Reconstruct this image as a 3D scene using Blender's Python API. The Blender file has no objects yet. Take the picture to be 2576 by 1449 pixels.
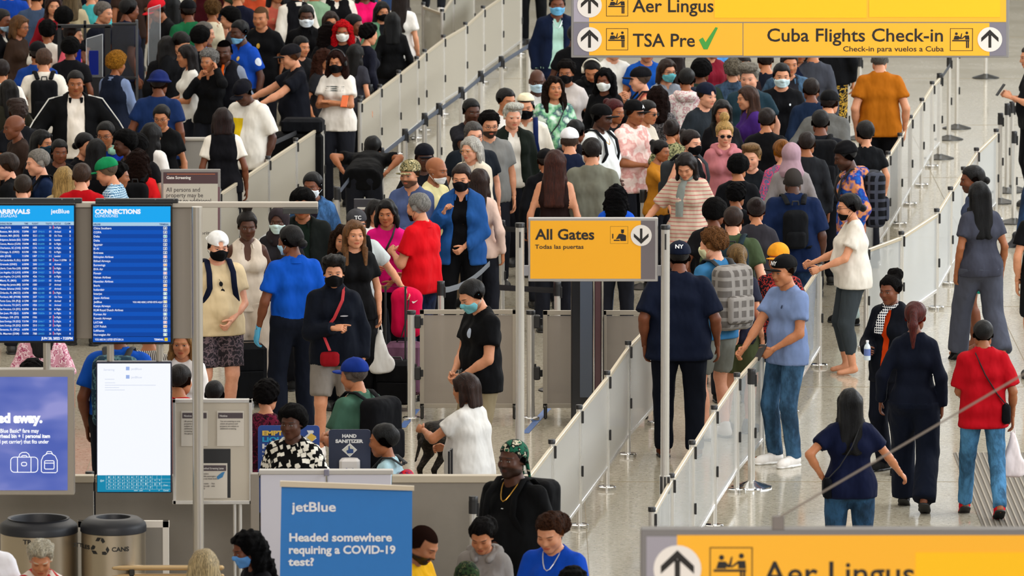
import bpy, math, random
import numpy as np
from mathutils import Vector, Matrix

# ------------------------------------------------------------------ camera, world, lights
FPX = 20000.0; CX = 1288.0; CY = 724.5; CAMH = 9.62; PITCH = math.atan(2419.0/FPX)
SC = bpy.context.scene; COL = SC.collection
cd = bpy.data.cameras.new('camera'); cam = bpy.data.objects.new('camera', cd); COL.objects.link(cam)
cam.location = (0, 0, CAMH); cam.rotation_euler = (math.pi/2-PITCH, 0, 0)
cd.sensor_width = 36.0; cd.lens = FPX/2576*36.0; cd.clip_start = 1.0; cd.clip_end = 400
cd.dof.use_dof = True; cd.dof.focus_distance = 68.0; cd.dof.aperture_fstop = 8.0
SC.camera = cam
W = bpy.data.worlds.new('world'); SC.world = W; W.use_nodes = True
bgn = W.node_tree.nodes['Background']; bgn.inputs[0].default_value = (0.80, 0.90, 1.0, 1); bgn.inputs[1].default_value = 0.12
SC.view_settings.view_transform = 'Standard'; SC.view_settings.look = 'None'
SC.view_settings.gamma = 1.0; SC.view_settings.use_curve_mapping = False
SC.view_settings.exposure = 0.04
def area(name, loc, rot, sx, sy, power, color):
    l = bpy.data.lights.new(name, 'AREA'); l.shape = 'RECTANGLE'; l.size = sx; l.size_y = sy; l.energy = power; l.color = color
    o = bpy.data.objects.new(name, l); COL.objects.link(o); o.location = loc; o.rotation_euler = rot; return o
area('window_daylight', (17, 80, 8), (0, math.radians(62), 0), 4.5, 75, 10500, (0.90, 0.95, 1.0))
area('ceiling_daylight', (0, 84, 13.5), (0, 0, 0), 26, 60, 6400, (1.0, 0.95, 0.88))
area('far_window_daylight', (3, 134, 8), (math.radians(-90), 0, 0), 34, 9, 500, (0.92, 0.96, 1.0))
area('near_fill_light', (-2, 14, 14.5), (math.radians(66), 0, 0), 30, 9, 7300, (1.0, 0.93, 0.86))  # added fill lamp, no window there; brightens signs and people facing the camera

def P(px, py, z=0.0):
    c, s = math.cos(PITCH), math.sin(PITCH)
    u = (px-CX)/FPX; v = (CY-py)/FPX
    d = Vector((u, c+v*s, -s+v*c)); t = (z-CAMH)/d.z
    return Vector((d.x*t, d.y*t, z))
def at_dist(px, py, y):            # the point of a pixel's ray at depth y (world)
    c, s = math.cos(PITCH), math.sin(PITCH)
    u = (px-CX)/FPX; v = (CY-py)/FPX
    d = Vector((u, c+v*s, -s+v*c)); t = y/d.y
    return Vector((d.x*t, y, CAMH+d.z*t))
def base_of(px, ytop, h):          # ground point below a thing of height h whose top shows at the pixel
    q = P(px, ytop, h); return Vector((q.x, q.y, 0))

# ------------------------------------------------------------------ colour and materials
def hx(s): return s if s.startswith('#') else '#'+s
def lin(c):
    if isinstance(c, str):
        c = c.lstrip('#'); c = [int(c[i:i+2], 16)/255 for i in (0, 2, 4)]
        c = [x/12.92 if x <= .04045 else ((x+.055)/1.055)**2.4 for x in c]
    return (c[0], c[1], c[2], 1.0)
MATS = {}
def dk(c, p=1.14): c = lin(c); return (c[0]**p, c[1]**p, c[2]**p, 1.0)
class NT:
    def __init__(s, name):
        s.m = bpy.data.materials.new(name); s.m.use_nodes = True; s.t = s.m.node_tree
        s.b = s.t.nodes['Principled BSDF']; s.out = s.t.nodes['Material Output']
    def n(s, typ, **k):
        x = s.t.nodes.new(typ)
        for a, b in k.items(): setattr(x, a, b)
        return x
    def l(s, a, b): s.t.links.new(a, b)
    def put(s, sock, v):
        if isinstance(v, E): s.l(v.o, sock)
        elif hasattr(v, 'is_output'): s.l(v, sock)
        else: sock.default_value = v
    def math(s, op, a, b=0.0, c=0.0):
        x = s.n('ShaderNodeMath', operation=op); s.put(x.inputs[0], a); s.put(x.inputs[1], b); s.put(x.inputs[2], c)
        return E(s, x.outputs[0])
    def mix(s, f, a, b):
        x = s.n('ShaderNodeMix', data_type='RGBA'); s.put(x.inputs[0], f); s.put(x.inputs[6], a); s.put(x.inputs[7], b)
        return x.outputs[2]
    def noise(s, vec, scale, detail=2, rough=.5):
        x = s.n('ShaderNodeTexNoise'); s.put(x.inputs['Scale'], scale); x.inputs['Detail'].default_value = detail
        x.inputs['Roughness'].default_value = rough
        if vec is not None: s.l(vec, x.inputs['Vector'])
        return x.outputs['Fac']
    def ramp(s, f, pts, const=False):
        x = s.n('ShaderNodeValToRGB'); s.put(x.inputs[0], f); r = x.color_ramp
        if const: r.interpolation = 'CONSTANT'
        while len(r.elements) > 1: r.elements.remove(r.elements[0])
        r.elements[0].position = pts[0][0]; r.elements[0].color = lin(pts[0][1])
        for p, c in pts[1:]: e = r.elements.new(p); e.color = lin(c)
        return x.outputs[0]
    def obj(s, scale=(1, 1, 1), rot=(0, 0, 0)):
        c = s.n('ShaderNodeTexCoord'); m = s.n('ShaderNodeMapping'); m.inputs['Scale'].default_value = scale
        m.inputs['Rotation'].default_value = rot
        s.l(c.outputs['Object'], m.inputs[0]); return m.outputs[0]
    def bump(s, h, strength=.3, dist=.01):
        x = s.n('ShaderNodeBump'); x.inputs['Strength'].default_value = strength; x.inputs['Distance'].default_value = dist
        s.put(x.inputs['Height'], h); s.l(x.outputs[0], s.b.inputs['Normal'])
class E:
    def __init__(s, nt, o): s.nt = nt; s.o = o
    def __add__(a, b): return a.nt.math('ADD', a, b)
    __radd__ = __add__
    def __sub__(a, b): return a.nt.math('SUBTRACT', a, b)
    def __rsub__(a, b): return a.nt.math('SUBTRACT', b, a)
    def __mul__(a, b): return a.nt.math('MULTIPLY', a, b)
    __rmul__ = __mul__
    def abs(a): return a.nt.math('ABSOLUTE', a)
    def lt(a, b): return a.nt.math('LESS_THAN', a, b)
    def gt(a, b): return a.nt.math('GREATER_THAN', a, b)
    def mn(a, b): return a.nt.math('MINIMUM', a, b)
    def mx(a, b): return a.nt.math('MAXIMUM', a, b)
    def step(a, lo, hi):       # smooth 0..1 rising from lo to hi
        x = a.nt.n('ShaderNodeMapRange'); x.interpolation_type = 'SMOOTHSTEP'
        a.nt.put(x.inputs[0], a); x.inputs[1].default_value = lo; x.inputs[2].default_value = hi
        return E(a.nt, x.outputs[0])
def simple(name, color, rough=.6, metal=0.0, emit=0.0, spec=.5, noise=0.0, coat=0.0):
    key = (name, str(color), rough, metal, emit, noise)
    if key in MATS: return MATS[key]
    n = NT(name); b = n.b; b.inputs['Roughness'].default_value = rough; b.inputs['Metallic'].default_value = metal
    b.inputs['Specular IOR Level'].default_value = spec
    if coat: b.inputs['Coat Weight'].default_value = coat; b.inputs['Coat Roughness'].default_value = .1
    c = lin(color)
    if noise:
        f = n.noise(n.obj(), 14.0, 4, .6)
        d = tuple(x*(1-noise) for x in c[:3])+(1,); e = tuple(min(1, x*(1+noise)) for x in c[:3])+(1,)
        n.l(n.mix(f, d, e), b.inputs['Base Color'])
    else: b.inputs['Base Color'].default_value = c
    if emit: b.inputs['Base Color'].default_value = (0, 0, 0, 1); b.inputs['Specular IOR Level'].default_value = .1; b.inputs['Emission Color'].default_value = c; b.inputs['Emission Strength'].default_value = emit
    MATS[key] = n.m; return n.m
def cloth(color, pat='plain', c2='#ffffff', c3='#888888'):
    key = ('cloth', color, pat, c2, c3)
    if key in MATS: return MATS[key]
    n = NT('cloth'); b = n.b; b.inputs['Roughness'].default_value = .85; b.inputs['Specular IOR Level'].default_value = .12
    c = dk(color); v = n.obj()
    sep = n.n('ShaderNodeSeparateXYZ'); n.l(v, sep.inputs[0]); X, Y, Z = [E(n, o) for o in sep.outputs]
    def per(a, f): return n.math('FRACT', a*f)
    if pat == 'stripe': base = n.mix(per(Z, 26.0).lt(.3), c, lin(c2))
    elif pat == 'patch':
        f_, cx, cz, w_, h_ = c3.lstrip('#').split(','); sg = -1 if f_ == 'f' else 1
        k = (X-float(cx)).abs().lt(float(w_)).mn((Z-float(cz)).abs().lt(float(h_))).mn((Y*sg).gt(0.0)); base = n.mix(k, c, lin(c2))
    elif pat == 'vstripe': base = n.mix(per(X+Y*.6, 60.0).lt(.45), c, lin(c2))
    elif pat == 'pin': base = n.mix(per(X+Y, 45.0).lt(.3).mx(per(Z, 45.0).lt(.3)), c, lin(c2))
    elif pat == 'check': base = n.mix(per(X+Y, 12.0).lt(.4).mx(per(Z, 12.0).lt(.35)), c, lin(c2))
    elif pat in ('camo', 'tie', 'floral', 'print', 'leaf'):
        sc = {'camo': 22, 'tie': 9, 'floral': 24, 'print': 26, 'leaf': 16}[pat]
        if pat == 'print':
            w = n.n('ShaderNodeTexVoronoi'); w.inputs['Scale'].default_value = 22; w.distance = 'CHEBYCHEV'
            n.l(n.obj((1, 1, 1), (.5, .4, .7)), w.inputs['Vector']); base = n.mix(E(n, w.outputs[0]).step(.40, .34), c, lin(c2))
        else:
            f = n.noise(v, sc, 2, .55)
            base = n.ramp(f, [(0, color), (.47, c2), (.56, c3), (.62, color)] if pat != 'tie' else [(.3, color), (.45, c2), (.55, c3), (.68, color)], const=pat in ('camo', 'floral', 'leaf'))
    else:
        f = n.noise(v, 9.0, 3, .6)
        base = n.mix(f, tuple(x*.84 for x in c[:3])+(1,), tuple(min(1, x*1.14) for x in c[:3])+(1,))
    n.l(base, b.inputs['Base Color'])
    h = n.noise(n.obj((1, 1, .5), (.4, .25, 0)), 8.5, 2, .42); w2 = n.noise(n.obj(), 240.0, 1, .5)
    n.bump(E(n, h)*1.0+E(n, w2)*.012, .8, .05)
    MATS[key] = n.m; return n.m
def denim(color='#3a5068'):
    key = ('denim', color)
    if key in MATS: return MATS[key]
    n = NT('denim'); b = n.b; b.inputs['Roughness'].default_value = .85; b.inputs['Specular IOR Level'].default_value = .2
    c = dk(color, 1.1); f = E(n, n.noise(n.obj((1, 1, .5)), 7.0, 4, .65)).step(.35, .68)
    n.l(n.mix(f, tuple(x*.55 for x in c[:3])+(1,), tuple(min(1, x*1.9) for x in c[:3])+(1,)), b.inputs['Base Color'])
    n.bump(n.noise(n.obj((1, 1, .5)), 22.0, 3), .7, .03)
    MATS[key] = n.m; return n.m
def hairmat(color):
    key = ('hair', color)
    if key in MATS: return MATS[key]
    n = NT('hair'); b = n.b; b.inputs['Roughness'].default_value = .45; b.inputs['Specular IOR Level'].default_value = .22
    c = dk(color, 1.18); f = n.noise(n.obj((150, 150, 9)), 1.0, 4, .75)
    r = E(n, f).step(.35, .7)
    n.l(n.mix(r, tuple(x*.45 for x in c[:3])+(1,), tuple(min(1, x*1.8+.0012) for x in c[:3])+(1,)), b.inputs['Base Color'])
    n.bump(f, 1.0, .02); MATS[key] = n.m; return n.m
def curlmat(color):
    key = ('curl', color)
    if key in MATS: return MATS[key]
    n = NT('curly_hair'); b = n.b; b.inputs['Roughness'].default_value = .8; b.inputs['Specular IOR Level'].default_value = .08
    c = dk(color, 1.18); f = n.noise(n.obj(), 95.0, 4, .75)
    n.l(n.mix(E(n, f).step(.35, .65), tuple(x*.35 for x in c[:3])+(1,), tuple(min(1, x*1.8+.0012) for x in c[:3])+(1,)), b.inputs['Base Color'])
    n.bump(f, 1.0, .04); MATS[key] = n.m; return n.m
def skinmat():
    if 'skin' in MATS: return MATS['skin']
    n = NT('skin'); b = n.b; b.inputs['Roughness'].default_value = .5; b.inputs['Specular IOR Level'].default_value = .35
    def oa(nm): x = n.n('ShaderNodeAttribute', attribute_type='OBJECT', attribute_name=nm); return x
    skin = oa('skin').outputs['Color']; hair = oa('hairc').outputs['Color']
    beard = E(n, oa('beard').outputs['Fac']); scalp = E(n, oa('scalp').outputs['Fac']); shut = E(n, oa('shut').outputs['Fac'])
    a = n.n('ShaderNodeAttribute', attribute_name='hp'); sep = n.n('ShaderNodeSeparateXYZ'); n.l(a.outputs['Vector'], sep.inputs[0])
    X, Y, Z = [E(n, o) for o in sep.outputs]; ax = X.abs()
    front = Y.lt(-.035); head = Z.gt(-.5)
    def ell(cx, cz, rx, rz):
        u = (ax-cx)*(1/rx); v = (Z-cz)*(1/rz); return u*u+v*v
    nf = E(n, n.noise(n.obj(), 35.0, 3, .6))
    col = n.mix(nf*.5, skin, n.mix(1.0, skin, skin))
    def mul(c, k):
        x = n.n('ShaderNodeMix', data_type='RGBA', blend_type='MULTIPLY'); x.inputs[0].default_value = 1
        n.put(x.inputs[6], c); n.put(x.inputs[7], k); return x.outputs[2]
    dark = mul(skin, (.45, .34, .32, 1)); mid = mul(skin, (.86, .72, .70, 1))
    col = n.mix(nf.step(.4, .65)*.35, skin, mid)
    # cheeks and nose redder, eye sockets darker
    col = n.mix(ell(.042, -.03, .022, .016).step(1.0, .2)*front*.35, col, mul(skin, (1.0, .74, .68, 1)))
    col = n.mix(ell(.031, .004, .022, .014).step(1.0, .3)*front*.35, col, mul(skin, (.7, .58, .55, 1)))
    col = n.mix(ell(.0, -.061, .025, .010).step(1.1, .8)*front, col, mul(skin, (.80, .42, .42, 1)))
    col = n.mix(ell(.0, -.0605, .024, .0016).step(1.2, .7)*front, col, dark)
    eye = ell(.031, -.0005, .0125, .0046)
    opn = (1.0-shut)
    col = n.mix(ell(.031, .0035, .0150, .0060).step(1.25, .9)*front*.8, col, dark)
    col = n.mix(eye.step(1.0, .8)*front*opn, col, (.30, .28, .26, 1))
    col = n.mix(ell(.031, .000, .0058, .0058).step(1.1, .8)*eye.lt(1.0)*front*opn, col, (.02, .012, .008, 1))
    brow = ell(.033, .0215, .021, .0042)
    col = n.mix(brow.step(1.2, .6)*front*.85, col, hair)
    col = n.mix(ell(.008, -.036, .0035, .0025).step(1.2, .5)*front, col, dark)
    # beard and stubble on the lower face, cropped hair on the scalp
    bz = n.math('MAXIMUM', (Z+Y*.25+.062).step(.012, -.004), ell(0, -.047, .028, .005).step(1.3, .7))
    lip = ell(0, -.061, .021, .009).step(.8, 1.2)
    col = n.mix(bz*lip*Y.lt(.02)*head*beard, col, hair)
    hl = (Z-(Y*-.55+.012)).mx((Z-.062))
    sc = (Z+Y*.9).step(-.028, -.012).mn((Z-.056).mx(Y*1.0+.028).step(0.0, .01))
    col = n.mix(sc*head*scalp, col, hair)
    n.l(((1.0-sc*head*scalp)*.32).o, b.inputs['Specular IOR Level'])
    n.l(col, b.inputs['Base Color'])
    b.inputs['Subsurface Weight'].default_value = 0.0
    MATS['skin'] = n.m; return n.m
SKINS = [lin(c) for c in ('#d69a7c', '#c68a68', '#b0734e', '#935a38', '#6c3c24', '#492818', '#321b13')]

# ------------------------------------------------------------------ mesh helpers
def mkmesh(name, V, F, smooth=True, mats=()):
    me = bpy.data.meshes.new(name); V = np.asarray(V, np.float32)
    if isinstance(F, np.ndarray):
        n, k = F.shape; flat = F.astype(np.int32).ravel(); starts = np.arange(0, n*k, k, dtype=np.int32); tot = np.full(n, k, np.int32)
    else:
        tot = np.array([len(f) for f in F], np.int32); flat = np.array([i for f in F for i in f], np.int32)
        starts = np.concatenate(([0], np.cumsum(tot)[:-1])).astype(np.int32); n = len(F)
    me.vertices.add(len(V)); me.vertices.foreach_set('co', V.ravel())
    me.loops.add(len(flat)); me.loops.foreach_set('vertex_index', flat)
    me.polygons.add(n); me.polygons.foreach_set('loop_start', starts); me.polygons.foreach_set('loop_total', tot)
    me.polygons.foreach_set('use_smooth', np.full(n, smooth, bool))
    for m in mats: me.materials.append(m)
    me.update(calc_edges=True); me.validate(); return me
def link(name, me, parent=None, mat=None, M=None):
    o = bpy.data.objects.new(name, me); COL.objects.link(o)
    if parent is not None: o.parent = parent
    if M is not None: o.matrix_local = M
    if mat is not None:
        if not me.materials: me.materials.append(None)
        o.material_slots[0].link = 'OBJECT'; o.material_slots[0].material = mat
    return o
def thing(name, label, cat, loc=(0, 0, 0), yaw=0.0, group=None):
    o = bpy.data.objects.new(name, None); COL.objects.link(o); o.empty_display_size = .1
    o.location = loc; o.rotation_euler = (0, 0, yaw); o['label'] = label; o['category'] = cat
    if group: o['group'] = group
    return o
def tag(o, label, cat, group=None):
    o['label'] = label; o['category'] = cat
    if group: o['group'] = group
    return o
class MB:
    def __init__(s): s.V = []; s.F = []
    def add(s, V, F):
        k = len(s.V); s.V += [tuple(v) for v in V]; s.F += [tuple(i+k for i in f) for f in F]; return s
    def box(s, c, d, rz=0.0, bev=0.0, rx=0.0):
        x, y, z = [q/2 for q in d]; b = min(bev, x*.9, y*.9, z*.9)
        if b <= 0:
            V = [(i*x, j*y, k*z) for k in (-1, 1) for j in (-1, 1) for i in (-1, 1)]
            F = [(0, 2, 3, 1), (4, 5, 7, 6), (0, 1, 5, 4), (2, 6, 7, 3), (0, 4, 6, 2), (1, 3, 7, 5)]
        else:
            V = []; 
            for (bx, bz) in ((b, z), (0, z-b), (0, -z+b), (b, -z)):
                X, Y = x-bx, y-bx; c2 = b
                V += [(-X+c2, -Y, bz), (X-c2, -Y, bz), (X, -Y+c2, bz), (X, Y-c2, bz), (X-c2, Y, bz), (-X+c2, Y, bz), (-X, Y-c2, bz), (-X, -Y+c2, bz)]
            F = [tuple(range(8))]
            for r in range(3):
                for i in range(8):
                    j = (i+1) % 8; F.append((r*8+j, r*8+i, r*8+8+i, r*8+8+j))
            F.append(tuple(range(31, 23, -1)))
        M = Matrix.Translation(Vector(c)) @ Matrix.Rotation(rz, 4, 'Z') @ Matrix.Rotation(rx, 4, 'X')
        return s.add([M @ Vector(v) for v in V], F)
    def lathe(s, prof, n=20, c=(0, 0, 0), cap=True):
        V = []; F = []
        for r, z in prof: V += [(c[0]+r*math.cos(2*math.pi*i/n), c[1]+r*math.sin(2*math.pi*i/n), c[2]+z) for i in range(n)]
        for a in range(len(prof)-1):
            for i in range(n): j = (i+1) % n; F.append((a*n+i, a*n+j, a*n+n+j, a*n+n+i))
        if cap: F.append(tuple(range(n-1, -1, -1))); F.append(tuple(range((len(prof)-1)*n, len(prof)*n)))
        return s.add(V, F)
    def tube(s, pts, r, n=8, flat=None):
        V, F = tubegeo(pts, r, n, flat); return s.add(V, F)
    def poly(s, pts, M, depth=.002):      # flat polygon (x,z plane) with thickness towards -y
        k = len(pts); V = [M @ Vector((x, 0, z)) for x, z in pts]+[M @ Vector((x, -depth, z)) for x, z in pts]
        F = [tuple(range(k)), tuple(range(2*k-1, k-1, -1))]+[((i+1) % k, i, k+i, k+(i+1) % k) for i in range(k)]
        return s.add(V, F)
    def build(s, name, mat, parent=None, smooth=False):
        me = mkmesh(name, s.V, s.F, smooth, [mat])
        if smooth:
            try: me.set_sharp_from_angle(angle=math.radians(40))
            except Exception: pass
        return link(name, me, parent)
def tubegeo(pts, r, n=8, flat=None, caps=True):
    pts = [Vector(p) for p in pts]; R = r if isinstance(r, (list, tuple)) else [r]*len(pts)
    V = []; F = []; ref = None
    for i, p in enumerate(pts):
        d = (pts[min(i+1, len(pts)-1)]-pts[max(i-1, 0)]).normalized()
        if ref is None:
            ref = Vector((0, 0, 1)) if abs(d.z) < .9 else Vector((1, 0, 0))
            if flat is not None: ref = Vector(flat)
        u = ref-d*ref.dot(d)
        if u.length < 1e-6: u = d.orthogonal()
        u.normalize(); w = d.cross(u)
        fl = 1.0
        rr = R[i]; ru, rw = (rr, rr) if not isinstance(rr, tuple) else rr
        for k in range(n):
            a = 2*math.pi*k/n; V.append(p+u*(ru*math.cos(a))+w*(rw*math.sin(a)))
        ref = u
    for i in range(len(pts)-1):
        for k in range(n): j = (k+1) % n; F.append((i*n+k, i*n+j, i*n+n+j, i*n+n+k))
    if caps: F.append(tuple(range(n-1, -1, -1))); F.append(tuple(range((len(pts)-1)*n, len(pts)*n)))
    return V, F
TXT = {}
def text_geo(s, size, bold=0.0, align='LEFT'):
    key = (s, round(bold, 3), align)
    if key not in TXT:
        c = bpy.data.curves.new('t', 'FONT'); c.body = s; c.size = 1.0; c.offset = bold; c.align_x = align; c.resolution_u = 3
        c.extrude = 0.004; o = bpy.data.objects.new('t', c)
        me = bpy.data.meshes.new_from_object(o)
        V = np.empty(len(me.vertices)*3, np.float32); me.vertices.foreach_get('co', V)
        F = [tuple(p.vertices) for p in me.polygons]
        TXT[key] = (V.reshape(-1, 3), F); bpy.data.objects.remove(o); bpy.data.curves.remove(c); bpy.data.meshes.remove(me)
    V, F = TXT[key]; return V*size, F
def text(mb, s, M, x, z, size, bold=0.0, align='LEFT', sx=1.0, width=None):
    V, F = text_geo(s, size, bold, align)
    if len(V) == 0: return mb
    if width is not None: sx = width/max(1e-6, float(V[:, 0].max()-V[:, 0].min()))
    return mb.add([M @ Vector((x+v[0]*sx, -v[2]-.0006, z+v[1])) for v in V.tolist()], F)

# ------------------------------------------------------------------ signed-distance shapes -> meshes
def nz(p, seed, f):
    r = np.random.RandomState(seed); out = 0
    for i in range(4):
        k = r.normal(size=3); k = k/np.linalg.norm(k)*f*(.7+.3*i); out = out+np.sin(p[0]*k[0]+p[1]*k[1]+p[2]*k[2]+r.rand()*6.28)
    return out/4
class Grid:
    def __init__(s, lo, hi, h):
        s.lo = np.array(lo, float); s.h = h; s.n = np.maximum(4, np.ceil((np.array(hi)-s.lo)/h).astype(int)+1)
        s.ax = [s.lo[i]+np.arange(s.n[i])*h for i in range(3)]; s.D = np.full(s.n, .5, np.float32)
    def sub(s, lo, hi):
        i0 = np.clip(np.floor((np.array(lo)-s.lo)/s.h).astype(int), 0, s.n-1); i1 = np.clip(np.ceil((np.array(hi)-s.lo)/s.h).astype(int)+1, 1, s.n)
        if np.any(i1 <= i0): return None
        sl = tuple(slice(a, b) for a, b in zip(i0, i1))
        g = (s.ax[0][sl[0]][:, None, None], s.ax[1][sl[1]][None, :, None], s.ax[2][sl[2]][None, None, :]); return sl, g
    def full(s): return (s.ax[0][:, None, None], s.ax[1][None, :, None], s.ax[2][None, None, :])
    def union(s, sl, d, k):
        a = s.D[sl]
        if k <= 0: s.D[sl] = np.minimum(a, d); return
        h = np.clip(.5+.5*(d-a)/k, 0, 1); s.D[sl] = d+(a-d)*h-k*h*(1-h)
    def cone(s, a, b, ra, rb, k=.02, cuts=()):
        a = np.array(a, float); b = np.array(b, float); m = max(ra, rb)+k+3*s.h
        q = s.sub(np.minimum(a, b)-m, np.maximum(a, b)+m)
        if q is None: return
        sl, g = q; d = b-a; L = max(1e-9, d@d); px = [g[i]-a[i] for i in range(3)]
        t = np.clip((px[0]*d[0]+px[1]*d[1]+px[2]*d[2])/L, 0, 1)
        D = np.sqrt((px[0]-t*d[0])**2+(px[1]-t*d[1])**2+(px[2]-t*d[2])**2)-(ra+t*(rb-ra))
        for pt, nn in cuts: D = np.maximum(D, (g[0]-pt[0])*nn[0]+(g[1]-pt[1])*nn[1]+(g[2]-pt[2])*nn[2])
        s.union(sl, D, k)
    def ell(s, c, r, k=.02, neg=False, R=None):
        c = np.array(c, float); r = np.array(r, float)*np.ones(3); m = (r.max()+k+3*s.h)
        q = s.sub(c-m, c+m)
        if q is None: return
        sl, g = q; x = [g[i]-c[i] for i in range(3)]
        if R is not None: x = [x[0]*R[0][i]+x[1]*R[1][i]+x[2]*R[2][i] for i in range(3)]
        q0 = np.sqrt((x[0]/r[0])**2+(x[1]/r[1])**2+(x[2]/r[2])**2); q1 = np.sqrt((x[0]/r[0]**2)**2+(x[1]/r[1]**2)**2+(x[2]/r[2]**2)**2)+1e-9
        D = q0*(q0-1)/q1
        if neg:
            a = s.D[sl]; h = np.clip(.5-.5*(a+D)/k, 0, 1) if k > 0 else None
            s.D[sl] = np.maximum(a, -D) if k <= 0 else a+(-D-a)*h+k*h*(1-h)
        else: s.union(sl, D, k)
    def box(s, c, hd, r, k=.01, R=None):
        c = np.array(c, float); hd = np.array(hd, float); m = np.linalg.norm(hd)+k+3*s.h
        q = s.sub(c-m, c+m)
        if q is None: return
        sl, g = q; x = [g[i]-c[i] for i in range(3)]
        if R is not None: x = [x[0]*R[0][i]+x[1]*R[1][i]+x[2]*R[2][i] for i in range(3)]
        e = [np.abs(x[i])-hd[i]+r for i in range(3)]
        D = np.sqrt(sum(np.maximum(v, 0)**2 for v in e))+np.minimum(np.maximum(np.maximum(e[0], e[1]), e[2]), 0)-r
        s.union(sl, D, k)
    def cut(s, pt, nn):                # remove the side the normal points to
        g = s.full(); s.D = np.maximum(s.D, (g[0]-pt[0])*nn[0]+(g[1]-pt[1])*nn[1]+(g[2]-pt[2])*nn[2]).astype(np.float32)
    def mesh(s):
        D = s.D.copy(); D[0] = D[-1] = .1; D[:, 0] = D[:, -1] = .1; D[:, :, 0] = D[:, :, -1] = .1
        I = D < 0; nx, ny, nzz = D.shape
        c = np.zeros((nx-1, ny-1, nzz-1), np.int8)
        for i in (0, 1):
            for j in (0, 1):
                for k in (0, 1): c += I[i:nx-1+i, j:ny-1+j, k:nzz-1+k]
        act = (c > 0) & (c < 8); ids = np.argwhere(act); M = len(ids)
        idx = np.full(act.shape, -1, np.int64); idx[act] = np.arange(M)
        if M == 0: return np.zeros((0, 3)), np.zeros((0, 4), int)
        co = np.array([(i, j, k) for i in (0, 1) for j in (0, 1) for k in (0, 1)])
        dv = np.stack([D[ids[:, 0]+q[0], ids[:, 1]+q[1], ids[:, 2]+q[2]] for q in co], 1)
        acc = np.zeros((M, 3)); cnt = np.zeros(M)
        for a in range(8):
            for b in range(a+1, 8):
                if np.abs(co[a]-co[b]).sum() == 1:
                    da, db = dv[:, a], dv[:, b]; m = (da < 0) != (db < 0); t = np.where(m, da/np.where(m, da-db, 1), 0)
                    acc += np.where(m[:, None], co[a]+t[:, None]*(co[b]-co[a]), 0); cnt += m
        V = (ids+acc/cnt[:, None])*s.h+s.lo; Fs = []
        for ax in range(3):
            o = [a for a in range(3) if a != ax]
            lo_ = [slice(1, -1)]*3; lo_[ax] = slice(0, -1); hi_ = [slice(1, -1)]*3; hi_[ax] = slice(1, None)
            A = I[tuple(lo_)]; B = I[tuple(hi_)]
            e = np.argwhere(A != B); st = A[tuple(e.T)]
            e = e+1; e[:, ax] -= 1
            u = np.zeros(3, int); u[o[0]] = 1; v = np.zeros(3, int); v[o[1]] = 1
            q = np.stack([idx[tuple((e-u-v).T)], idx[tuple((e-v).T)], idx[tuple(e.T)], idx[tuple((e-u).T)]], 1)
            fl = st if ax != 1 else ~st
            q[~fl] = q[~fl][:, ::-1]; Fs.append(q)
        return V, np.concatenate(Fs)
# ------------------------------------------------------------------ room
def structure(o): o['kind'] = 'structure'; return o
def floormat():
    n = NT('terrazzo'); b = n.b; v = n.obj()
    vo = n.n('ShaderNodeTexVoronoi'); vo.inputs['Scale'].default_value = 55; n.l(v, vo.inputs['Vector'])
    sp = n.n('ShaderNodeSeparateColor'); n.l(vo.outputs['Color'], sp.inputs[0])
    chip = n.ramp(sp.outputs[0], [(0, '#857c6b'), (.08, '#9c9481'), (.30, '#a9a290'), (.8, '#b1aa98'), (.93, '#bfb9aa')])
    f = n.noise(n.obj((1, 1, 1)), .35, 4, .6)
    base = n.mix(E(n, f)*.4, chip, lin('#a39a87')); n.l(base, b.inputs['Base Color'])
    r = n.noise(v, .9, 3, .6); n.l((E(n, r).step(.3, .7)*.06+.09).o, b.inputs['Roughness']); b.inputs['Specular IOR Level'].default_value = .5
    return n.m
FX0, FX1, FY0, FY1 = -15.0, 17.5, 26.0, 139.0
m = MB(); m.add([(FX0, FY0, 0), (FX1, FY0, 0), (FX1, FY1, 0), (FX0, FY1, 0), (FX0, FY0, -.2), (FX1, FY0, -.2), (FX1, FY1, -.2), (FX0, FY1, -.2)], [(0, 1, 2, 3), (7, 6, 5, 4), (4, 5, 1, 0), (5, 6, 2, 1), (6, 7, 3, 2), (7, 4, 0, 3)])
floor = structure(m.build('floor', floormat()))
wallm = simple('painted_wall', '#9c978d', .8, noise=.05)
m = MB(); m.box(((FX0+FX1)/2, FY1+.1, 3.75), (FX1-FX0, .2, 7.9)); structure(m.build('wall_back', wallm))
m = MB(); m.box((FX0-.1, (FY0+FY1)/2, 7.5), (.2, FY1-FY0, 15.4)); structure(m.build('wall_left', wallm))
m = MB(); m.box((FX1+.1, (FY0+FY1)/2, 1.4), (.2, FY1-FY0, 3.2)); structure(m.build('wall_right', wallm))
m = MB(); m.box(((FX0+FX1)/2, (FY0+FY1)/2, 15.4), (FX1-FX0, FY1-FY0, .3)); structure(m.build('ceiling', simple('ceiling_paint', '#d8d4cc', .9)))
for i in range(7):            # brass joints in the terrazzo
    x = -12+4.2*i; m = MB(); m.box((x, (FY0+FY1)/2, .0008), (.006, FY1-FY0, .002)); structure(m.build('trim_%d' % (i+1), simple('brass_joint', '#8a7c5e', .35, .7)))
for i in range(14):
    y = 60+6.0*i; m = MB(); m.box(((FX0+FX1)/2, y, .0008), (FX1-FX0, .006, .002)); structure(m.build('trim_%d' % (i+8), simple('brass_joint', '#8a7c5e', .35, .7)))

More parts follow.
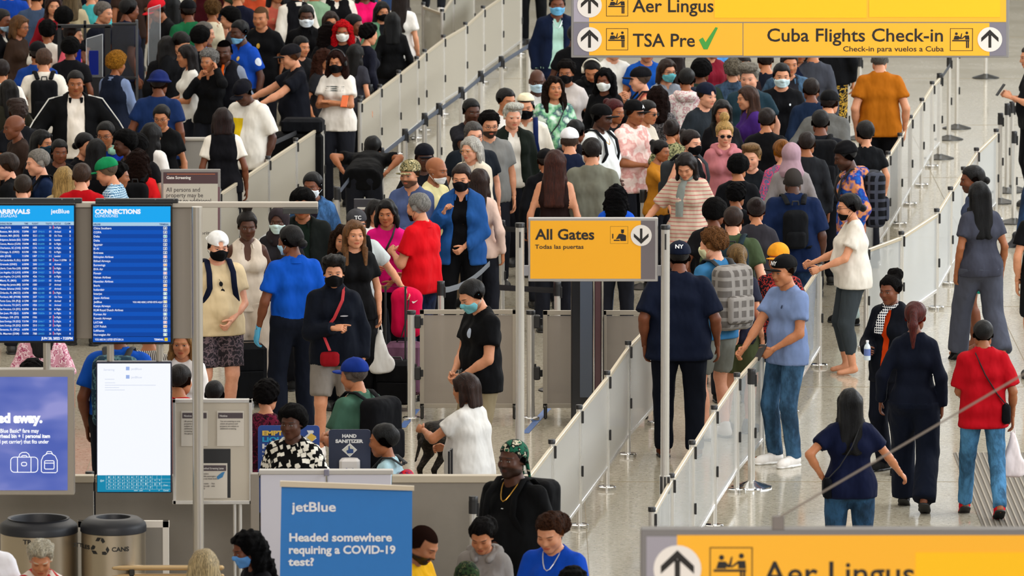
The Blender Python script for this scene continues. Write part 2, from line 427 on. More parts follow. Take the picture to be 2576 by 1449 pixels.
def part(name, mb, mat, root, smooth=False, parent=None):
    L = root.location; mb.V = [(v[0]-L.x, v[1]-L.y, v[2]-L.z) for v in mb.V]; return mb.build(name, mat, parent or root, smooth)
ALU = simple('brushed_aluminium', '#dddbd6', .25, .7); CHR = simple('chrome', '#dadada', .12, 1.0); BLK = simple('black_plastic', '#141416', .45)
RAIL = simple('anodised_rail', '#bfb39c', .4, .4); IRON = simple('cast_base', '#3a3936', .35, .7); FRM = simple('grey_frame', '#a39a8c', .5, .2)
def panelmat(alpha, color):
    key = ('panel', alpha, color)
    if key in MATS: return MATS[key]
    n = NT('frosted_panel'); b = n.b; b.inputs['Base Color'].default_value = lin(color); b.inputs['Roughness'].default_value = .35
    b.inputs['Alpha'].default_value = alpha; MATS[key] = n.m; return n.m
def post_parts(root, p, h, r=.026, base='disc', cap=True):
    m = MB(); m.lathe([(r, .02), (r, h-.03)], 14, (p.x, p.y, 0)); m.box((p.x, p.y-r-.002, h*.5), (.008, .006, h-.1)); part('pole', m, ALU, root, True)
    m = MB()
    if base == 'disc': m.lathe([(.078, 0), (.078, .024), (.072, .030), (r, .034)], 24, (p.x, p.y, 0)); part('base', m, CHR, root, True)
    else: m.lathe([(.175, 0), (.172, .012), (.10, .035), (.045, .05), (r, .06)], 28, (p.x, p.y, 0)); part('base', m, IRON if base == 'iron' else CHR, root, True)
    if cap:
        m = MB(); m.lathe([(r+.004, h-.035), (r+.005, h-.004), (r+.002, h)], 14, (p.x, p.y, 0)); part('cap', m, BLK, root, True)
        m = MB(); m.box((p.x+r+.006, p.y-.01, h-.10), (.016, .02, .10), 0, .003); m.box((p.x+r+.006, p.y-.01, .46), (.014, .02, .09), 0, .003); part('clip', m, BLK, root)
def fence(label, tops, alpha=.6, color='#b9b6ac', h=1.0, group=None, base='disc', skip=()):
    pts = [base_of(x, y, h) for x, y in tops]; root = thing('panel_barrier', label, 'barrier', pts[0], 0, group)
    for p in pts: post_parts(root, p, h, .024, base)
    for i in range(len(pts)-1):
        if i in skip: continue
        a, b = pts[i], pts[i+1]; d = (b-a); L = d.length; d.normalize(); rz = math.atan2(d.y, d.x); c = (a+b)/2
        m = MB(); m.box((c.x, c.y, .555), (L-.09, .010, .72), rz); part('panel', m, panelmat(alpha, color), root)
        m = MB(); m.box((c.x, c.y, .93), (L-.05, .028, .035), rz, .004); part('top_rail', m, RAIL, root)
        m = MB(); m.box((c.x, c.y, .185), (L-.05, .028, .035), rz, .004); part('bottom_rail', m, ALU, root)
        for e in (a+d*.045, b-d*.045): m = MB(); m.box((e.x, e.y, .555), (.022, .024, .74), rz, .003); part('stile', m, ALU, root)
    return root
def stanchion(label, x, y, h=1.0, base='disc', group=None, r=.030, belt=None, bcol='#26282c', sag=.0):
    p = base_of(x, y, h); root = thing('belt_stanchion', label, 'stanchion', p, 0, group); post_parts(root, p, h, r, base)
    m = MB(); m.lathe([(r+.006, h-.13), (r+.006, h-.035)], 14, (p.x, p.y, 0)); part('belt_cassette', m, BLK if bcol != '#6a6d70' else simple('grey_plastic', '#5a5c60', .5), root, True)
    if belt:
        q = base_of(belt[0], belt[1], h); zz = h-.085; pts = []
        for i in range(7): t = i/6; c = p.lerp(q, t); pts.append((c.x, c.y, zz-sag*4*t*(1-t)))
        m = MB(); m.tube(pts, [(.026, .0015)]*7, 4, flat=(0, 0, 1)); part('belt', m, simple('webbing', bcol, .8), root)
    return root

# ------------------------------------------------------------------ flat boards seen square on
class Board:
    def __init__(s, root, Y): s.root = root; s.Y = Y; s.o = 0.0
    def p(s, x, y): q = at_dist(x, y, s.Y); return (q.x, q.z)
    def M(s, off): return Matrix.Translation((0, s.Y-off, 0))
    def poly(s, name, pts, mat, off=.004, depth=.002, mb=None):
        m = mb or MB(); m.poly([s.p(*q) for q in pts], s.M(off), depth)
        return None if mb else part(name, m, mat, s.root)
    def rect(s, name, x0, y0, x1, y1, mat, off=.004, depth=.002, mb=None): return s.poly(name, [(x0, y1), (x1, y1), (x1, y0), (x0, y0)], mat, off, depth, mb)
    def box(s, name, x0, y0, x1, y1, mat, depth=.06, off=0.0, bev=.004):
        a = s.p(x0, y0); b = s.p(x1, y1); m = MB(); m.box(((a[0]+b[0])/2, s.Y-off+depth/2, (a[1]+b[1])/2), (b[0]-a[0], depth, a[1]-b[1]), 0, bev); return part(name, m, mat, s.root)
    def circ(s, name, x, y, r, mat, off, mb=None, ry=None): return s.poly(name, [(x+r*math.cos(2*math.pi*i/28), y-(ry or r)*math.sin(2*math.pi*i/28)) for i in range(28)], mat, off, .001, mb)
    def text(s, mb, t, x0, yb, x1, cap, bold=.02, off=.006):
        """write t from pixel x0 to x1 on baseline yb with capital height cap (pixels)"""
        V, F = text_geo(t, 1.0, bold, 'LEFT')
        if not len(V): return
        a = float(V[:, 0].min()); b = float(V[:, 0].max()); H = text_geo('H', 1.0, bold, 'LEFT')[0]; ch = float(H[:, 1].max()-H[:, 1].min())
        p0 = s.p(x0, yb); p1 = s.p(x1, yb); p2 = s.p(x0, yb-cap); sx = (p1[0]-p0[0])/max(1e-6, b-a); sz = (p2[1]-p0[1])/ch
        mb.add([(p0[0]+(v[0]-a)*sx, s.Y-off-v[2]*.2, p0[1]+v[1]*sz) for v in V.tolist()], F)
    def tw(s, t, cap, bold=.02):     # natural pixel width of a text of that capital height
        V, F = text_geo(t, 1.0, bold, 'LEFT'); H = text_geo('H', 1.0, bold, 'LEFT')[0]
        return float(V[:, 0].max()-V[:, 0].min())*cap/float(H[:, 1].max()-H[:, 1].min()) if len(V) else 0
    def frame(s, name, x0, y0, x1, y1, t, mat, depth=.06, off=.01):
        m = MB()
        for (a0, b0, a1, b1) in ((x0, y0, x1, y0+t), (x0, y1-t, x1, y1), (x0, y0, x0+t, y1), (x1-t, y0, x1, y1)):
            p = s.p(a0, b0); q = s.p(a1, b1); m.box(((p[0]+q[0])/2, s.Y-off+depth/2, (p[1]+q[1])/2), (q[0]-p[0], depth, p[1]-q[1]), 0, .002)
        return part(name, m, mat, s.root)
INK = simple('sign_black', '#17120f', .6); YEL = simple('sign_yellow', '#f9b526', .45); YEL2 = simple('sign_cover_yellow', '#fcc204', .4); WHT = simple('sign_white', '#e8e2dc', .5); GRY = simple('sign_grey', '#7b7784', .5); GRN = simple('tick_green', '#3f9a3a', .5)
SGF = simple('sign_frame', '#8f8d8c', .4, .5)
def arrow(B, x, y, r, up=True, off=.008):
    s = 1 if up else -1
    B.circ('arrow_disc', x, y, r, WHT, off); m = MB(); k = r/30.0
    def q(a, b): return (x+a*k, y-s*b*k)
    sh = [q(-3.5, -20), q(3.5, -20), q(3.5, 12), q(-3.5, 12)]
    wl = [q(0, 24), q(-21, 4), q(-21, -6), q(0, 13)]; wr = [q(0, 24), q(0, 13), q(21, -6), q(21, 4)]
    for w_ in (sh, wl, wr): B.poly('', w_ if up else w_[::-1], INK, off+.0015, .001, m)
    part('arrow', m, INK, B.root)
def counter_icon(B, x, y, w, flip=False, off=.006):
    k = w/54.0; m = MB(); f = -1 if flip else 1; cx = x+w/2
    def q(a, b): return (cx+f*(a-27)*k, y+b*k)
    B.frame('icon_border', x, y, x+w, y+w, 1.2*k, INK, .001, off+.001)
    for (a, b, r) in ((15, 13, 3.3), (40, 11, 3.3)): c = q(a, b); B.circ('', c[0], c[1], r*k, INK, off, m)
    for pl in ([(8, 27), (11, 18), (20, 18), (24, 22), (27, 12), (29, 12), (27, 25), (23, 26), (21, 24), (21, 27)], [(5, 28), (46, 28), (46, 31), (5, 31)], [(36, 17), (45, 17), (46, 27), (36, 27)], [(26, 25), (36, 17), (37, 20), (28, 26)], [(38, 31), (41, 31), (41, 47), (38, 47)], [(42, 31), (45, 31), (45, 47), (42, 47)]):
        B.poly('', [q(a, b) for a, b in (pl if flip else pl[::-1])], INK, off, .001, m)
    part('check_in_icon', m, INK, B.root)

# hanging sign, far
Y1 = 73.5
c = at_dist(1988, 45, Y1); root = thing('hanging_sign', 'long yellow hanging direction sign reading Cuba Flights Check-in above the queue', 'sign', (c.x, Y1, c.z)); B = Board(root, Y1)
B.box('sign_body', 1437, -75, 2538, 145, SGF, .12); B.rect('grey_field', 1443, -70, 1482, 55, simple('sign_grey2', '#a59fae', .5), .003); B.rect('grey_field', 1443, 58, 1482, 139, GRY, .003); B.rect('grey_field', 2489, 58, 2531, 140, GRY, .003)
B.rect('yellow_panel', 1482, -70, 2531, 55, YEL, .003); B.rect('yellow_panel', 1482, 58, 1868, 139, YEL, .003); B.rect('yellow_panel', 1870, 58, 2489, 140, YEL, .003)
B.rect('cover_film', 1797, -70, 2180, 45, YEL2, .006); B.rect('cover_film', 2186, -70, 2516, 43, YEL2, .006)
arrow(B, 1483, 13, 31); arrow(B, 1483, 99, 31); arrow(B, 2490, 99, 31)
counter_icon(B, 1525, -14, 55); counter_icon(B, 1525, 71, 55); counter_icon(B, 2390, 71, 57)
for a_ in (('Aer Lingus', 1591, 30, 1795, 33, .012), ('TSA Pre', 1592, 117, 1748, 33, .012), ('Cuba Flights Check-in', 1930, 104, 2372, 33, .011), ('Check-in para vuelos a Cuba', 2121, 129, 2374, 13, .01)): m = MB(); B.text(m, *a_); part('lettering', m, INK, root)
m = MB(); B.poly('', [(1758, 100), (1768, 94), (1775, 106), (1800, 68), (1806, 70), (1780, 124), (1770, 124)][::-1], GRN, .006, .001, m); part('tick_mark', m, GRN, root)
m = MB(); 
for x in (1620, 2000, 2360): q = at_dist(x, -75, Y1); m.tube([(q.x, Y1+.05, q.z), (q.x, Y1+.05, 15.2)], .012, 6)
part('hanger', m, ALU, root)
# hanging sign, near, cut by the frame
Y2 = 38.0
c = at_dist(2094, 1440, Y2); root = thing('hanging_sign', 'blurred yellow hanging sign in the near right corner reading Aer Lingus', 'sign', (c.x, Y2, c.z)); B = Board(root, Y2)
B.box('sign_body', 1612, 1333, 2700, 1760, simple('sign_frame_near', '#7d7a7a', .5, .3), .12); B.rect('grey_field', 1626, 1349, 1703, 1550, simple('sign_grey3', '#9b97a2', .5), .003); B.rect('yellow_panel', 1703, 1346, 2690, 1550, YEL, .003)
B.rect('cover_film', 2303, 1389, 2660, 1540, YEL2, .006); B.rect('yellow_panel', 1703, 1556, 2690, 1750, YEL, .003)
arrow(B, 1704, 1431, 60); counter_icon(B, 1785, 1376, 108); m = MB(); B.text(m, 'Aer Lingus', 1918, 1471, 2300, 60, .012); part('lettering', m, INK, root)
B.box('bracket', 1943, 1300, 1973, 1334, simple('bracket_grey', '#77706c', .5), .05)
m = MB(); a = at_dist(1958, 1303, Y2+.02); b = at_dist(2700, 868, Y2-.02); m.tube([a, b], .0048, 6); part('stay_cable', m, simple('steel_cable', '#8a8078', .5, .2), root)
m = MB()
for x in (1700, 2500): q = at_dist(x, 1333, Y2); m.tube([(q.x, Y2+.05, q.z), (q.x, Y2+.05, 15.2)], .010, 6)
part('hanger', m, ALU, root) if 0 else None

# All Gates sign on two poles
YG = P(1490, 1525).y; c = P(1490, 1525)
root = thing('gate_sign', 'yellow All Gates sign with down arrow held between two tall aluminium poles', 'sign', (c.x, YG, 0)); B = Board(root, YG)
for px, t in ((1308, 562), (1674, 567)):
    a = at_dist(px, t, YG); m = MB(); m.lathe([(.040, 0), (.040, 1.0), (.033, 1.0), (.033, a.z-.03)], 18, (a.x, YG, 0)); part('pole', m, ALU, root, True)
    m = MB(); m.lathe([(.036, a.z-.03), (.037, a.z), (.034, a.z+.004)], 18, (a.x, YG, 0)); part('cap', m, BLK, root, True)
    m = MB(); m.box((a.x, YG-.036, a.z-.12), (.012, .01, .12)); m.box((a.x-.03, YG-.03, 1.0-.07), (.014, .03, .13)); m.box((a.x+.03, YG-.03, 1.0-.07), (.014, .03, .13)); m.box((a.x, YG-.042, 1.0-.07), (.014, .01, .13)); part('clip', m, BLK, root)
    m = MB(); m.lathe([(.19, 0), (.19, .014), (.11, .04), (.042, .055)], 28, (a.x, YG, 0)); part('base', m, CHR, root, True)
B.box('sign_body', 1329, 548, 1655, 708, simple('sign_alu', '#b9b6b4', .3, .6), .05, .0); B.rect('yellow_panel', 1334, 555, 1612, 701, simple('gate_yellow', '#fbb103', .45), .003); B.rect('grey_field', 1612, 555, 1648, 702, simple('gate_grey', '#6c6468', .5), .003)
for x0, x1 in ((1316, 1332), (1652, 1666)): B.box('bracket', x0, 668, x1, 694, simple('bracket_grey2', '#8e8d90', .4, .4), .03)
arrow(B, 1613, 592, 26.5, up=False)
for a_ in (('All Gates', 1346, 602, 1495, 27, .022), ('Todas las puertas', 1346, 625.5, 1468, 10.5, .012)): m = MB(); B.text(m, *a_); part('lettering', m, INK, root)
B.frame('icon_border', 1535, 569, 1580, 613, 1.0, INK, .001, .005); m = MB()
for pl in ([(1562, 577), (1570, 577), (1570, 580), (1562, 580)], [(1549, 602), (1557, 588), (1566, 588), (1575, 592), (1575, 606), (1561, 606), (1560, 600)], [(1540, 588), (1543, 588), (1543, 600), (1540, 600)], [(1544, 603), (1559, 603), (1559, 606), (1544, 606)]): B.poly('', pl[::-1], INK, .005, .001, m)
B.circ('', 1566, 583, 4, INK, .005, m); part('officer_icon', m, INK, root)

# ------------------------------------------------------------------ barriers
fence('long frosted panel barrier climbing from the lower left past the waistcoated agent', [(500, 505), (550, 475), (600, 442), (674, 392), (743.5, 346.5), (811, 302)], .86, '#a39c8d')
fence('frosted panel barrier running up beside the far left queue to the top edge', [(905, 249), (955, 212), (1003, 176), (1048, 141), (1068, 123), (1115, 87), (1170.6, 55), (1215, 14), (1262, -18), (1309, -50)], .80, '#b1aa9b')
fence('clear panel barrier climbing the right side behind the man in the mustard tee', [(2364, 184), (2345, 204), (2319, 246), (2290, 289), (2264, 334), (2234, 380), (2198, 428.6), (2160, 486), (2120, 545)], .30, '#c5c2bb')
fence('clear panel barrier beside the curly-haired woman in grey scrubs', [(2506, 323.6), (2456.5, 371), (2424, 419), (2391, 469), (2356.7, 524), (2267.5, 581), (2179.6, 613.7)], .38, '#c0c3c2')
fence('glass panel barrier the man in the pale blue tee leans on', [(2062, 655), (1990, 760), (1918, 867), (1853.7, 937), (1796.8, 1019), (1741, 1107), (1688, 1190), (1640, 1275)], .34, '#b8bab8')
fence('panel barrier leading down from the All Gates sign to the man in the durag', [(1650, 785), (1580, 857), (1527, 932), (1457, 1018), (1388, 1105), (1322, 1190)], .66, '#b5b2ab')
fence('short run of posts at the top edge behind the man in the navy suit', [(1065, 5), (1112, 22), (1139, -18), (1190, -60)], .55, '#b0ac9f')
BL = [(1330, 98), (1261, 141), (1209, 178), (1160, 218.5), (1104, 259), (1068, 284), (1019, 323.7), (959, 371.5), (889, 417), (848, 470)]
for i, (x, y) in enumerate(BL):
    nx = BL[i+1] if i+1 < len(BL) else None
    stanchion('silver belt stanchion, %s from the top of the diagonal belt line' % ('first second third fourth fifth sixth seventh eighth ninth lowest'.split()[i]), x, y, 1.0, 'iron', 'belt stanchions of the diagonal line', belt=nx, bcol='#3c4350', r=.028)
for x, y, lab, bl in ((832, 278, 'post nearest the tall frosted panel end, left of four', None), (881, 262, 'second of four posts below the woman in striped white top', None), (907, 240, 'third of four posts below the woman in striped white top', None), (931, 212, 'rightmost of four posts below the woman in striped white top', None)):
    stanchion('silver '+lab, x, y, 1.0, 'disc', belt=bl, r=.026)
stanchion('short silver stanchion with black belt behind the man in dark cap reaching forward', 661, 352, 1.0, 'iron', belt=(800, 290), bcol='#15161a')
stanchion('thin silver stanchion left of the black luggage in the far left queue', 681, 297, 1.0, 'disc')
stanchion('silver stanchion behind the red suitcase with grey belt sagging to its right', 1109, 707, 1.0, 'iron', belt=(1232, 640), bcol='#5c5f63', sag=.06)
stanchion('dark capped stanchion left of the All Gates sign pole', 1262, 554, 1.0, 'iron', belt=(1402, 560), bcol='#15161a')
stanchion('silver stanchion under the All Gates sign carrying a black belt', 1402, 708, 1.0, 'iron', belt=(1256, 700), bcol='#15161a')
stanchion('silver stanchion just behind the hand of the woman in the striped top', 1645, 452, 1.0, 'iron')
stanchion('dark-topped silver stanchion left of the striped-top woman', 1618, 477, 1.0, 'iron')
stanchion('wide silver stanchion with black top right of the All Gates sign', 1740, 565, 1.0, 'iron', r=.04) if 0 else None
stanchion('silver belt stanchion with steel floor plate beside the blue jeans', 1891, 927, 1.0, 'steel')
stanchion('short belt stanchion in front of the man in the camouflage durag', 1191, 1248, 1.0, 'iron')
stanchion('black-capped stanchion between the ad display and the touch screen', 226, 1186, 1.0, 'iron')
stanchion('tall post beside the bag on the right aisle, top end', 2364, 184, 1.0, 'iron', belt=(2390, 146), bcol='#26282c')
for x, y, lab in ((2131, 184, 'belt stanchion left of the man in the mustard tee'), (2163, 140, 'belt stanchion touching the mustard tee shoulder'), (2388, 141, 'lone stanchion right of the tall barrier under the sign'), (2408, 116, 'slim stanchion behind the lone one under the sign'), (2481, 2, 'farthest stanchion at the right under the sign end'), (2517, 284, 'stanchion left of the right-edge bright posts'), (2534, 260, 'bright post below the phone of the man in black'), (2546, 255, 'bright post nearest the right edge at mid height'), (2552, 330, 'stanchion with dark round base near the red-shirted figure')):
    stanchion('silver '+lab, x, y, 1.0, 'iron', r=.026)

# framed gate panels in the middle
YM = P(1200, 1050).y
def gatepanel(x0, x1, top, label):
    c = P((x0+x1)/2, 1050); root = thing('barrier_gate', label, 'barrier', (c.x, YM, 0)); B = Board(root, YM)
    B.frame('frame', x0, top, x1, 1026, 11, FRM, .03, .012); B.box('panel', x0+10, top+14, x1-10, 1016, panelmat(.8, '#9b9186'), .01, 0, 0)
    m = MB()
    for x in (x0+6, x1-6): a = at_dist(x, 1000, YM); m.box((a.x, YM, .06), (.03, .25, .12), 0, .01)
    part('foot', m, IRON, root)
gatepanel(1056, 1300, 779, 'framed grey gate panel behind the officer with tattooed arms')
gatepanel(1366, 1512, 781, 'framed grey gate panel right of the All Gates left pole, beside dark column')
gatepanel(1514, 1632, 781, 'framed grey gate panel between the dark column and the navy-shirted man')
for x, y, lab in ((1035, 779, 'thick silver barrier post with black hinges behind the red cap suitcase'), (1335, 779, 'thick silver barrier post just right of the All Gates left pole')):
    p = P(x, 1057); root = thing('gate_post', lab, 'post', p); post_parts(root, p, .98, .036)
    m = MB(); 
    for z in (.88, .42): m.box((p.x+.055, p.y, z), (.06, .05, .12), 0, .01); m.lathe([(.016, z-.03), (.016, z+.03)], 8, (p.x+.09, p.y, 0))
    part('hinge', m, BLK, root)
# dark column under the sign
YC = P(1480, 1078).y; c = P(1480, 1078); root = thing('scanner_column', 'dark glossy scanner column standing under the All Gates sign', 'column', (c.x, YC, 0)); B = Board(root, YC)
B.box('column_body', 1437, 640, 1519, 1078, simple('dark_gloss', '#0e1118', .18), .5, 0, .01); B.box('glass_inset', 1459, 660, 1490, 1000, simple('dark_glass', '#4a5260', .12), .02, .015); B.box('edge_strip', 1492, 650, 1496, 1010, CHR, .02, .018); B.box('edge_strip', 1513, 650, 1517, 1010, CHR, .02, .018); B.box('red_inset', 1497, 660, 1511, 1000, simple('dark_red_glass', '#4d3338', .2), .02, .015)

# long low partition behind the front row
YP = P(600, 1566).y
for x0, x1, lab in ((-80, 236, 'grey partition panel behind the ad display and trash can'), (240, 640, 'grey partition panel behind the recycling can and notice board'), (986, 1330, 'grey partition panel with pale top rail right of the blue banner')):
    c = P((x0+x1)/2, 1566); root = thing('partition', lab, 'partition', (c.x, YP, 0)); B = Board(root, YP)
    B.box('panel', x0, 1212, x1, 1560, simple('partition_grey', '#7d766c', .45, noise=.06), .05, 0, .003); B.box('top_rail', x0, 1196, x1, 1214, simple('rail_beige', '#b0a592', .45, .1), .09, .015); B.box('bottom_rail', x0, 1545, x1, 1566, FRM, .08, .01)
p = P(430, 1600); root = thing('white_frame', 'white framed floor board behind the recycling can', 'board', (p.x, p.y, 0)); B = Board(root, p.y)
B.frame('frame', 196, 1310, 426, 1560, 17, simple('white_frame', '#d8d2c8', .5), .04, .01); B.rect('panel', 212, 1326, 410, 1550, simple('partition_grey2', '#7f7a72', .5), .005)
p = P(430, 1640); root = thing('bench_rail', 'pair of brass-toned low rails between the cans and the blond head', 'rail', (p.x, p.y, 0)); m = MB()
a = at_dist(366, 1428, p.y); b = at_dist(478, 1428, p.y); m.box(((a.x+b.x)/2, p.y, a.z), (b.x-a.x+.5, .06, .035), 0, .012); m.box(((a.x+b.x)/2, p.y, a.z-.06), (b.x-a.x+.5, .05, .03), 0, .01); part('rail', m, simple('brass', '#b79c72', .3, .6), root)
m = MB(); m.box((a.x-.1, p.y, a.z/2), (.04, .05, a.z), 0, .005); m.box((b.x+.2, p.y, a.z/2), (.04, .05, a.z), 0, .005); part('leg', m, IRON, root)

# ------------------------------------------------------------------ displays on the left
YK = P(300, 1640).y
def led(c, k=1.0): return simple('screen', c, .4, 0, k)
def flightscreen(x0, y0, x1, y1, lab, kind):
    c = P((x0+x1)/2, 1640); root = thing('flight_display', lab, 'screen', (c.x, YK, 0)); B = Board(root, YK)
    B.box('bezel', x0, y0, x1, y1, simple('bezel_black', '#08080c', .25), .08, 0, .006); X0, X1, Y0_, Y1_ = x0+5, x1-6, y0+6, y1-6
    B.rect('screen_header', X0, Y0_, X1, Y0_+40, led('#18a8f2', .95), .008); B.rect('screen_titles', X0, Y0_+40, X1, Y0_+49, led('#b8dcf6', .8), .008)
    rows = 27; top = Y0_+49; rh = (Y1_-14-top)/rows; ma = MB(); mb = MB()
    for i in range(rows): B.rect('', X0, top+i*rh, X1, top+(i+1)*rh, None, .008, .002, ma if i % 2 else mb)
    part('screen_rows', ma, led('#0a58c4', .85), root); part('screen_rows', mb, led('#0848a8', .85), root); B.rect('screen_footer', X0, Y1_-13, X1, Y1_, led('#0a50b4', .9), .008)
    m = MB(); W_ = []
    if kind == 'C':
        B.text(m, 'CONNECTIONS', 239, 537, 354, 12, .05, .012); B.text(m, 'CONEXIONES', 239, 546, 297, 7, .0, .012)
        names = ['China Southern', 'COPA', 'Delta', 'Delta', 'Egyptair', 'El Al', 'Emirates', 'Ethiopian Airlines', 'Etihad Airways', 'Eurowings', 'EVA Air', 'Finnair', 'Hainan Airlines', 'Hawaiian Airlines', 'Iberia', 'Icelandair', 'Interjet', 'Japan Airlines', 'JetBlue', 'Kenya Airways', 'KLM Royal Dutch Airlines', 'Korean Air', 'Kuwait Airways', 'LATAM', 'LOT Polish', 'Lufthansa', 'Norwegian Air']
        term = '442444484718447711544144%s11' % '87'; term = [c_ for c_ in '442444484718447711544148711']; cols = {'4': '#0a2a70', '2': '#18b0a0', '8': '#e86a78', '7': '#f0a030', '1': '#20b890', '5': '#e8c820'}
        for i, nme in enumerate(names):
            yb = top+(i+.80)*rh; B.text(m, nme, 236, yb, 236+B.tw(nme, 5.2, .03), 5.2, .012, .012)
            t_ = term[i]; B.rect('terminal_box', 411, top+i*rh+1.6, 420.5, top+(i+1)*rh-1.2, led('#e8f0f8', .9), .0105, .001); B.rect('terminal_box', 412.2, top+i*rh+2.8, 419.3, top+(i+1)*rh-2.4, led(cols[t_], .9), .0118, .001)
            B.text(m, t_, 413.6, yb, 417.8, 5.4, .03, .014)
        B.text(m, 'YOU ARE HERE | USTED ESTÁ AQUÍ', 334, top+18.8*rh, 409, 4.2, .02, .012); B.text(m, 'YOU ARE IN | USTED ESTÁ EN LA', 239, Y1_-4, 311, 5, .02, .012); B.text(m, 'TERMINAL', 388, Y1_-4, 412, 5, .02, .012); B.rect('terminal_box', 414, Y1_-11, 422, Y1_-2.5, led('#e8c820', .9), .0105, .001)
        m2 = MB(); B.text(m2, 'AIRLINE', 235, Y0_+47, 253, 4.5, .03, .012); B.text(m2, 'TERMINAL', 401, Y0_+47, 425, 4.5, .03, .012); part('column_titles', m2, led('#1a4a90', .6), root)
    else:
        B.text(m, 'ARRIVALS', -8, 537, 76, 12, .05, .012); B.text(m, 'LLEGADAS', -8, 546, 43, 7, .0, .012); B.text(m, 'jetBlue', 128, 536, 175, 11, .02, .012)
        cities = ['Aruba (AUA)', 'Boston, MA (BOS)', 'Boston, MA (BOS)', 'Bridgetown, Barbados (BGI)', 'Cancun, Mexico (CUN)', 'Charleston, SC (CHS)', 'Chicago, IL (ORD)', 'Dublin (DUB)', 'Fort Lauderdale, FL (FLL)', 'Grenada (GND)', 'Liberia, Costa Rica (LIR)', 'Los Angeles, CA (LAX)', 'Los Angeles, CA (LAX)', 'Miami, FL (MIA)', 'Montego Bay, Jamaica (MBJ)', 'Nassau, Bahamas (NAS)', 'Orlando, FL (MCO)', 'Portland, ME (PWM)', 'Punta Cana, DR (PUJ)', 'San Antonio, TX (SAT)', 'San Francisco, CA (SFO)', 'San Juan, PR (SJU)', 'Santiago, DR (STI)', 'Santo Domingo, DR (SDQ)', 'Santo Domingo, DR (SDQ)', 'Sarasota, FL (SRQ)', 'St. Maarten (SXM)']
        tm = '8:29 7:29 8:49 7:29 7:54 8:29 8:31 7:15 8:58 6:30 8:58 6:09 8:03 6:59 2:01 7:40 6:54 9:00 6:12 6:09 8:30 8:30 8:03 7:31 8:30 6:00 7:04'.split(); fl = '1458 2017 521 662 852 1276 1186 187 2202 200 1692 324 426 2392 1580 422 3884 207 1568 1826 816 3884 1936 2918 2510 164 788'.split()
        code = '- TP4315 QR3805 QR3988 EK6838 SK8940 TP6458 EY7943 TK8977 QR3899 EK6584 TP4327 TP4526 QR4809 - QR4290 SQ1480 TK8582 QR4399 QR4265 HA2562 TK8536 - QR4617 EW6854 TP4424 QR4352'.split()
        gt = '23 01 03 26 20 01 12 11 09 30 25 22 20 10 27 07 05 07 29 16 10 21 27 25 29 08 26'.split(); st = 'I A O L I I I L N A I I I A A A I O A A I I I I I I I'.split(); cl = '512761333675547222844574766 2 7'.replace(' ', '')
        SN = {'I': 'In Flight', 'A': 'Arrived', 'O': 'On Time', 'L': 'Landed', 'N': 'Now 11:37PM'}; mr = MB(); mc = MB()
        for i, nme in enumerate(cities):
            yb = top+(i+.80)*rh; cw = min(52, B.tw(nme, 4.8, .03)); B.text(m, nme, 0 if cw > 40 else -8+ (3 if cw > 30 else 0), yb, (0 if cw > 40 else -8)+cw, 4.8, .012, .012)
            B.text(m, tm[i]+'PM', 56, yb, 72, 4.8, .012, .012); B.text(m, fl[i], 83, yb, 93, 4.8, .012, .012)
            if code[i] != '-': B.text(mc, code[i], 96, yb, 112, 4.2, .0, .012)
            B.text(m, gt[i], 124, yb, 129, 4.8, .012, .012); B.text(m, SN[st[i]], 137, yb, 137+B.tw(SN[st[i]], 4.6, .03)*.85, 4.6, .012, .012); B.text(m, cl[i % len(cl)], 175, yb, 178, 4.8, .012, .012)
            if i in (0, 8, 10, 11, 16, 22, 23, 24, 26): B.rect('', 133.5, top+i*rh+1, 135, top+(i+1)*rh-1, None, .011, .001, mr)
        part('delay_mark', mr, led('#f05a6a', .9), root); part('code_lettering', mc, led('#58c0f0', .8), root)
        B.text(m, 'JUN 28, 2022 • 7:25PM', 104, Y1_-3.5, 183, 6.5, .04, .012)
        m2 = MB()
        for t_, a_, b_ in (('ARRIVING FROM', -8, 30), ('TIME', 61, 71), ('FLIGHT', 81, 97), ('T/GATE', 115, 130), ('STATUS', 136, 153), ('CLAIM', 163, 177)): B.text(m2, t_, a_, Y0_+47, b_, 4.2, .03, .012)
        part('column_titles', m2, led('#1a4a90', .6), root)
    part('lettering', m, led('#f4f8ff', .95), root); return root
r1 = flightscreen(-12, 511, 192, 863, 'left wall screen listing arrivals in white on blue', 'A'); r2 = flightscreen(229, 513, 435, 866, 'portrait screen listing connections and terminals', 'C')
c = P(330, 1645); root = thing('display_frame', 'grey steel backboard and tall round pole carrying the two flight screens', 'frame', (c.x, YK+.12, 0)); B = Board(root, YK+.12)
B.box('backboard', 190, 517, 483, 852, simple('board_grey', '#8d8479', .5), .04, 0); B.box('top_beam', -20, 508, 800, 521, simple('beam', '#b6aea2', .4, .4), .08, .04); B.box('screen_bracket', -20, 497, 207, 509, BLK, .05, .06); B.box('screen_bracket', 241, 498, 449, 509, BLK, .05, .06); B.box('lamp_housing', 712, 521, 800, 535, simple('housing_dark', '#3a3b3a', .4, .3), .14, .09)
for x, r, top_, bt in ((497, .040, 515, 1700), (118, .027, 860, 935), (278, .026, 866, 915), (402, .026, 866, 915)):
    a = at_dist(x, top_, YK+.05); b_ = at_dist(x, bt, YK+.05); m = MB(); m.lathe([(r, max(0, b_.z) if bt != 1700 else 0), (r, a.z)], 18, (a.x, YK-.08 if x == 497 else YK+.04, 0)); part('pole', m, simple('pole_aluminium', '#c2bcb2', .32, .7), root, True)
m = MB()
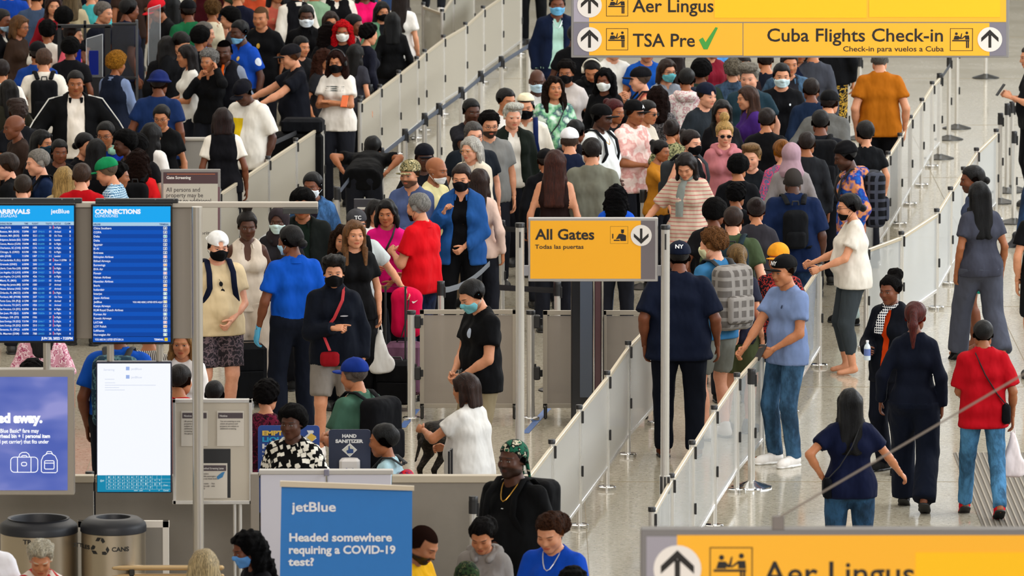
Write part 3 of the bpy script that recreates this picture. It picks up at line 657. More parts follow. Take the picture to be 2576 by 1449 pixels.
for x in (30, 155, 186, 262, 390, 437): a = at_dist(x, 503, YK); m.lathe([(.006, 0), (.006, .004)], 8, (0, 0, 0)); k = len(m.V)-16; m.V[k:] = [(a.x+v[0], YK+.055-v[2], a.z+v[1]) for v in m.V[k:]]
part('screw', m, CHR, root)
# touch screen
c = P(338, 1640); root = thing('touch_screen', 'white glowing portrait touch screen with teal on-screen keyboard', 'screen', (c.x, YK, 0)); B = Board(root, YK)
B.box('bezel', 241, 910, 433, 1240, simple('bezel_navy', '#0c1430', .3), .08, 0, .006); B.rect('screen_page', 245, 914, 429, 1195, led('#f6f9ff', .98), .008); B.rect('screen_keyboard', 245, 1195, 429, 1237, led('#1690b8', .8), .008)
m = MB(); rowsK = [('1234567890', 1202), ('qwertyuiop^*', 1210.5), ('asdfghjkl-@!', 1219), ('zxcvbnm,.?', 1227.5)]
for t_, y in rowsK:
    for i, ch in enumerate(t_): B.text(m, ch, 272.5+i*11.6, y, 276+i*11.6, 4.6, .02, .012)
for t_, x0, x1, y in (('Done', 412, 422, 1222), ('Cancel', 411, 424, 1235), ('www', 337, 347, 1235), ('.com', 350, 359, 1235), ('@#!', 252, 262, 1210.5), ('<', 375, 378, 1235), ('>', 399, 402, 1235)): B.text(m, t_, x0, y, x1, 4.2, .01, .012)
for x in [267+11.6*i for i in range(13)]: B.rect('', x, 1196, x+.5, 1229, None, .011, .001, m)
for y in (1204.5, 1213, 1221.5, 1230): B.rect('', 267, y, 429, y+.4, None, .011, .001, m)
part('key_lettering', m, led('#c8f0f8', .8), root); m = MB()
B.text(m, 'Servering', 261, 932, 288, 5, .0, .012); B.text(m, 'jetBlue', 330, 930, 357, 5, .0, .012); B.text(m, 'jetBlue', 330, 951, 357, 5, .0, .012)
for y, x1 in ((953, 288), (962, 290), (968, 392), (974, 300), (980, 314)): B.rect('', 264, y, x1, y+1, None, .011, .001, m)
part('faint_lettering', m, led('#c9d2ea', .9), root); m = MB(); B.rect('', 317, 922, 326, 931, None, .011, .001, m); B.rect('', 317, 943, 326, 952, None, .011, .001, m); part('faint_icon', m, led('#9fb8ee', .9), root)
# ad display
c = P(80, 1640); root = thing('ad_display', 'backlit violet-blue poster display with suitcase and backpack icons, cut by the left edge', 'display', (c.x, YK, 0)); B = Board(root, YK)
B.box('housing', -60, 930, 187, 1246, simple('display_frame_grey', '#9c9488', .4, .3), .14, 0, .006); 
n = NT('poster_glow'); n.b.inputs['Base Color'].default_value = (0, 0, 0, 1); n.b.inputs['Emission Strength'].default_value = .8; n.l(n.ramp(n.noise(n.obj((1, 1, 2.2)), 2.2, 2, .5), [(.35, '#4a62c0'), (.55, '#6878cc'), (.7, '#9a9ce0')]), n.b.inputs['Emission Color']); B.rect('backlit_poster', -50, 948, 170, 1233, n.m, .006)
m = MB(); B.text(m, 'ed away.', -6, 1062, 107, 26, .06, .010); B.text(m, 'Blue Basic* fare may', 1, 1088, 98, 10, .015, .010); B.text(m, 'rhead bin + 1 personal item', 0, 1101, 126, 10, .03, .010); B.text(m, 'l pet carrier) that fits under', 0, 1115, 123, 9.5, .015, .010)
def rrect(x0, y0, x1, y1, r, t=1.8):
    pts = []
    for cx_, cy_, a0 in ((x1-r, y0+r, 0), (x0+r, y0+r, 90), (x0+r, y1-r, 180), (x1-r, y1-r, 270)):
        for i in range(6): a = math.radians(a0+i*18); pts.append((cx_+r*math.cos(a), cy_-r*math.sin(a)))
    pts.append(pts[0]); line(pts, t)
def line(pts, t=1.8):
    P3 = []; 
    for x, y in pts: q = at_dist(x, y, YK-.012); P3.append((q.x, YK-.012, q.z))
    m.tube(P3, [(t*.5/347, .001)]*len(P3), 4, flat=(0, 0, 1)) if 0 else m.tube(P3, t*.5/347, 4)
rrect(27, 1150, 95, 1188, 9); line([(44, 1150), (44, 1188)]); line([(78, 1150), (78, 1188)]); rrect(54, 1163, 67, 1172, 4); line([(47, 1150), (50, 1142), (56, 1138), (66, 1138), (72, 1142), (75, 1150)]); line([(54, 1150), (56, 1146), (66, 1146), (68, 1150)])
line([(104, 1186), (104, 1158), (109, 1147), (119, 1141), (129, 1141), (139, 1147), (144, 1158), (144, 1186), (140, 1189), (108, 1189), (104, 1186)]); rrect(112, 1159, 136, 1180, 3); line([(112, 1165), (136, 1165)]); line([(116, 1142), (119, 1136), (129, 1136), (132, 1142)])
part('poster_lettering', m, led('#ffffff', 1.1), root)
# notice board with papers
YN = P(535, 1620).y; c = P(535, 1620); root = thing('notice_board', 'aluminium framed notice board with pinned papers beside the round pole', 'notice board', (c.x, YN, 0)); B = Board(root, YN)
B.box('backing', 437, 1010, 630, 1262, simple('board_face', '#b8af9f', .5), .03, 0); B.frame('frame', 434, 1004, 635, 1268, 9, ALU, .05, .012)
PAP = simple('paper_notice', '#c9c2b6', .8); HDR = simple('paper_header', '#4c4246', .8)
m = MB(); m3 = MB()
def notice(x0, y0, x1, y1, title, lines):
    B.rect('notice_paper', x0, y0, x1, y1, PAP, .006); B.rect('notice_header', x0+3, y0+5, x1-3, y0+19, HDR, .009); B.text(m3, title, x0+7, y0+15, x0+7+min(B.tw(title, 5), x1-x0-16), 5, .01, .012)
    for i, l_ in enumerate(lines): B.text(m, l_, x0+8, y0+28+i*6.2, min(x1-8, x0+8+B.tw(l_, 3.6)), 3.6, .0, .010)
notice(456, 1033, 523, 1122, 'Notice', ['All persons and', 'property may be', 'subject to', 'additional', 'screening in', 'the gate area.']); notice(546, 1033, 614, 1122, 'Notice', ['You are entering an area', 'where all persons and', 'property are subject to', 'additional screening.'])
B.rect('dark_sheet', 508, 1129, 580, 1252, simple('dark_sheet', '#1a1b1e', .6), .002); notice(498, 1165, 572, 1253, 'Expedited Screening Lanes', ['Travelers', 'eligible passengers', 'may use these lanes', '', 'Domestic     Not', 'flights only   valid', '2022']) 
part('notice_lettering', m, simple('print_grey', '#4e4a4a', .8), root); part('title_lettering', m3, simple('print_white', '#d8d4d0', .8), root)
m = MB(); B.poly('', [(545, 1199), (558, 1188), (566, 1186), (560, 1200), (548, 1206)][::-1], None, .010, .001, m); part('plane_logo', m, simple('print_blue', '#3a78a8', .8), root)
m = MB()
for x in (590, 604): a = at_dist(x, 1264, YN); m.lathe([(.013, 0), (.013, a.z)], 10, (a.x, YN+.03, 0))
part('pole', m, ALU, root, True); a = at_dist(597, 1264, YN); m = MB(); m.lathe([(.2, 0), (.2, .015), (.03, .03)], 24, (a.x, YN+.03, 0)); part('base', m, IRON, root, True)
# Gate Screening sign
YS = P(480, 800).y; c = P(480, 800); root = thing('gate_screening_sign', 'upright grey-framed sign headed Gate Screening behind the flight screens', 'sign', (c.x, YS, 0)); B = Board(root, YS)
B.box('sign_body', 405, 426, 556, 800, simple('sign_edge', '#8b8784', .4, .4), .04, 0); B.rect('sign_face', 411, 462, 548, 792, simple('sign_face', '#bdb8ac', .6), .004); B.rect('sign_header', 411, 433, 548, 462, simple('plum_header', '#4b3338', .6), .004); B.rect('edge_strip', 548, 470, 553, 790, simple('plum_strip', '#6a4a52', .6), .004)
m = MB(); B.rect('', 420, 437, 541, 438.6, None, .006, .001, m); part('orange_line', m, simple('orange_line', '#b8643a', .6), root); m = MB(); B.text(m, 'Gate Screening', 419, 450, 480, 7.5, .03); part('title_lettering', m, simple('print_white2', '#e0dcd8', .8), root)
m = MB(); B.text(m, 'All persons and', 418, 482, 503, 10.5, .005); B.text(m, 'property may be', 418, 496, 511, 10.5, .005); B.text(m, 'subject to additional', 418, 510, 531, 10.5, .005); B.text(m, 'screening.', 418, 524, 480, 10.5, .005); B.text(m, 'Security Authority', 420, 590, 534, 8.5, .005); part('lettering', m, simple('print_dark', '#3c3638', .8), root)
c = P(940, 800); root = thing('gate_screening_sign', 'small second screening sign partly hidden behind the grey cap', 'sign', (c.x, YS-.3, 0)); B = Board(root, YS-.3)
B.box('sign_body', 890, 501, 945, 806, simple('sign_edge_dark', '#35343a', .4, .2), .05, 0); B.rect('sign_face', 899, 521, 941, 750, simple('sign_face2', '#c9c5be', .6), .004); B.rect('sign_header', 899, 527, 941, 540, simple('plum_header', '#4b3338', .6), .006)

# ------------------------------------------------------------------ cans
def can(label, x0, x1, ytop, yf, words, recyc):
    p = P((x0+x1)/2, yf); root = thing('trash_can' if not recyc else 'recycling_can', label, 'trash can', p); R = (x1-x0)/2*(CAMH/(yf+1695)); a = at_dist((x0+x1)/2, ytop, p.y); H = a.z
    n = NT('brushed_steel'); n.b.inputs['Metallic'].default_value = .9; n.b.inputs['Base Color'].default_value = lin('#b8ab97'); n.b.inputs['Roughness'].default_value = .33
    n.bump(n.noise(n.obj((1, 1, 60)), 6.0, 3), .08, .005)
    m = MB(); m.lathe([(R*.95, .03), (R*.97, .05), (R*.97, H-.10)], 48, (p.x, p.y, 0)); part('can_body', m, n.m, root, True)
    ro = R*(.72 if not recyc else .52); m = MB(); m.lathe([(R*.96, H-.112), (R, H-.105), (R*1.0, H-.07), (R*.97, H-.045), (R*.90, H-.03), (R*.78, H-.008), (ro+.02, H), (ro, H-.004), (ro-.005, H-.02), (ro-.005, H-.14)], 48, (p.x, p.y, 0), cap=False); part('lid', m, simple('lid_black', '#1b1d24', .5), root, True)
    m = MB(); m.lathe([(ro-.004, H-.145), (.001, H-.145)], 32, (p.x, p.y, 0), cap=False); part('liner', m, simple('liner_dark', '#050506', .9), root, True)
    m = MB()
    for t_, xa, xb, yb, cap in words:
        V, F = text_geo(t_, 1.0, .03, 'LEFT'); va, vb = float(V[:, 0].min()), float(V[:, 0].max()); H_ = text_geo('H', 1.0, .03, 'LEFT')[0]; k = cap/float(H_[:, 1].max()); out = []
        for v in V.tolist():
            px = xa+(v[0]-va)/(vb-va)*(xb-xa); py = yb-v[1]*k; q = at_dist(px, py, p.y-R); dx = q.x-p.x; dy = math.sqrt(max(1e-4, (R*.97+.002)**2-min(dx*dx, (R*.96)**2))); out.append((q.x, p.y-dy-v[2]*.2, q.z))
        m.add(out, F)
    if recyc:
        for i in range(3):
            for pl in ([(-7, -24), (3, -24), (-3, -15), (-12, -15)], [(4, -24), (9, -22), (13, -14), (7, -10), (2, -17)]):
                out = []; a = math.radians(120*i)
                for s_ in (0, 1):
                    for x_, y_ in pl: xx = x_*math.cos(a)-y_*math.sin(a); yy = x_*math.sin(a)+y_*math.cos(a); q = at_dist(251+xx, 1378+yy, p.y-R); dx = q.x-p.x; dy = math.sqrt((R*.97+.002+.001*s_)**2-dx*dx); out.append((q.x, p.y-dy, q.z))
                k = len(pl); m.add(out, [tuple(range(k, 2*k))[::-1], tuple(range(k))]+[(j, (j+1) % k, k+(j+1) % k, k+j) for j in range(k)])
    part('can_lettering', m, simple('decal_black', '#131313', .6), root)
    m = MB(); m.lathe([(R*.9, 0), (R*.9, .035)], 32, (p.x, p.y, 0)); part('foot_ring', m, BLK, root, True)
can('wide steel trash can with black lid marked TRASH', 0, 199, 1302, 1625, [('TRASH', 57, 112, 1370, 11)], False)
can('steel recycling can with black lid marked CANS and recycling arrows', 203, 371, 1299, 1628, [('CANS', 281, 324, 1388, 11), ('BOTTLES', 168, 224, 1386, 10)], True)

# ------------------------------------------------------------------ counter, banner, signs at the front
YW = P(800, 1690).y; c = P(818, 1690); root = thing('counter', 'white counter screen board behind the blue banner', 'counter', (c.x, YW, 0)); B = Board(root, YW)
B.box('board', 655, 1190, 985, 1685, simple('white_board', '#c9c8d4', .5), .05, 0); B.box('top_edge', 651, 1182, 989, 1193, simple('board_edge', '#b9b5b0', .4, .2), .08, .015); B.box('corner_post', 630, 1192, 653, 1685, simple('post_grey', '#8b8378', .4, .3), .09, .01); B.box('clip', 815, 1180, 828, 1196, simple('clip_grey', '#7a7888', .4), .03, .03); m = MB(); a = at_dist(821, 1196, YW-.04); b = at_dist(822, 1216, YW-.04); m.tube([a, b], .008, 8); part('rod', m, CHR, root, True)
YB = P(870, 2080).y; c = P(870, 2080); root = thing('rollup_banner', 'blue roll-up banner headed Headed somewhere requiring a COVID-19 test', 'banner', (c.x, YB, 0)); B = Board(root, YB)
bm = simple('banner_blue', '#1a74c4', .5, noise=.04); B.poly('banner_sheet', [(694, 2040), (1034, 2040), (1037, 1230), (708, 1221)], bm, .0, .003); B.poly('top_bar', [(705, 1222), (1042, 1232), (1042, 1221), (705, 1208)], simple('bar_beige', '#cdbfa9', .4, .2), .012, .03)
for a_ in (('jetBlue', 733, 1286, 845, 24, .02, .008), ('Headed somewhere', 728, 1361, 986, 21, .03, .008), ('requiring a COVID-19', 727, 1392, 995, 21, .03, .008), ('test?', 725, 1422, 790, 20, .03, .008)): m = MB(); B.text(m, *a_); part('banner_lettering', m, simple('print_white3', '#e8eaf0', .6), root)
m = MB(); a = B.p(690, 2075); b = B.p(1040, 2075); m.box(((a[0]+b[0])/2, YB, .06), (b[0]-a[0], .16, .1), 0, .02); part('base', m, ALU, root); m = MB(); q = B.p(870, 1230); m.tube([(q[0], YB+.03, .05), (q[0], YB+.03, q[1])], .008, 8); part('support_rod', m, ALU, root, True)
YH = P(880, 1540).y
c = P(880, 1540); root = thing('sanitizer_stand', 'navy Hand Sanitizer sign board with white dispenser', 'sign', (c.x, YH, 0)); B = Board(root, YH)
def rr(x0, y0, x1, y1, r): return [(cx_+r*math.cos(math.radians(a0+i*18)), cy_-r*math.sin(math.radians(a0+i*18))) for cx_, cy_, a0 in ((x1-r, y0+r, 0), (x0+r, y0+r, 90), (x0+r, y1-r, 180), (x1-r, y1-r, 270)) for i in range(6)]
B.poly('sign_body', rr(827, 1080, 932, 1300, 8), simple('sign_navy', '#14223f', .5), .0, .012); m = MB(); B.text(m, 'HAND', 861, 1100, 897, 9, .05, .016); B.text(m, 'SANITIZER', 844, 1113, 914, 9, .05, .016); B.poly('', [(880, 1149), (898.5, 1131), (880, 1114), (860, 1131)], None, .014, .001, m); part('sign_lettering', m, simple('print_white4', '#e4e6e8', .6), root)
m = MB(); B.poly('', [(880, 1146), (895.5, 1131), (880, 1117), (863, 1131)], None, .016, .001, m); part('sign_diamond', m, simple('diamond_cream', '#cfd0c4', .6), root); m = MB(); B.poly('', [(871, 1133), (876, 1131), (877, 1121), (880, 1121), (880.5, 1128), (889, 1129), (889, 1139), (874, 1140)][::-1], None, .018, .001, m); part('hand_icon', m, simple('icon_navy', '#20407a', .6), root)
B.box('dispenser', 854, 1149, 906, 1190, simple('dispenser_white', '#d8d4d2', .35), .1, .12, .02); m = MB(); B.text(m, 'Purell', 871, 1177, 890, 6, .03, .135); part('dispenser_lettering', m, simple('print_blue2', '#2a4080', .5), root)
m = MB(); q = B.p(880, 1300); m.tube([(q[0], YH+.02, 0), (q[0], YH+.02, q[1]+.1)], .02, 10); part('pole', m, ALU, root, True); m = MB(); m.lathe([(.2, 0), (.2, .02), (.03, .03)], 24, (q[0], YH+.02, 0)); part('base', m, IRON, root, True)
YE = P(720, 1530).y; c = P(725, 1530); root = thing('liquids_sign', 'bright blue Empty Liquids Here sign behind the young man in the patterned shirt', 'sign', (c.x, YE+.15, 0)); B = Board(root, YE+.15)
B.poly('sign_body', rr(649, 1070, 804, 1290, 9), simple('sign_royal', '#1f4694', .5), .0, .012); m = MB(); B.text(m, 'EMPTY', 660, 1094, 727, 12, .05, .016); part('yellow_lettering', m, simple('print_yellow', '#e8c050', .6), root); m = MB(); B.text(m, 'LIQUIDS', 660, 1110, 748, 12, .05, .016); part('cyan_lettering', m, simple('print_cyan', '#20a0d8', .6), root)
m = MB(); B.text(m, 'HERE', 660, 1127, 722, 12, .05, .016); B.text(m, 'Reuse or recycle', 660, 1138, 712, 4, .0, .016); B.text(m, 'Refill after security', 660, 1148, 718, 4, .0, .016); B.poly('', [(772, 1082), (788, 1082), (790, 1087), (784, 1092), (797, 1102), (783, 1112), (765, 1100), (776, 1090)][::-1], None, .014, .001, m); part('white_lettering', m, simple('print_white5', '#e4e6e8', .6), root); m = MB(); B.poly('', [(772, 1100), (783, 1089), (796, 1098), (786, 1110)][::-1], None, .017, .001, m); part('bottle_icon', m, simple('print_yellow', '#e8c050', .6), root)
m = MB(); q = B.p(725, 1285); m.tube([(q[0], YE+.17, 0), (q[0], YE+.17, q[1]+.1)], .02, 10); part('pole', m, ALU, root, True); m = MB(); m.lathe([(.2, 0), (.2, .02), (.03, .03)], 24, (q[0], YE+.17, 0)); part('base', m, IRON, root, True)

# ------------------------------------------------------------------ luggage
def suitcase(label, x, yf, w, h, d, color, yaw=0, handle=0.0, name='suitcase'):
    p = P(x, yf); root = thing(name, label, 'suitcase', p, math.radians(yaw)); mt = cloth(hx(color))
    m = MB(); m.box((0, 0, h/2+.03), (w, d, h-.05), 0, .035); m.build('shell', mt, root, True); m = MB(); m.box((0, -d/2-.012, h*.38), (w*.78, .03, h*.45), 0, .012); m.build('front_pocket', mt, root, True)
    m = MB(); m.tube([(-.07, 0, h), (-.06, 0, h+.03), (.06, 0, h+.03), (.07, 0, h)], .009, 6); m.build('handle', BLK, root, True)
    for sx in (-1, 1):
        for sy in (-1, 1): m = MB(); m.lathe([(.001, -.012), (.026, -.012), (.026, .012), (.001, .012)], 12, cap=False); m.V = [(sx*w*.4+v[2], sy*d*.32+v[0], .028+v[1]) for v in m.V]; m.build('wheel', BLK, root, True)
    if handle: m = MB(); m.tube([(-.09, d*.3, h*.9), (-.09, d*.3, h+handle), (.09, d*.3, h+handle), (.09, d*.3, h*.9)], .010, 6); m.build('telescopic_handle', simple('dark_tube', '#1a1a1d', .4), root, True)
    return root
suitcase('large black suitcase beside the woman in cream trousers', 627, 1022, .30, .56, .24, '14161a', 10, .0)
suitcase('black wheeled suitcase standing behind the thick gate post', 992, 1030, .36, .44, .26, '131316', -8, .66)
suitcase('dusty mauve suitcase standing beneath the magenta backpack', 1018, 1006, .34, .52, .24, '7c5a70', -6, 0)
suitcase('black pull-along case whose handle rises by the white-shirted woman', 1157, 1505, .34, .42, .24, '16171a', 84, .72)
p = P(1024, 1006, 0); root = thing('backpack', 'magenta backpack with white swoosh mark riding on the suitcases', 'backpack', (p.x, p.y, .56)); g = Grid((-.26, -.2, -.05), (.26, .2, .55), .018); g.box((0, 0, .22), (.14, .09, .21), .08, 0); g.ell((0, 0, .38), (.13, .085, .09), .04); q = g.full(); g.D = (g.D+.006*nz(q, 4, 30)).astype(np.float32); V, F = g.mesh(); link('bag_body', mkmesh('bag_body', V, F, True, [cloth('#d0104e')]), root)
m = MB(); m.tube([(-.05, -.095, .02), (.0, -.105, .2), (.02, -.10, .36), (.0, -.02, .47)], .006, 6); m.build('zip', BLK, root, True); m = MB(); m.poly([(.045, .35), (.055, .33), (.07, .335), (.10, .36), (.068, .347), (.058, .348)], Matrix.Translation((0, -.10, 0)), .004); m.build('swoosh_mark', WHT, root)
# black luggage in the far left queue
p = P(740, 540); root = thing('luggage_cart', 'mass of black cases stacked behind the far left barrier', 'luggage', p); m = MB(); m.box((0, 0, .45), (.62, .4, .9), .1, .03); m.build('case', cloth('#0d0e11'), root, True); m = MB(); m.box((.1, -.02, .98), (.45, .3, .16), -.1, .03); m.build('top_bag', cloth('#101218'), root, True)
# dog
p = P(1122, 1222); root = thing('dog', 'dark brindle working dog standing behind the white-shirted woman', 'dog', p, math.radians(146)); root.scale = (.86, .86, .86); g = Grid((-.22, -.75, -.02), (.22, .70, .85), .016)
for a, b, ra, rb, k in (((0, -.26, .52), (0, .0, .52), .135, .125, .05), ((0, .0, .53), (0, .27, .56), .115, .10, .05), ((0, -.30, .56), (0, -.44, .68), .10, .075, .05), ((0, -.45, .72), (0, -.55, .72), .070, .062, .04), ((0, -.56, .70), (0, -.68, .67), .045, .032, .03),
                        ((0, .32, .58), (0, .44, .48), .032, .022, .03), ((0, .44, .48), (0, .52, .30), .022, .012, .02)): g.cone(a, b, ra, rb, k)
for s_ in (-1, 1):
    for a, b, ra, rb, k in (((s_*.075, .24, .50), (s_*.085, .16, .34), .085, .050, .03), ((s_*.085, .16, .34), (s_*.085, .33, .20), .046, .028, .02), ((s_*.085, .33, .20), (s_*.085, .29, .03), .026, .022, .015), ((s_*.085, .29, .025), (s_*.085, .23, .022), .026, .024, .015),
                            ((s_*.08, -.27, .45), (s_*.085, -.24, .26), .055, .032, .03), ((s_*.085, -.24, .26), (s_*.085, -.26, .03), .030, .023, .015), ((s_*.085, -.26, .025), (s_*.085, -.31, .022), .026, .024, .015), ((s_*.05, -.44, .78), (s_*.065, -.43, .84), .022, .008, .01)): g.cone(a, b, ra, rb, k)
V, F = g.mesh(); n = NT('brindle_fur'); n.b.inputs['Roughness'].default_value = .7; n.l(n.ramp(n.noise(n.obj((1, .35, 1)), 24.0, 4, .7), [(.35, '#0f0c0a'), (.55, '#231e19'), (.64, '#3c352d'), (.72, '#120f0c')]), n.b.inputs['Base Color']); n.bump(n.noise(n.obj((1, .3, 1)), 90.0, 2), .5, .01); n.b.inputs['Specular IOR Level'].default_value = .1
link('body', mkmesh('body', V, F, True, [n.m]), root); m = MB(); m.tube([(0, -.36+.11*math.cos(a), .66+.10*math.sin(a)) if 0 else (.1*math.cos(a), -.36+.05*math.sin(a), .61+.085*math.sin(a)) for a in [i*math.pi/8 for i in range(17)]], .012, 6); m.build('harness', BLK, root, True)

# ------------------------------------------------------------------ security booth, far left
YT = P(245, 440).y; c = P(245, 440); DK = simple('booth_black', '#101216', .4, .2)
root = thing('security_booth', 'black framed document check booth with blue screens in the far left crowd', 'booth', (c.x, YT, 0)); B = Board(root, YT)
for a in ((144, 64, 157, 430), (263, 66, 280, 430), (144, 62, 280, 71), (210, 52, 217, 100)): B.box('frame_bar', *a, DK, .06, .0)
B.box('screen', 170, 125, 204, 184, simple('booth_blue', '#0f2aa8', .4, 0, .45), .03, .02); B.box('screen', 224, 127, 248, 188, simple('booth_blue2', '#1c2f96', .4, 0, .35), .03, .02); B.box('lower_panel', 157, 195, 263, 430, simple('booth_panel', '#14171d', .4), .04, -.05)
B.box('side_frame', 338, 54, 346, 262, simple('booth_silver', '#55585c', .4, .5), .05, -.2); B.box('side_frame', 280, 60, 342, 66, DK, .05, -.1); B.box('side_frame', 280, 196, 342, 202, DK, .05, -.1)
B.box('side_glass', 280, 66, 338, 197, panelmat(.45, '#23262c'), .01, -.1, 0)
for (x0, y0, x1, y1, dx, lab, yf) in ((217, 98, 258, 245, 12, 'tilted clear acrylic shield in front of the blue booth screens', 415), (373, 22, 403, 228, 10, 'tall clear acrylic shield right of the black booth', 430)):
    c = P((x0+x1)/2, yf); root = thing('acrylic_shield', lab, 'shield', (c.x, c.y, 0)); B = Board(root, c.y); B.poly('pane', [(x0, y1), (x1, y1), (x1, y0-dx), (x0, y0)], panelmat(.22, '#9aa0a4'), .0, .008)
    m = MB()
    for q0, q1 in (((x0, y1), (x0, y0)), ((x0, y0), (x1, y0-dx)), ((x1, y0-dx), (x1, y1))): a = B.p(*q0); b = B.p(*q1); m.tube([(a[0], c.y, a[1]), (b[0], c.y, b[1])], .004, 5)
    part('polished_edge', m, simple('acrylic_edge', '#c8ccd0', .2), root); m = MB(); a = B.p((x0+x1)/2, y1); m.box((a[0], c.y+.05, a[1]/2), (.25, .3, a[1]), 0, .01); part('pedestal', m, DK, root)
c = P(548, 600); root = thing('podium', 'grey podium wall in front of the waistcoated agents', 'podium', c); B = Board(root, c.y); B.box('front_panel', 462, 352, 640, 598, simple('podium_grey', '#8d8a85', .5), .06, 0); B.box('top_ledge', 460, 347, 642, 354, simple('podium_top', '#a8a39a', .4), .12, .02)
# entrance matting, lower right
a = P(2398, 1140); b = P(2600, 1140); c0 = P(2350, 1420); x0 = a.x; x1 = b.x+.35; y0 = c0.y-2; y1 = a.y
root = thing('floor_grille', 'ribbed metal entrance matting under the boy in red sneakers', 'mat', ((x0+x1)/2, (y0+y1)/2, 0)); m = MB(); m.box(((x0+x1)/2, (y0+y1)/2, .003), (x1-x0, y1-y0, .004)); part('mat_base', m, simple('mat_dark', '#5b554c', .6), root)
k = int((x1-x0)/.045)
rib = None
for i in range(k):
    if rib is None: m = MB(); m.box((0, 0, .008), (.013, y1-y0, .008)); rib = m.build('rib', simple('rib_metal', '#8e867a', .4, .5), root); rib.location = (x0+.03-(x0+x1)/2, 0, 0)
    else: r_ = rib.copy(); COL.objects.link(r_); r_.location = (x0+.03+.045*i-(x0+x1)/2, 0, 0)

for (a, b, lab) in (((1012, 1076), (1048, 1030), 'short blue floor tape line left of the gate panel'), ((1322, 1090), (1378, 1028), 'blue floor tape line behind the All Gates left pole')):
    p, q = P(*a), P(*b); c = (p+q)/2; d = q-p; root = thing('floor_tape', lab, 'tape', c); m = MB(); m.box((0, 0, .002), (d.length, .06, .002), math.atan2(d.y, d.x)); m.build('tape_strip', simple('blue_tape', '#3f64a0', .5), root)
# ------------------------------------------------------------------ heads
HEADS = {'m': dict(w=1.0, jaw=1.0, nose=1.0), 'n': dict(w=1.03, jaw=1.12, nose=1.15), 'f': dict(w=.95, jaw=.86, nose=.86), 'c': dict(w=.98, jaw=.82, nose=.75)}
HG = {}; HT = {}
def head_grid(k):
    if k in HG: return HG[k]
    p = HEADS[k]; w = p['w']; j = p['jaw']; nn = p['nose']
    g = Grid((-.11, -.15, -.14), (.11, .13, .14), .0045)
    g.ell((0, .014, .030), (.076*w, .098, .086), 0)
    g.ell((0, -.026, -.028), (.061*w, .068, .080), .03)
    g.ell((0, -.064, -.094), (.024*j, .022, .019), .035)
    for s in (-1, 1):
        g.ell((s*.043*w*j, -.012, -.064), (.022, .034, .026), .035)
        g.ell((s*.040*w, -.066, -.026), (.020, .018, .018), .03)
        g.ell((s*.031, -.103, .003), (.016, .017, .012), .014, neg=True)
        g.ell((s*.031, -.0765, .001), (.0150, .0150, .0135), .004)
        g.cone((s*.012, -.090, .022), (s*.045*w, -.074, .020), .009, .008, .010)
        g.ell((s*.080*w, .012, -.006), (.0085, .017, .031), .006, R=Matrix.Rotation(s*.25, 3, 'Z'))
    g.cone((0, -.084, .016), (0, -.106, -.026*nn-.002), .0075, .0115*nn, .010)
    for s in (-1, 1): g.ell((s*.011*nn, -.096, -.031), (.0085*nn, .010, .008), .006)
    g.cone((-.013, -.0885, -.0545), (.013, -.0885, -.0545), .0075, .0075, .008)
    g.cone((-.011, -.0865, -.0665), (.011, -.0865, -.0665), .0085, .0085, .008)
    g.ell((0, -.0985, -.0605), (.020, .004, .0016), .004, neg=True)
    HG[k] = g; return g
def trilin(g, P_):
    q = (P_-g.lo)/g.h; i = np.clip(np.floor(q).astype(int), 0, g.n-2); f = q-i; r = 0
    for a in (0, 1):
        for b in (0, 1):
            for c in (0, 1):
                r = r+g.D[i[:, 0]+a, i[:, 1]+b, i[:, 2]+c]*np.abs(1-a-f[:, 0])*np.abs(1-b-f[:, 1])*np.abs(1-c-f[:, 2])
    return r
def head_mesh(k, lod):
    if (k, lod) in HT: return HT[(k, lod)]
    g = head_grid(k)
    if lod == 0: lon = np.concatenate((np.linspace(-60, 60, 25), np.linspace(75, 285, 15))); lat = np.concatenate((np.linspace(78, 30, 6), np.linspace(22, -62, 22), np.linspace(-70, -84, 3)))
    else: lon = np.concatenate((np.linspace(-56, 56, 15), np.linspace(74, 286, 10))); lat = np.concatenate((np.linspace(75, 28, 4), np.linspace(18, -62, 14), [-76]))
    LO, LA = np.meshgrid(np.radians(lon), np.radians(lat)); nl = len(lon); nt = len(lat)
    d = np.stack([np.sin(LO)*np.cos(LA), -np.cos(LO)*np.cos(LA), np.sin(LA)], -1).reshape(-1, 3)
    d = np.concatenate((d, [[0, 0, 1], [0, 0, -1]])); r = np.full(len(d), .02)
    rr = np.linspace(.13, .03, 68); done = np.zeros(len(d), bool); prev = trilin(g, d*.134)
    for x in rr:
        v = trilin(g, d*x); hit = (~done) & (v < 0)
        t = v/(v-prev+1e-9); r[hit] = (x+t*(rr[0]-rr[1]))[hit]; done |= hit; prev = v
    V = d*r[:, None]; F = []
    for a in range(nt-1):
        for b in range(nl): c = (b+1) % nl; F.append((a*nl+b, a*nl+nl+b, a*nl+nl+c, a*nl+c))
    n0 = nt*nl
    for b in range(nl): c = (b+1) % nl; F.append((n0, b, c)); F.append((n0+1, (nt-1)*nl+c, (nt-1)*nl+b))
    HT[(k, lod)] = (V, F); return V, F

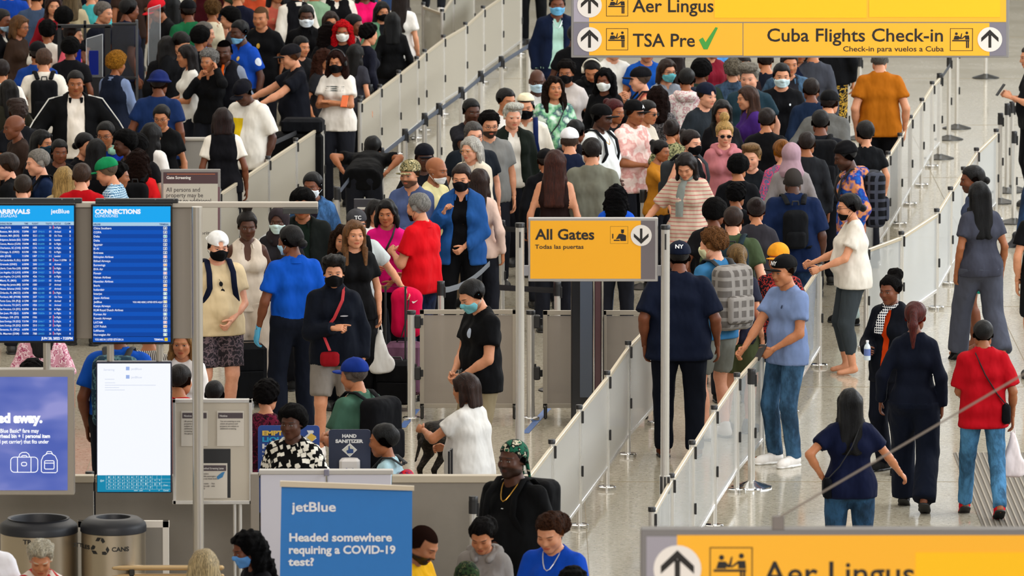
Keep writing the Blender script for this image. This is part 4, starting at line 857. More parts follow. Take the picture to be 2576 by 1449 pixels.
# ------------------------------------------------------------------ hair and headwear, in head coordinates, shared between heads
HC = {}
def hairline(g, f=.060, ear=.0, nape=-.085):
    y = g[1]; return np.interp(y, [-.10, -.075, -.045, -.012, .03, .10], [f, f-.004, f-.02, ear+.008, ear-.035, nape])-g[2]
def hair_mesh(st, seed=0):
    key = (st, seed)
    if key in HC: return HC[key]
    big = st in ('long', 'longer', 'braids', 'bigcurl', 'pony', 'bob', 'frizz')
    g = Grid((-.17, -.16, -.42 if big else -.15), (.17, .24, .22), .009 if big else .0065)
    th = {'buzz': .004, 'short': .009, 'crop': .006, 'wavy': .018, 'quiff': .013, 'afro': .035, 'curly': .026, 'bigafro': .06, 'side': .014}.get(st, .012)
    g.ell((0, .014, .030), (.0775, .0995, .0875), 0)
    if st == 'quiff': g.ell((0, -.055, .115), (.062, .055, .028), .02); g.ell((0, -.01, .118), (.066, .07, .025), .02)
    if st == 'side': g.ell((.01, -.045, .108), (.07, .05, .022), .02)
    if st in ('wavy',): g.ell((0, -.03, .11), (.075, .07, .03), .02)
    q = g.full(); hl = hairline(q, {'afro': .060, 'bigafro': .058}.get(st, .066))
    if st in ('short', 'crop', 'wavy', 'quiff', 'side', 'curly', 'topbun', 'bun', 'lowbun', 'puff', 'pony', 'backcurl'): hl = np.interp(q[1], [-.10, -.08, -.055, -.040, -.026, -.020, -.008, .034, .046, .07, .10], [.070, .068, .056, .030, .004, .004, .026, .028, -.010, -.050, -.072])-q[2]
    hl = hl+.005*nz([q[0], q[1], q[2]*.2], seed+40, 160)
    g.D = (g.D-th*np.sqrt(np.clip(-hl/(.030+th*.6), 0, 1))-.0012).astype(np.float32)
    g.D = np.maximum(g.D, hl).astype(np.float32)
    amp = {'short': .0042, 'crop': .0025, 'wavy': .009, 'quiff': .006, 'afro': .006, 'curly': .010, 'bigafro': .010, 'bigcurl': .012, 'side': .004, 'frizz': .014, 'long': .0055, 'longer': .0055, 'bob': .005, 'pony': .005}.get(st, .003)
    if st in ('long', 'longer', 'pony2', 'bigcurl', 'braids', 'frizz', 'bob'):
        L = {'long': .27, 'longer': .38, 'bigcurl': .24, 'braids': .34, 'frizz': .22, 'bob': .13}[st]; wd = .014 if st in ('bigcurl', 'frizz') else 0
        for x in (-.055, -.02, .02, .055): g.cone((x, .07, .0), (x*1.25, .095-abs(x)*.3, -L), .040+wd, .026+wd, .03)
        for s in (-1, 1):
            g.cone((s*.074, .015, .03), (s*.088, .015, -L*.55), .024+wd, .026+wd, .03)
            g.cone((s*.088, .02, -L*.4), (s*.098, -.02 if st != 'bob' else .0, -L*.95), .026+wd, .018+wd, .03)
            if st == 'longer': g.cone((s*.084, -.02, -.12), (s*.080, -.085, -.36), .026, .014, .02)
            g.cone((s*.045, -.062, .078), (s*.080, -.035, .0), .016, .015, .02)
    if st == 'backcurl': g.ell((.02, .125, -.005), (.068, .060, .080), .012); amp = .009
    if st == 'bun': g.ell((0, .115, .075), (.042, .036, .040), .015)
    if st == 'lowbun': g.ell((0, .130, -.03), (.038, .034, .036), .015)
    if st == 'topbun': g.ell((0, .035, .165), (.050, .048, .052), .018)
    if st == 'puff': g.ell((0, .10, .11), (.068, .060, .058), .015); amp = .008
    if st == 'pony': 
        g.ell((0, .115, .04), (.024, .022, .024), .01); g.cone((0, .13, .03), (0, .165, -.07), .028, .034, .02); g.cone((0, .165, -.07), (0, .15, -.24), .034, .014, .02)
    if st == 'locs':
        for i in range(16):
            a = -.5+math.pi*(1.0+1.0*i/15)+.5-math.pi*.0; x = .082*math.cos(math.pi*i/15); y = .03+.075*math.sin(math.pi*i/15)
            g.cone((x, y, .03), (x*1.12, y*1.05, -.12), .014, .010, .004)
    if amp: g.D = (g.D+amp*nz([q[0]*1.0, q[1]*1.0, q[2]*(.18 if st in ('long', 'longer', 'bob', 'pony', 'braids') else .35 if amp < .006 else .9)], seed+3, 95)+(.6*amp*nz(q, seed+8, 210) if amp >= .006 else .35*amp*nz([q[0], q[1], q[2]*.2], seed+8, 260))).astype(np.float32)
    V, F = g.mesh(); me = mkmesh('hair', V, F); HC[key] = me; return me
def hat_mesh(st):
    if st in HC: return HC[st]
    g = Grid((-.14, -.25, -.22), (.14, .25, .21), .0075); q = g.full()
    if st in ('cap', 'capback', 'trucker'):
        R = Matrix.Rotation(math.radians(8 if st != 'capback' else -6), 3, 'X')
        g.ell((0, .014, .045), (.090, .112, .088), 0); g.cut((0, 0, .034), (0, -.12 if st != 'capback' else .10, -1))
        f = -1 if st != 'capback' else 1
        g.ell((0, .012+f*.125, .030), (.072, .070, .009), .008, R=Matrix.Rotation(f*.22, 3, 'X'))
        if st == 'capback': g.ell((0, -.100, .050), (.030, .03, .022), .004, neg=True)
        g.ell((0, .014, .134), (.008, .008, .006), .003)
    elif st == 'beanie': g.ell((0, .016, .040), (.090, .112, .110), 0); g.cut((0, 0, .040), (0, -.25, -1)); g.D = (g.D+.002*np.sin(q[2]*700)).astype(np.float32)
    elif st == 'kufi': g.ell((0, .016, .060), (.086, .106, .080), 0); g.cut((0, 0, .062), (0, -.2, -1)); g.cut((0, 0, .125), (0, 0, 1))
    elif st == 'durag': g.ell((0, .016, .036), (.085, .108, .098), 0); g.cut((0, 0, .030), (0, -.42, -1)); g.cone((.02, .12, -.01), (.03, .15, -.12), .014, .010, .01); g.cone((-.02, .12, -.01), (-.02, .145, -.10), .012, .010, .01)
    elif st == 'band': g.ell((0, .016, .036), (.087, .110, .092), 0); g.cut((0, 0, .052), (0, .35, -1)); g.cut((0, 0, .090), (0, -.2, 1))
    elif st == 'bucket':
        g.ell((0, .014, .050), (.088, .108, .085), 0); g.cut((0, 0, .045), (0, 0, -1)); g.cone((0, .014, .045), (0, .014, .035), .10, .10, .0)
        g.D = np.maximum(g.D, -.02-(q[2]-.045)); g.ell((0, .014, .030), (.125, .140, .022), .02)
    elif st in ('hijab', 'hood'):
        g.ell((0, .020, .030), (.094, .116, .100), 0); g.cone((0, .03, -.05), (0, .03, -.16), .088, .125, .03)
        g.ell((0, -.105, -.012), (.064, .075, .082), .012, neg=True)
        g.D = (g.D+.004*nz([q[0], q[1], q[2]*.6], 5, 60)).astype(np.float32)
    V, F = g.mesh(); HC[st] = mkmesh(st, V, F); return HC[st]
def mask_mesh(k, st):
    key = ('mask', k, st)
    if key in HC: return HC[key]
    h = head_grid(k); g = Grid(h.lo, h.lo+(h.n-1)*h.h, h.h); q = g.full(); D = h.D-.0075
    dz = -.035 if st == 'chin' else 0
    zt = np.interp(np.abs(q[0]), [0, .02, .05, .08], [-.008, -.012, -.022, -.030])+dz; zb = np.interp(q[1], [-.1, -.03, .0], [-.102, -.100, -.075])+dz*.3
    D = np.maximum(D, q[2]-zt); D = np.maximum(D, zb-q[2]); D = np.maximum(D, q[1]+.020+abs(q[2]+.055)*.5)
    g.D = D.astype(np.float32)
    if st == 'cone': g.ell((0, -.098, -.045), (.030, .022, .032), .03)
    q0 = g.D; V, F = g.mesh()
    V2 = list(map(tuple, V)); F2 = [tuple(f) for f in F.tolist()]
    for s in (-1, 1):
        for z0, z1 in ((-.028+dz, .012), (-.08+dz*.5, -.035)):
            a, b = tubegeo([(s*.056, -.035, z0), (s*.072, -.005, (z0+z1)/2+.004), (s*.083, .022, z1)], .0018, 4); kk = len(V2); V2 += [tuple(v) for v in a]; F2 += [tuple(i+kk for i in f) for f in b]
    HC[key] = mkmesh('face_mask', V2, F2); return HC[key]
def glasses_mesh(dark, top=False):
    key = ('glasses', dark)
    if key in HC: return HC[key]
    m = MB()
    for s in (-1, 1):
        ring = [(s*.033+.021*math.cos(a), -.104+.004*abs(math.cos(a)), .000+.016*math.sin(a)) for a in [i*math.pi/6 for i in range(13)]]
        m.tube(ring, .0017, 4); m.tube([(s*.054, -.100, .004), (s*.078, -.05, .004), (s*.082, .005, .002)], .0018, 4)
        if dark: m.add([(p[0], p[1], p[2]) for p in ring[:12]], [tuple(range(12))])
    m.tube([(-.012, -.105, .003), (.012, -.105, .003)], .0015, 4)
    HC[key] = mkmesh('glasses', m.V, m.F); return HC[key]

# ------------------------------------------------------------------ hands and shoes
def hand_geo(wr, d, n, curl, side, size=1.0, point=False):
    """wr wrist, d direction, n palm normal; the thumb leaves the palm's side"""
    d = Vector(d).normalized(); n = Vector(n); n = (n-d*n.dot(d)).normalized(); lat = d.cross(n)*side
    V = []; F = []
    def addg(g): k = len(V); V.extend(g[0]); F.extend([tuple(i+k for i in f) for f in g[1]])
    z = size; w = Vector(wr)
    addg(tubegeo([w-d*.03*z, w+d*.01*z, w+d*.045*z, w+d*.085*z, w+d*.094*z], [(.024*z, .024*z), (.017*z, .028*z), (.015*z, .040*z), (.013*z, .041*z), (.009*z, .036*z)], 8, flat=n))
    for i, (off, L) in enumerate(((.030, .070), (.011, .079), (-.009, .074), (-.028, .059))):
        c = curl*(1.0+.12*i)
        if point and i == 0: c = .12
        p = w+d*.086*z+lat*off*z; dd = d.copy(); pts = [p-d*.012*z]; pts.append(p); a = 0
        for sgm, fr in enumerate((.42, .32, .26)):
            a += c*(.75, 1.0, .7)[sgm]; dd = (d*math.cos(a)+n*math.sin(a)); p = p+dd*L*fr*z; pts.append(p)
        addg(tubegeo(pts, [.0092*z, .0092*z, .0086*z, .0078*z, .0052*z], 6))
    tb = w+d*.022*z+lat*.026*z; td = (d*.72+lat*.62+n*.38*curl+n*.1).normalized(); t2 = (d*.85+lat*.12+n*(.15+.6*curl)).normalized()
    addg(tubegeo([tb-td*.01, tb+td*.020*z, tb+td*.043*z, tb+td*.043*z+t2*.030*z, tb+td*.043*z+t2*.052*z], [.013*z, .0125*z, .0105*z, .0095*z, .006*z], 6))
    return V, F
def shoe_mesh(st):
    key = ('shoe', st)
    if key in HC: return HC[key]
    g = Grid((-.08, -.24, -.02), (.08, .12, .16), .011)
    g.cone((0, .035, .045), (0, -.02, .055), .046, .044, 0); g.cone((0, -.02, .05), (0, -.135, .035), .044, .042, .02); g.cone((0, -.12, .028), (0, -.165, .026), .040, .030, .02)
    if st != 'low': g.cone((0, .015, .06), (0, .015, .105), .046, .044, .02)
    q = g.full(); g.D = np.maximum(g.D, -q[2]).astype(np.float32)
    V, F = g.mesh(); me = mkmesh('shoe', V, F); HC[key] = me
    g2 = Grid((-.08, -.24, -.02), (.08, .12, .06), .011)
    g2.cone((0, .035, .015), (0, -.06, .015), .050, .049, 0); g2.cone((0, -.06, .015), (0, -.16, .015), .049, .038, .02)
    q = g2.full(); g2.D = np.maximum(g2.D, np.maximum(-q[2]-.0, q[2]-.022)).astype(np.float32)
    V, F = g2.mesh(); HC[('sole', st)] = mkmesh('sole', V, F); return me

# ------------------------------------------------------------------ the person
ARM = {  # wrist target (outward, forward, height) in torso coordinates; elbow pole (outward, forward, down); hand direction; curl
 'down': ((.235, .02, .885), (.6, -1, -.2), (.0, .15, -1), .45), 'loose': ((.28, .05, .90), (.6, -1, -.2), (.1, .2, -1), .4),
 'hold': ((.07, .27, 1.10), (.7, -.4, -1), (-.4, .8, .1), .8), 'low': ((.06, .20, .98), (.8, -.3, -1), (-.5, .5, -.5), .8),
 'phone': ((.09, .27, 1.19), (.5, -.2, -1), (-.3, .6, .5), .9), 'ear': ((.13, .10, 1.53), (.7, .3, -1), (-.3, -.1, 1), .9),
 'strap': ((.13, .17, 1.30), (.6, -.2, -1), (-.3, .2, .9), 1.1), 'lift': ((.12, .38, 1.25), (1, -.5, -.5), (-.1, 1, .1), .9), 'lowrail': ((.16, .36, .98), (.6, -.4, -1), (-.1, 1, -.4), .7),
 'rail': ((.16, .36, 1.05), (.6, -.3, -1), (-.1, 1, -.2), .8),
 'hip': ((.215, -.01, 1.01), (1, -.6, 0), (-.7, .6, -.4), .5), 'cross': ((-.05, .20, 1.17), (1, .0, -.8), (-1, .2, 0), .4),
 'walkf': ((.22, .22, .96), (.3, -1, -.4), (.0, .6, -.8), .5), 'walkb': ((.24, -.20, .92), (.3, -1, .2), (.0, -.4, -1), .5),
 'point': ((.02, .22, 1.16), (.8, -.3, -1), (-1, .35, .05), 1.0), 'up': ((.10, .30, 1.40), (.8, .2, -1), (-.3, .3, .9), .8),
 'reach': ((.25, .48, 1.12), (.5, -.3, -1), (0, 1, .1), .5), 'out': ((.42, .18, 1.02), (.5, -.8, -.6), (.6, .5, -.5), .5),
 'chin': ((.03, .20, 1.44), (.7, .2, -1), (-.2, -.3, .9), 1.0), 'back': ((.16, -.12, 1.0), (1, -.6, 0), (-.8, -.2, -.2), .6),
 'none': ((.22, .02, .90), (.6, -1, -.2), (0, .1, -1), .4)}
NP = [0]; SHAD = []
def ik(a, t, l1, l2, pole):
    d = t-a; L = min(d.length, (l1+l2)*.995); d = d.normalized(); x = (l1*l1-l2*l2+L*L)/(2*L); y = math.sqrt(max(0, l1*l1-x*x))
    p = pole-d*pole.dot(d); p.normalize(); return a+d*x+p*y, a+d*L
def person(px, py, yaw, label, h=None, sk=1, g='m', hair='short 2a1a12', top='tee 333333', bot='pants 22242c', arms='down/down', w=1.0,
           hat=None, mask=None, gl=None, hp=8, hy=0, ht=0, lean=0, legs='stand', beard=0, shoes='202020', lod=1, head=None, foot=None, scalp=0, shut=0, hs=1.0, bag=None, dz=0, group=None, chain=None, sleeve=None, fw=None, logo=None, stripes=None, scarf=None, prints=(), glove=None):
    NP[0] += 1; rnd = random.Random(NP[0]*77+5)
    fem = g == 'f'; child = g == 'c'
    h = h or (1.64 if fem else 1.30 if child else 1.75); s = h/1.75; head = head or ({'m': 'm', 'f': 'f', 'c': 'c'}[g])
    if child: hs = max(hs, 1.22)
    hs *= 1.055
    yaw = math.radians(yaw); Rt = Matrix.Rotation(math.radians(lean), 3, 'X'); HIP = Vector((0, 0, .95))
    def T(x, y, z): return HIP+Rt @ (Vector((x, y, z))-HIP)
    Rh = Matrix.Rotation(math.radians(hy), 3, 'Z') @ Matrix.Rotation(math.radians(hp), 3, 'X') @ Matrix.Rotation(math.radians(ht), 3, 'Y')
    nt = T(0, .0, 1.493); hc = nt+Matrix.Rotation(math.radians(lean*.5), 3, 'X') @ Rh @ Vector((0, -.022, .120*hs))
    Mh = Matrix.Translation(hc) @ Rh.to_4x4() @ Matrix.Diagonal((hs, hs, hs, 1))
    topz = Mh @ Vector((0, .01, .128))
    if foot: base = P(foot[0], foot[1], 0)
    else:
        q = P(px, py, topz.z*s); o = Matrix.Rotation(yaw, 3, 'Z') @ (topz*s); base = Vector((q.x-o.x, q.y-o.y, 0))
    root = thing('person', label, 'person', base, yaw, group); root.scale = (s, s, s)
    Mw = Matrix.Translation(base) @ Matrix.Rotation(yaw, 4, 'Z') @ Matrix.Diagonal((s, s, s, 1))
    wx = .5+.5*w
    shw = (.140 if fem else .160)*(.62+.38*w); ra = (.88 if fem else 1.0)*(.6+.4*w)
    J = {}
    for sd, sn in ((1, 'L'), (-1, 'R')):
        J['S'+sn] = Vector(T(sd*shw, .005, 1.398)); nm = arms.split('/')[0 if sd == 1 else 1]
        tt, pole, hd, curl = ARM[nm] if nm in ARM else ARM['down']
        o = T(sd*(tt[0]+(.03*(w-1)*3 if tt[0] > .15 else 0)), -tt[1], tt[2]); jit = Vector((rnd.uniform(-.015, .015), rnd.uniform(-.015, .015), rnd.uniform(-.015, .015)))
        E_, Wr = ik(J['S'+sn], o+jit, .295, .255, Rt @ Vector((sd*pole[0], -pole[1], pole[2]))); J['E'+sn] = E_; J['W'+sn] = Wr
        fd = (Wr-E_).normalized(); hdv = (Rt @ Vector((sd*hd[0], -hd[1], hd[2]))).normalized(); J['D'+sn] = (fd*.55+hdv*.6).normalized(); J['C'+sn] = curl
        J['H'+sn] = Vector((sd*.095*wx, 0, .93))
        if legs == 'walk': fo = (.26 if sd == 1 else -.24); lift = 0 if sd == 1 else .06
        elif legs == 'walkR': fo = (.26 if sd == -1 else -.24); lift = 0 if sd == -1 else .06
        else: fo = rnd.uniform(-.05, .05); lift = 0
        an = Vector((sd*(.105+.02*(w-1)+(rnd.uniform(0, .02))), -fo+.02, .085+lift)); J['fo'+sn] = fo
        K, A = ik(J['H'+sn], an, .435, .425, Vector((sd*.12, -1, 0))); J['K'+sn] = K; J['A'+sn] = A
    # ---- prims: (a, b, ra, rb, k)
    tw = w
    torso = [(T(-.07*wx, 0, .96), T(.07*wx, 0, .96), .098*tw, .098*tw, .05), (T(-.056*wx, -.005, 1.10), T(.056*wx, -.005, 1.10), (.084 if fem else .098)*tw, (.084 if fem else .098)*tw, .06),
             (T(-.072*wx, .005, 1.27), T(.072*wx, .005, 1.27), .100*tw**.7, .100*tw**.7, .06), (T(-shw*.70, .005, 1.385), T(shw*.70, .005, 1.385), .060, .060, .06), (T(-shw*.75, .012, 1.405), T(-.03, .015, 1.470), .040, .040, .03), (T(shw*.75, .012, 1.405), T(.03, .015, 1.470), .040, .040, .03),
             (T(-.03, .02, 1.42), T(.03, .02, 1.42), .062, .062, .04)]
    if fem: torso += [(T(sd*.066, -.085*tw**.5, 1.265), T(sd*.062, -.070, 1.27), .056*tw**.5, .056, .035) for sd in (-1, 1)]; torso += [(T(sd*.07, .05, .93), T(sd*.07, .04, .95), .085*tw, .085*tw, .04) for sd in (-1, 1)]
    else: torso += [(T(sd*.06, -.055, 1.30), T(sd*.07, -.05, 1.30), .062, .062, .04) for sd in (-1, 1)]
    if w > 1.12: torso += [(T(0, -.075*w, 1.06), T(0, -.055*w, 1.14), .085*w, .09*w, .06)]
    lg = []; af = []
    for sd, sn in ((1, 'L'), (-1, 'R')):
        H, K, A = J['H'+sn], J['K'+sn], J['A'+sn]; lw = (.55+.45*w)*(1.06 if fem else 1)
        lg.append((H, K, .088*lw, .057*lw, .04)); c = K.lerp(A, .3)+Vector((0, .018, 0)); lg.append((K, A, .053*lw, .037, .02)); lg.append((c, c+(A-K)*.2, .050*lw, .044*lw, .02))
        lg.append((A+Vector((0, .02, -.03)), A+Vector((sd*.012, -.14, -.058)), .036, .027, .02))
        af.append((J['S'+sn], J['E'+sn], .050*ra, .039*ra, .03)); af.append((J['E'+sn], J['W'+sn], .039*ra, .0255, .02)); e = J['E'+sn].lerp(J['W'+sn], .28); af.append((e, J['E'+sn].lerp(J['W'+sn], .4), .040*ra, .037*ra, .02))
    neck = [(T(0, .018, 1.42), hc+Rh @ Vector((0, .018, -.075)), (.050 if fem else .060)*(.8+.2*w), (.045 if fem else .054)*(.8+.2*w), .03)]
    allp = torso+lg+af+neck
    def bounds(pr, m): a = np.array([list(p[0]) for p in pr]+[list(p[1]) for p in pr]); return a.min(0)-m, a.max(0)+m
    lo, hi = bounds(allp, .14)
    longleg = bot.split()[0] not in ('shorts', 'jorts', 'skirt', 'crop') and lod >= 1
    if longleg: allp = torso+af+neck; lo, hi = bounds(allp, .14)
    gb = Grid(lo, hi, (.022, .030, .039)[lod])
    for p in allp: gb.cone(p[0], p[1], p[2], p[3], p[4])
    V, F = gb.mesh(); V = V.tolist(); F = [tuple(f) for f in F.tolist()]; nb = len(V)
    HPc = [(9, 9, -9)]*nb
    hv, hf = head_mesh(head, 0 if lod == 0 else 1); k = len(V); Mhl = np.array(Mh); hvw = hv @ Mhl[:3, :3].T+Mhl[:3, 3]
    V += hvw.tolist(); F += [tuple(i+k for i in f) for f in hf]; HPc += [tuple(v) for v in hv.tolist()]
    for sd, sn in ((1, 'L'), (-1, 'R')):
        a, b = hand_geo(J['W'+sn], J['D'+sn], Rt @ Vector((-sd*.9, -.15, -.25)), J['C'+sn], sd*-1, 1.0 if not fem else .9, point='point' in arms.split('/')[0 if sd == 1 else 1])
        k = len(V); V += [tuple(v) for v in a]; F += [tuple(i+k for i in f) for f in b]; HPc += [(9, 9, -9)]*len(a)
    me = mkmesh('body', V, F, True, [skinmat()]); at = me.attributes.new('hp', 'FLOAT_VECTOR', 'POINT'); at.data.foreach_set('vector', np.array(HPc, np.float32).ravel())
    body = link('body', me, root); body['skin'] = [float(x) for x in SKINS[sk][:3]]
    hst, hcol = (hair.split()+['2a1a12'])[:2]; hcol = hx(hcol); body['hairc'] = [float(x) for x in dk(hcol, 1.18)[:3]]; body['beard'] = float(beard)
    body['scalp'] = float(scalp if scalp else (.0 if hst == 'bald' else 1.0)); body['shut'] = float(shut)
    # ---- clothes
    GM = []
    def garment(name, prims, infl, cuts, mat, vox=None, amp=.006, extra=None, neckcut=None, seed=None):
        lo, hi = bounds(prims, .12+infl); gg = Grid(lo, hi, vox or (.0175, .027, .036)[lod])
        for p in prims:
            gg.cone(p[0], p[1], p[2]+infl, p[3]+infl, p[4], p[5] if len(p) > 5 else ())
        if extra: extra(gg)
        q = gg.full(); sd_ = seed or NP[0]
        if amp: gg.D = (gg.D+amp*nz([q[0], q[1], q[2]*.8], sd_, 38)+amp*.5*nz([q[0], q[1]*1.0, q[2]*.5], sd_+9, 75)).astype(np.float32)
        for c in cuts: gg.cut(*c)
        if neckcut: 
            for cc, rr in neckcut: gg.ell(cc, rr, .0, neg=True)
        V, F = gg.mesh(); GM.append((V, F)); return link(name, mkmesh(name, V, F, True, [mat]), root)
    up = Rt @ Vector((0, 0, 1))
    def torso_garment(name, kind, mat, infl, hem, sl, vneck=0, opening=0.0, turtle=False, amp=.0065, flare=0.0):
        pr = list(torso); 
        if hem < .92: pr = pr+[(T(-.086*wx, 0, hem), T(.086*wx, 0, hem), (.101+flare)*tw+.008, (.101+flare)*tw+.008, .05), (T(-.080*wx, 0, .96), T(.080*wx, 0, .96), .100*tw+.008, .100*tw+.008, .05)]+([(T(sd*.07, .05, .91), T(sd*.07, .04, .95), .088*tw+.004, .088*tw+.004, .04) for sd in (-1, 1)] if fem else [])
        if not fem or w > 1.15: pr.append((T(-.062*wx, 0, 1.10), T(.062*wx, 0, 1.10), .101*tw, .101*tw, .06))
        if fem and w <= 1.1: pr.append((T(-.04, .0, 1.1), T(.04, 0, 1.1), .085*tw, .085*tw, .05))
        cuts = [(T(0, 0, hem), -up)]
        for sd, sn in ((1, 'L'), (-1, 'R')):
            S, E_, Wr = J['S'+sn], J['E'+sn], J['W'+sn]
            if sl >= 1.0:
                pr.append((S, E_, .050*ra, .047*ra, .03)); pr.append((E_, Wr, .050*ra, .037, .025, ((Wr+(Wr-E_).normalized()*-.01, (Wr-E_).normalized()),)))
            elif sl > .05:
                d = (E_-S).normalized(); e = S+(E_-S)*sl; lw_ = .053 if kind != 'tight' else .050
                fl_ = .014 if len(top.split('|')) == 1 or 'vest' in top else -.004; pr.append((S, e+d*.06, lw_*ra, (lw_+fl_)*ra, .03, ((e, d),)))
        nc = [(T(0, -.020, 1.512), (.072, .078, .062))]
        if vneck: nc.append((T(0, -.12, 1.44), (.035*vneck, .08, .085*vneck)))
        if turtle: nc = [(T(0, -.02, 1.56), (.062, .07, .06))]; pr.append((T(0, .015, 1.45), T(0, .005, 1.50), .064, .060, .02))
        ex = None
        if opening or sl == 0:
            def ex(gg):
                if sl == 0:
                    for sd, sn in ((1, 'L'), (-1, 'R')): gg.cone(T(sd*(shw+.03), 0, 1.30), T(sd*(shw+.03), 0, 1.60), .001, .001, 0)
        cc = list(cuts)
        o = None
        if opening:
            def ex2(gg):
                q = gg.full(); f = Rt.inverted()
                x = q[0]+0*q[1]+0*q[2]; zz = (q[2]-HIP.z)*math.cos(math.radians(lean))-(q[1])*math.sin(math.radians(lean))+HIP.z
                wd = np.interp(zz, [.8, 1.1, 1.5], [opening*1.3, opening, opening*.85])
                gg.D = np.maximum(gg.D, np.where(q[1]+(zz-.95)*math.sin(math.radians(lean)) < .0, wd-np.abs(x), -1)).astype(np.float32)
            return garment(name, pr, infl, cc, mat, amp=amp, extra=ex2, neckcut=nc)
        if sl == 0:
            def ex3(gg):
                for sd in (1, -1): gg.ell(T(sd*(shw+.045), .0, 1.415), (.055, .13, .095), .01, neg=True)
            return garment(name, pr, infl, cc, mat, amp=amp, extra=ex3, neckcut=nc)
        return garment(name, pr, infl, cc, mat, amp=amp, neckcut=nc)
    def collar(mat, r=.066, z=1.475, hgt=.03, nm='collar'):
        m = MB(); pts = []
        for i in range(15):
            a = math.radians(-70+320*i/14)-math.radians(90)+math.radians(0)
            a = math.radians(-60+300*i/14); pts.append(T(r*math.cos(a)*1.02, .012+r*math.sin(a)*1.0, z-.035*max(0, -math.sin(a))))
        V = []; F = []
        for i, p in enumerate(pts):
            c = T(0, .012, z); out = (p-c); out.z = 0; out.normalize()
            V += [p-out*.004+Vector((0, 0, hgt*.5)), p+out*.012+Vector((0, 0, hgt*.3)), p+out*.026-Vector((0, 0, hgt)), p+out*.014-Vector((0, 0, hgt))]
        for i in range(14):
            for j in range(4): F.append((i*4+j, i*4+(j+1) % 4, i*4+4+(j+1) % 4, i*4+4+j))
        F += [(3, 2, 1, 0), (56, 57, 58, 59)]
        m.add(V, F); return m.build(nm, mat, root, True)
    lay = [t.strip() for t in top.split('|')]; fl = .003 if w > 1.2 else 0
    for li, t in enumerate(lay):
        a = t.split(); kind = a[0]; col = hx(a[1]); pat = a[2] if len(a) > 2 else 'plain'; c2 = hx(a[3]) if len(a) > 3 else '#ffffff'; c3 = (hx(a[4]) if len(a) > 4 else '#888888')
        m = denim(col) if pat == 'denim' else cloth(col, pat, c2, c3); inf = .007+.012*li
        if kind == 'tee': torso_garment('shirt', kind, m, inf+.006, .84 if 'vest' not in top else .94, .62)
        elif kind == 'bigtee': torso_garment('shirt', kind, m, inf+.014, .80, .85, flare=.01)
        elif kind == 'crop': torso_garment('shirt', kind, m, inf, 1.06, .5)
        elif kind == 'polo': torso_garment('shirt', kind, m, inf+.006, .85, .66, vneck=.6); collar(m)
        elif kind == 'uniform': torso_garment('shirt', kind, m, inf+.006, .955, .72, vneck=.6); collar(m)
        elif kind == 'long': torso_garment('shirt', kind, m, inf+.003, .86, 1.0)
        elif kind == 'vlong': torso_garment('shirt', kind, m, inf+.003, .90, 1.0, vneck=.9)
        elif kind == 'shirt': torso_garment('shirt', kind, m, inf+.005, .90, 1.0, vneck=.7); collar(m)
        elif kind == 'tank': torso_garment('tank_top', 'tight', m, inf-.002, .90, 0, vneck=.8)
        elif kind == 'vtee': torso_garment('shirt', kind, m, inf+.006, .86, .60, vneck=1.0)
        elif kind == 'vest': torso_garment('waistcoat', kind, m, inf, .86, 0, vneck=1.0)
        elif kind == 'blouse': torso_garment('blouse', kind, m, inf+.005, .84, 0, vneck=1.7); collar(m, .075)
        elif kind == 'hoodie':
            torso_garment('hooded_sweatshirt', kind, m, inf+.009, .84, 1.0)
            gg = Grid(T(0, 0, 1.45)-Vector((.2, .2, .2)), T(0, 0, 1.45)+Vector((.2, .25, .2)), .017)
            gg.cone(T(-.06, .10, 1.45), T(.06, .10, 1.45), .055, .055, 0); gg.cone(T(-.10, .03, 1.47), T(-.05, .11, 1.46), .038, .05, .03); gg.cone(T(.10, .03, 1.47), T(.05, .11, 1.46), .038, .05, .03)
            gg.cone(T(-.10, .03, 1.47), T(-.05, -.09, 1.42), .036, .026, .03); gg.cone(T(.10, .03, 1.47), T(.05, -.09, 1.42), .036, .026, .03)
            V, F = gg.mesh(); link('hood', mkmesh('hood', V, F, True, [m]), root)
        elif kind in ('jacket', 'blazer', 'zip', 'openshirt', 'narrow'):
            torso_garment('jacket', kind, m, inf+(.005 if kind != 'openshirt' else .002), .80 if kind != 'zip' else .83, 1.0 if kind != 'openshirt' else .8, vneck=1.2 if kind != 'zip' else 0, opening={'jacket': .062*tw**1.3, 'blazer': .055, 'zip': 0, 'openshirt': .06, 'narrow': .030}[kind], turtle=kind == 'zip'); collar(m, .082, 1.475, .035)
        elif kind == 'dress': torso_garment('dress', kind, m, inf+.004, .60, .3, flare=.03)
        elif kind == 'tie':
            mm = MB(); mm.tube([T(0, -.075, 1.47), T(0, -.125*tw**.7, 1.42), T(0, -.135*tw**.7, 1.25), T(0, -.125*tw, 1.02)], [(.014, .014), (.008, .016), (.006, .026), (.004, .036)], 8, flat=(0, -1, 0)); mm.build('necktie', m, root, True)
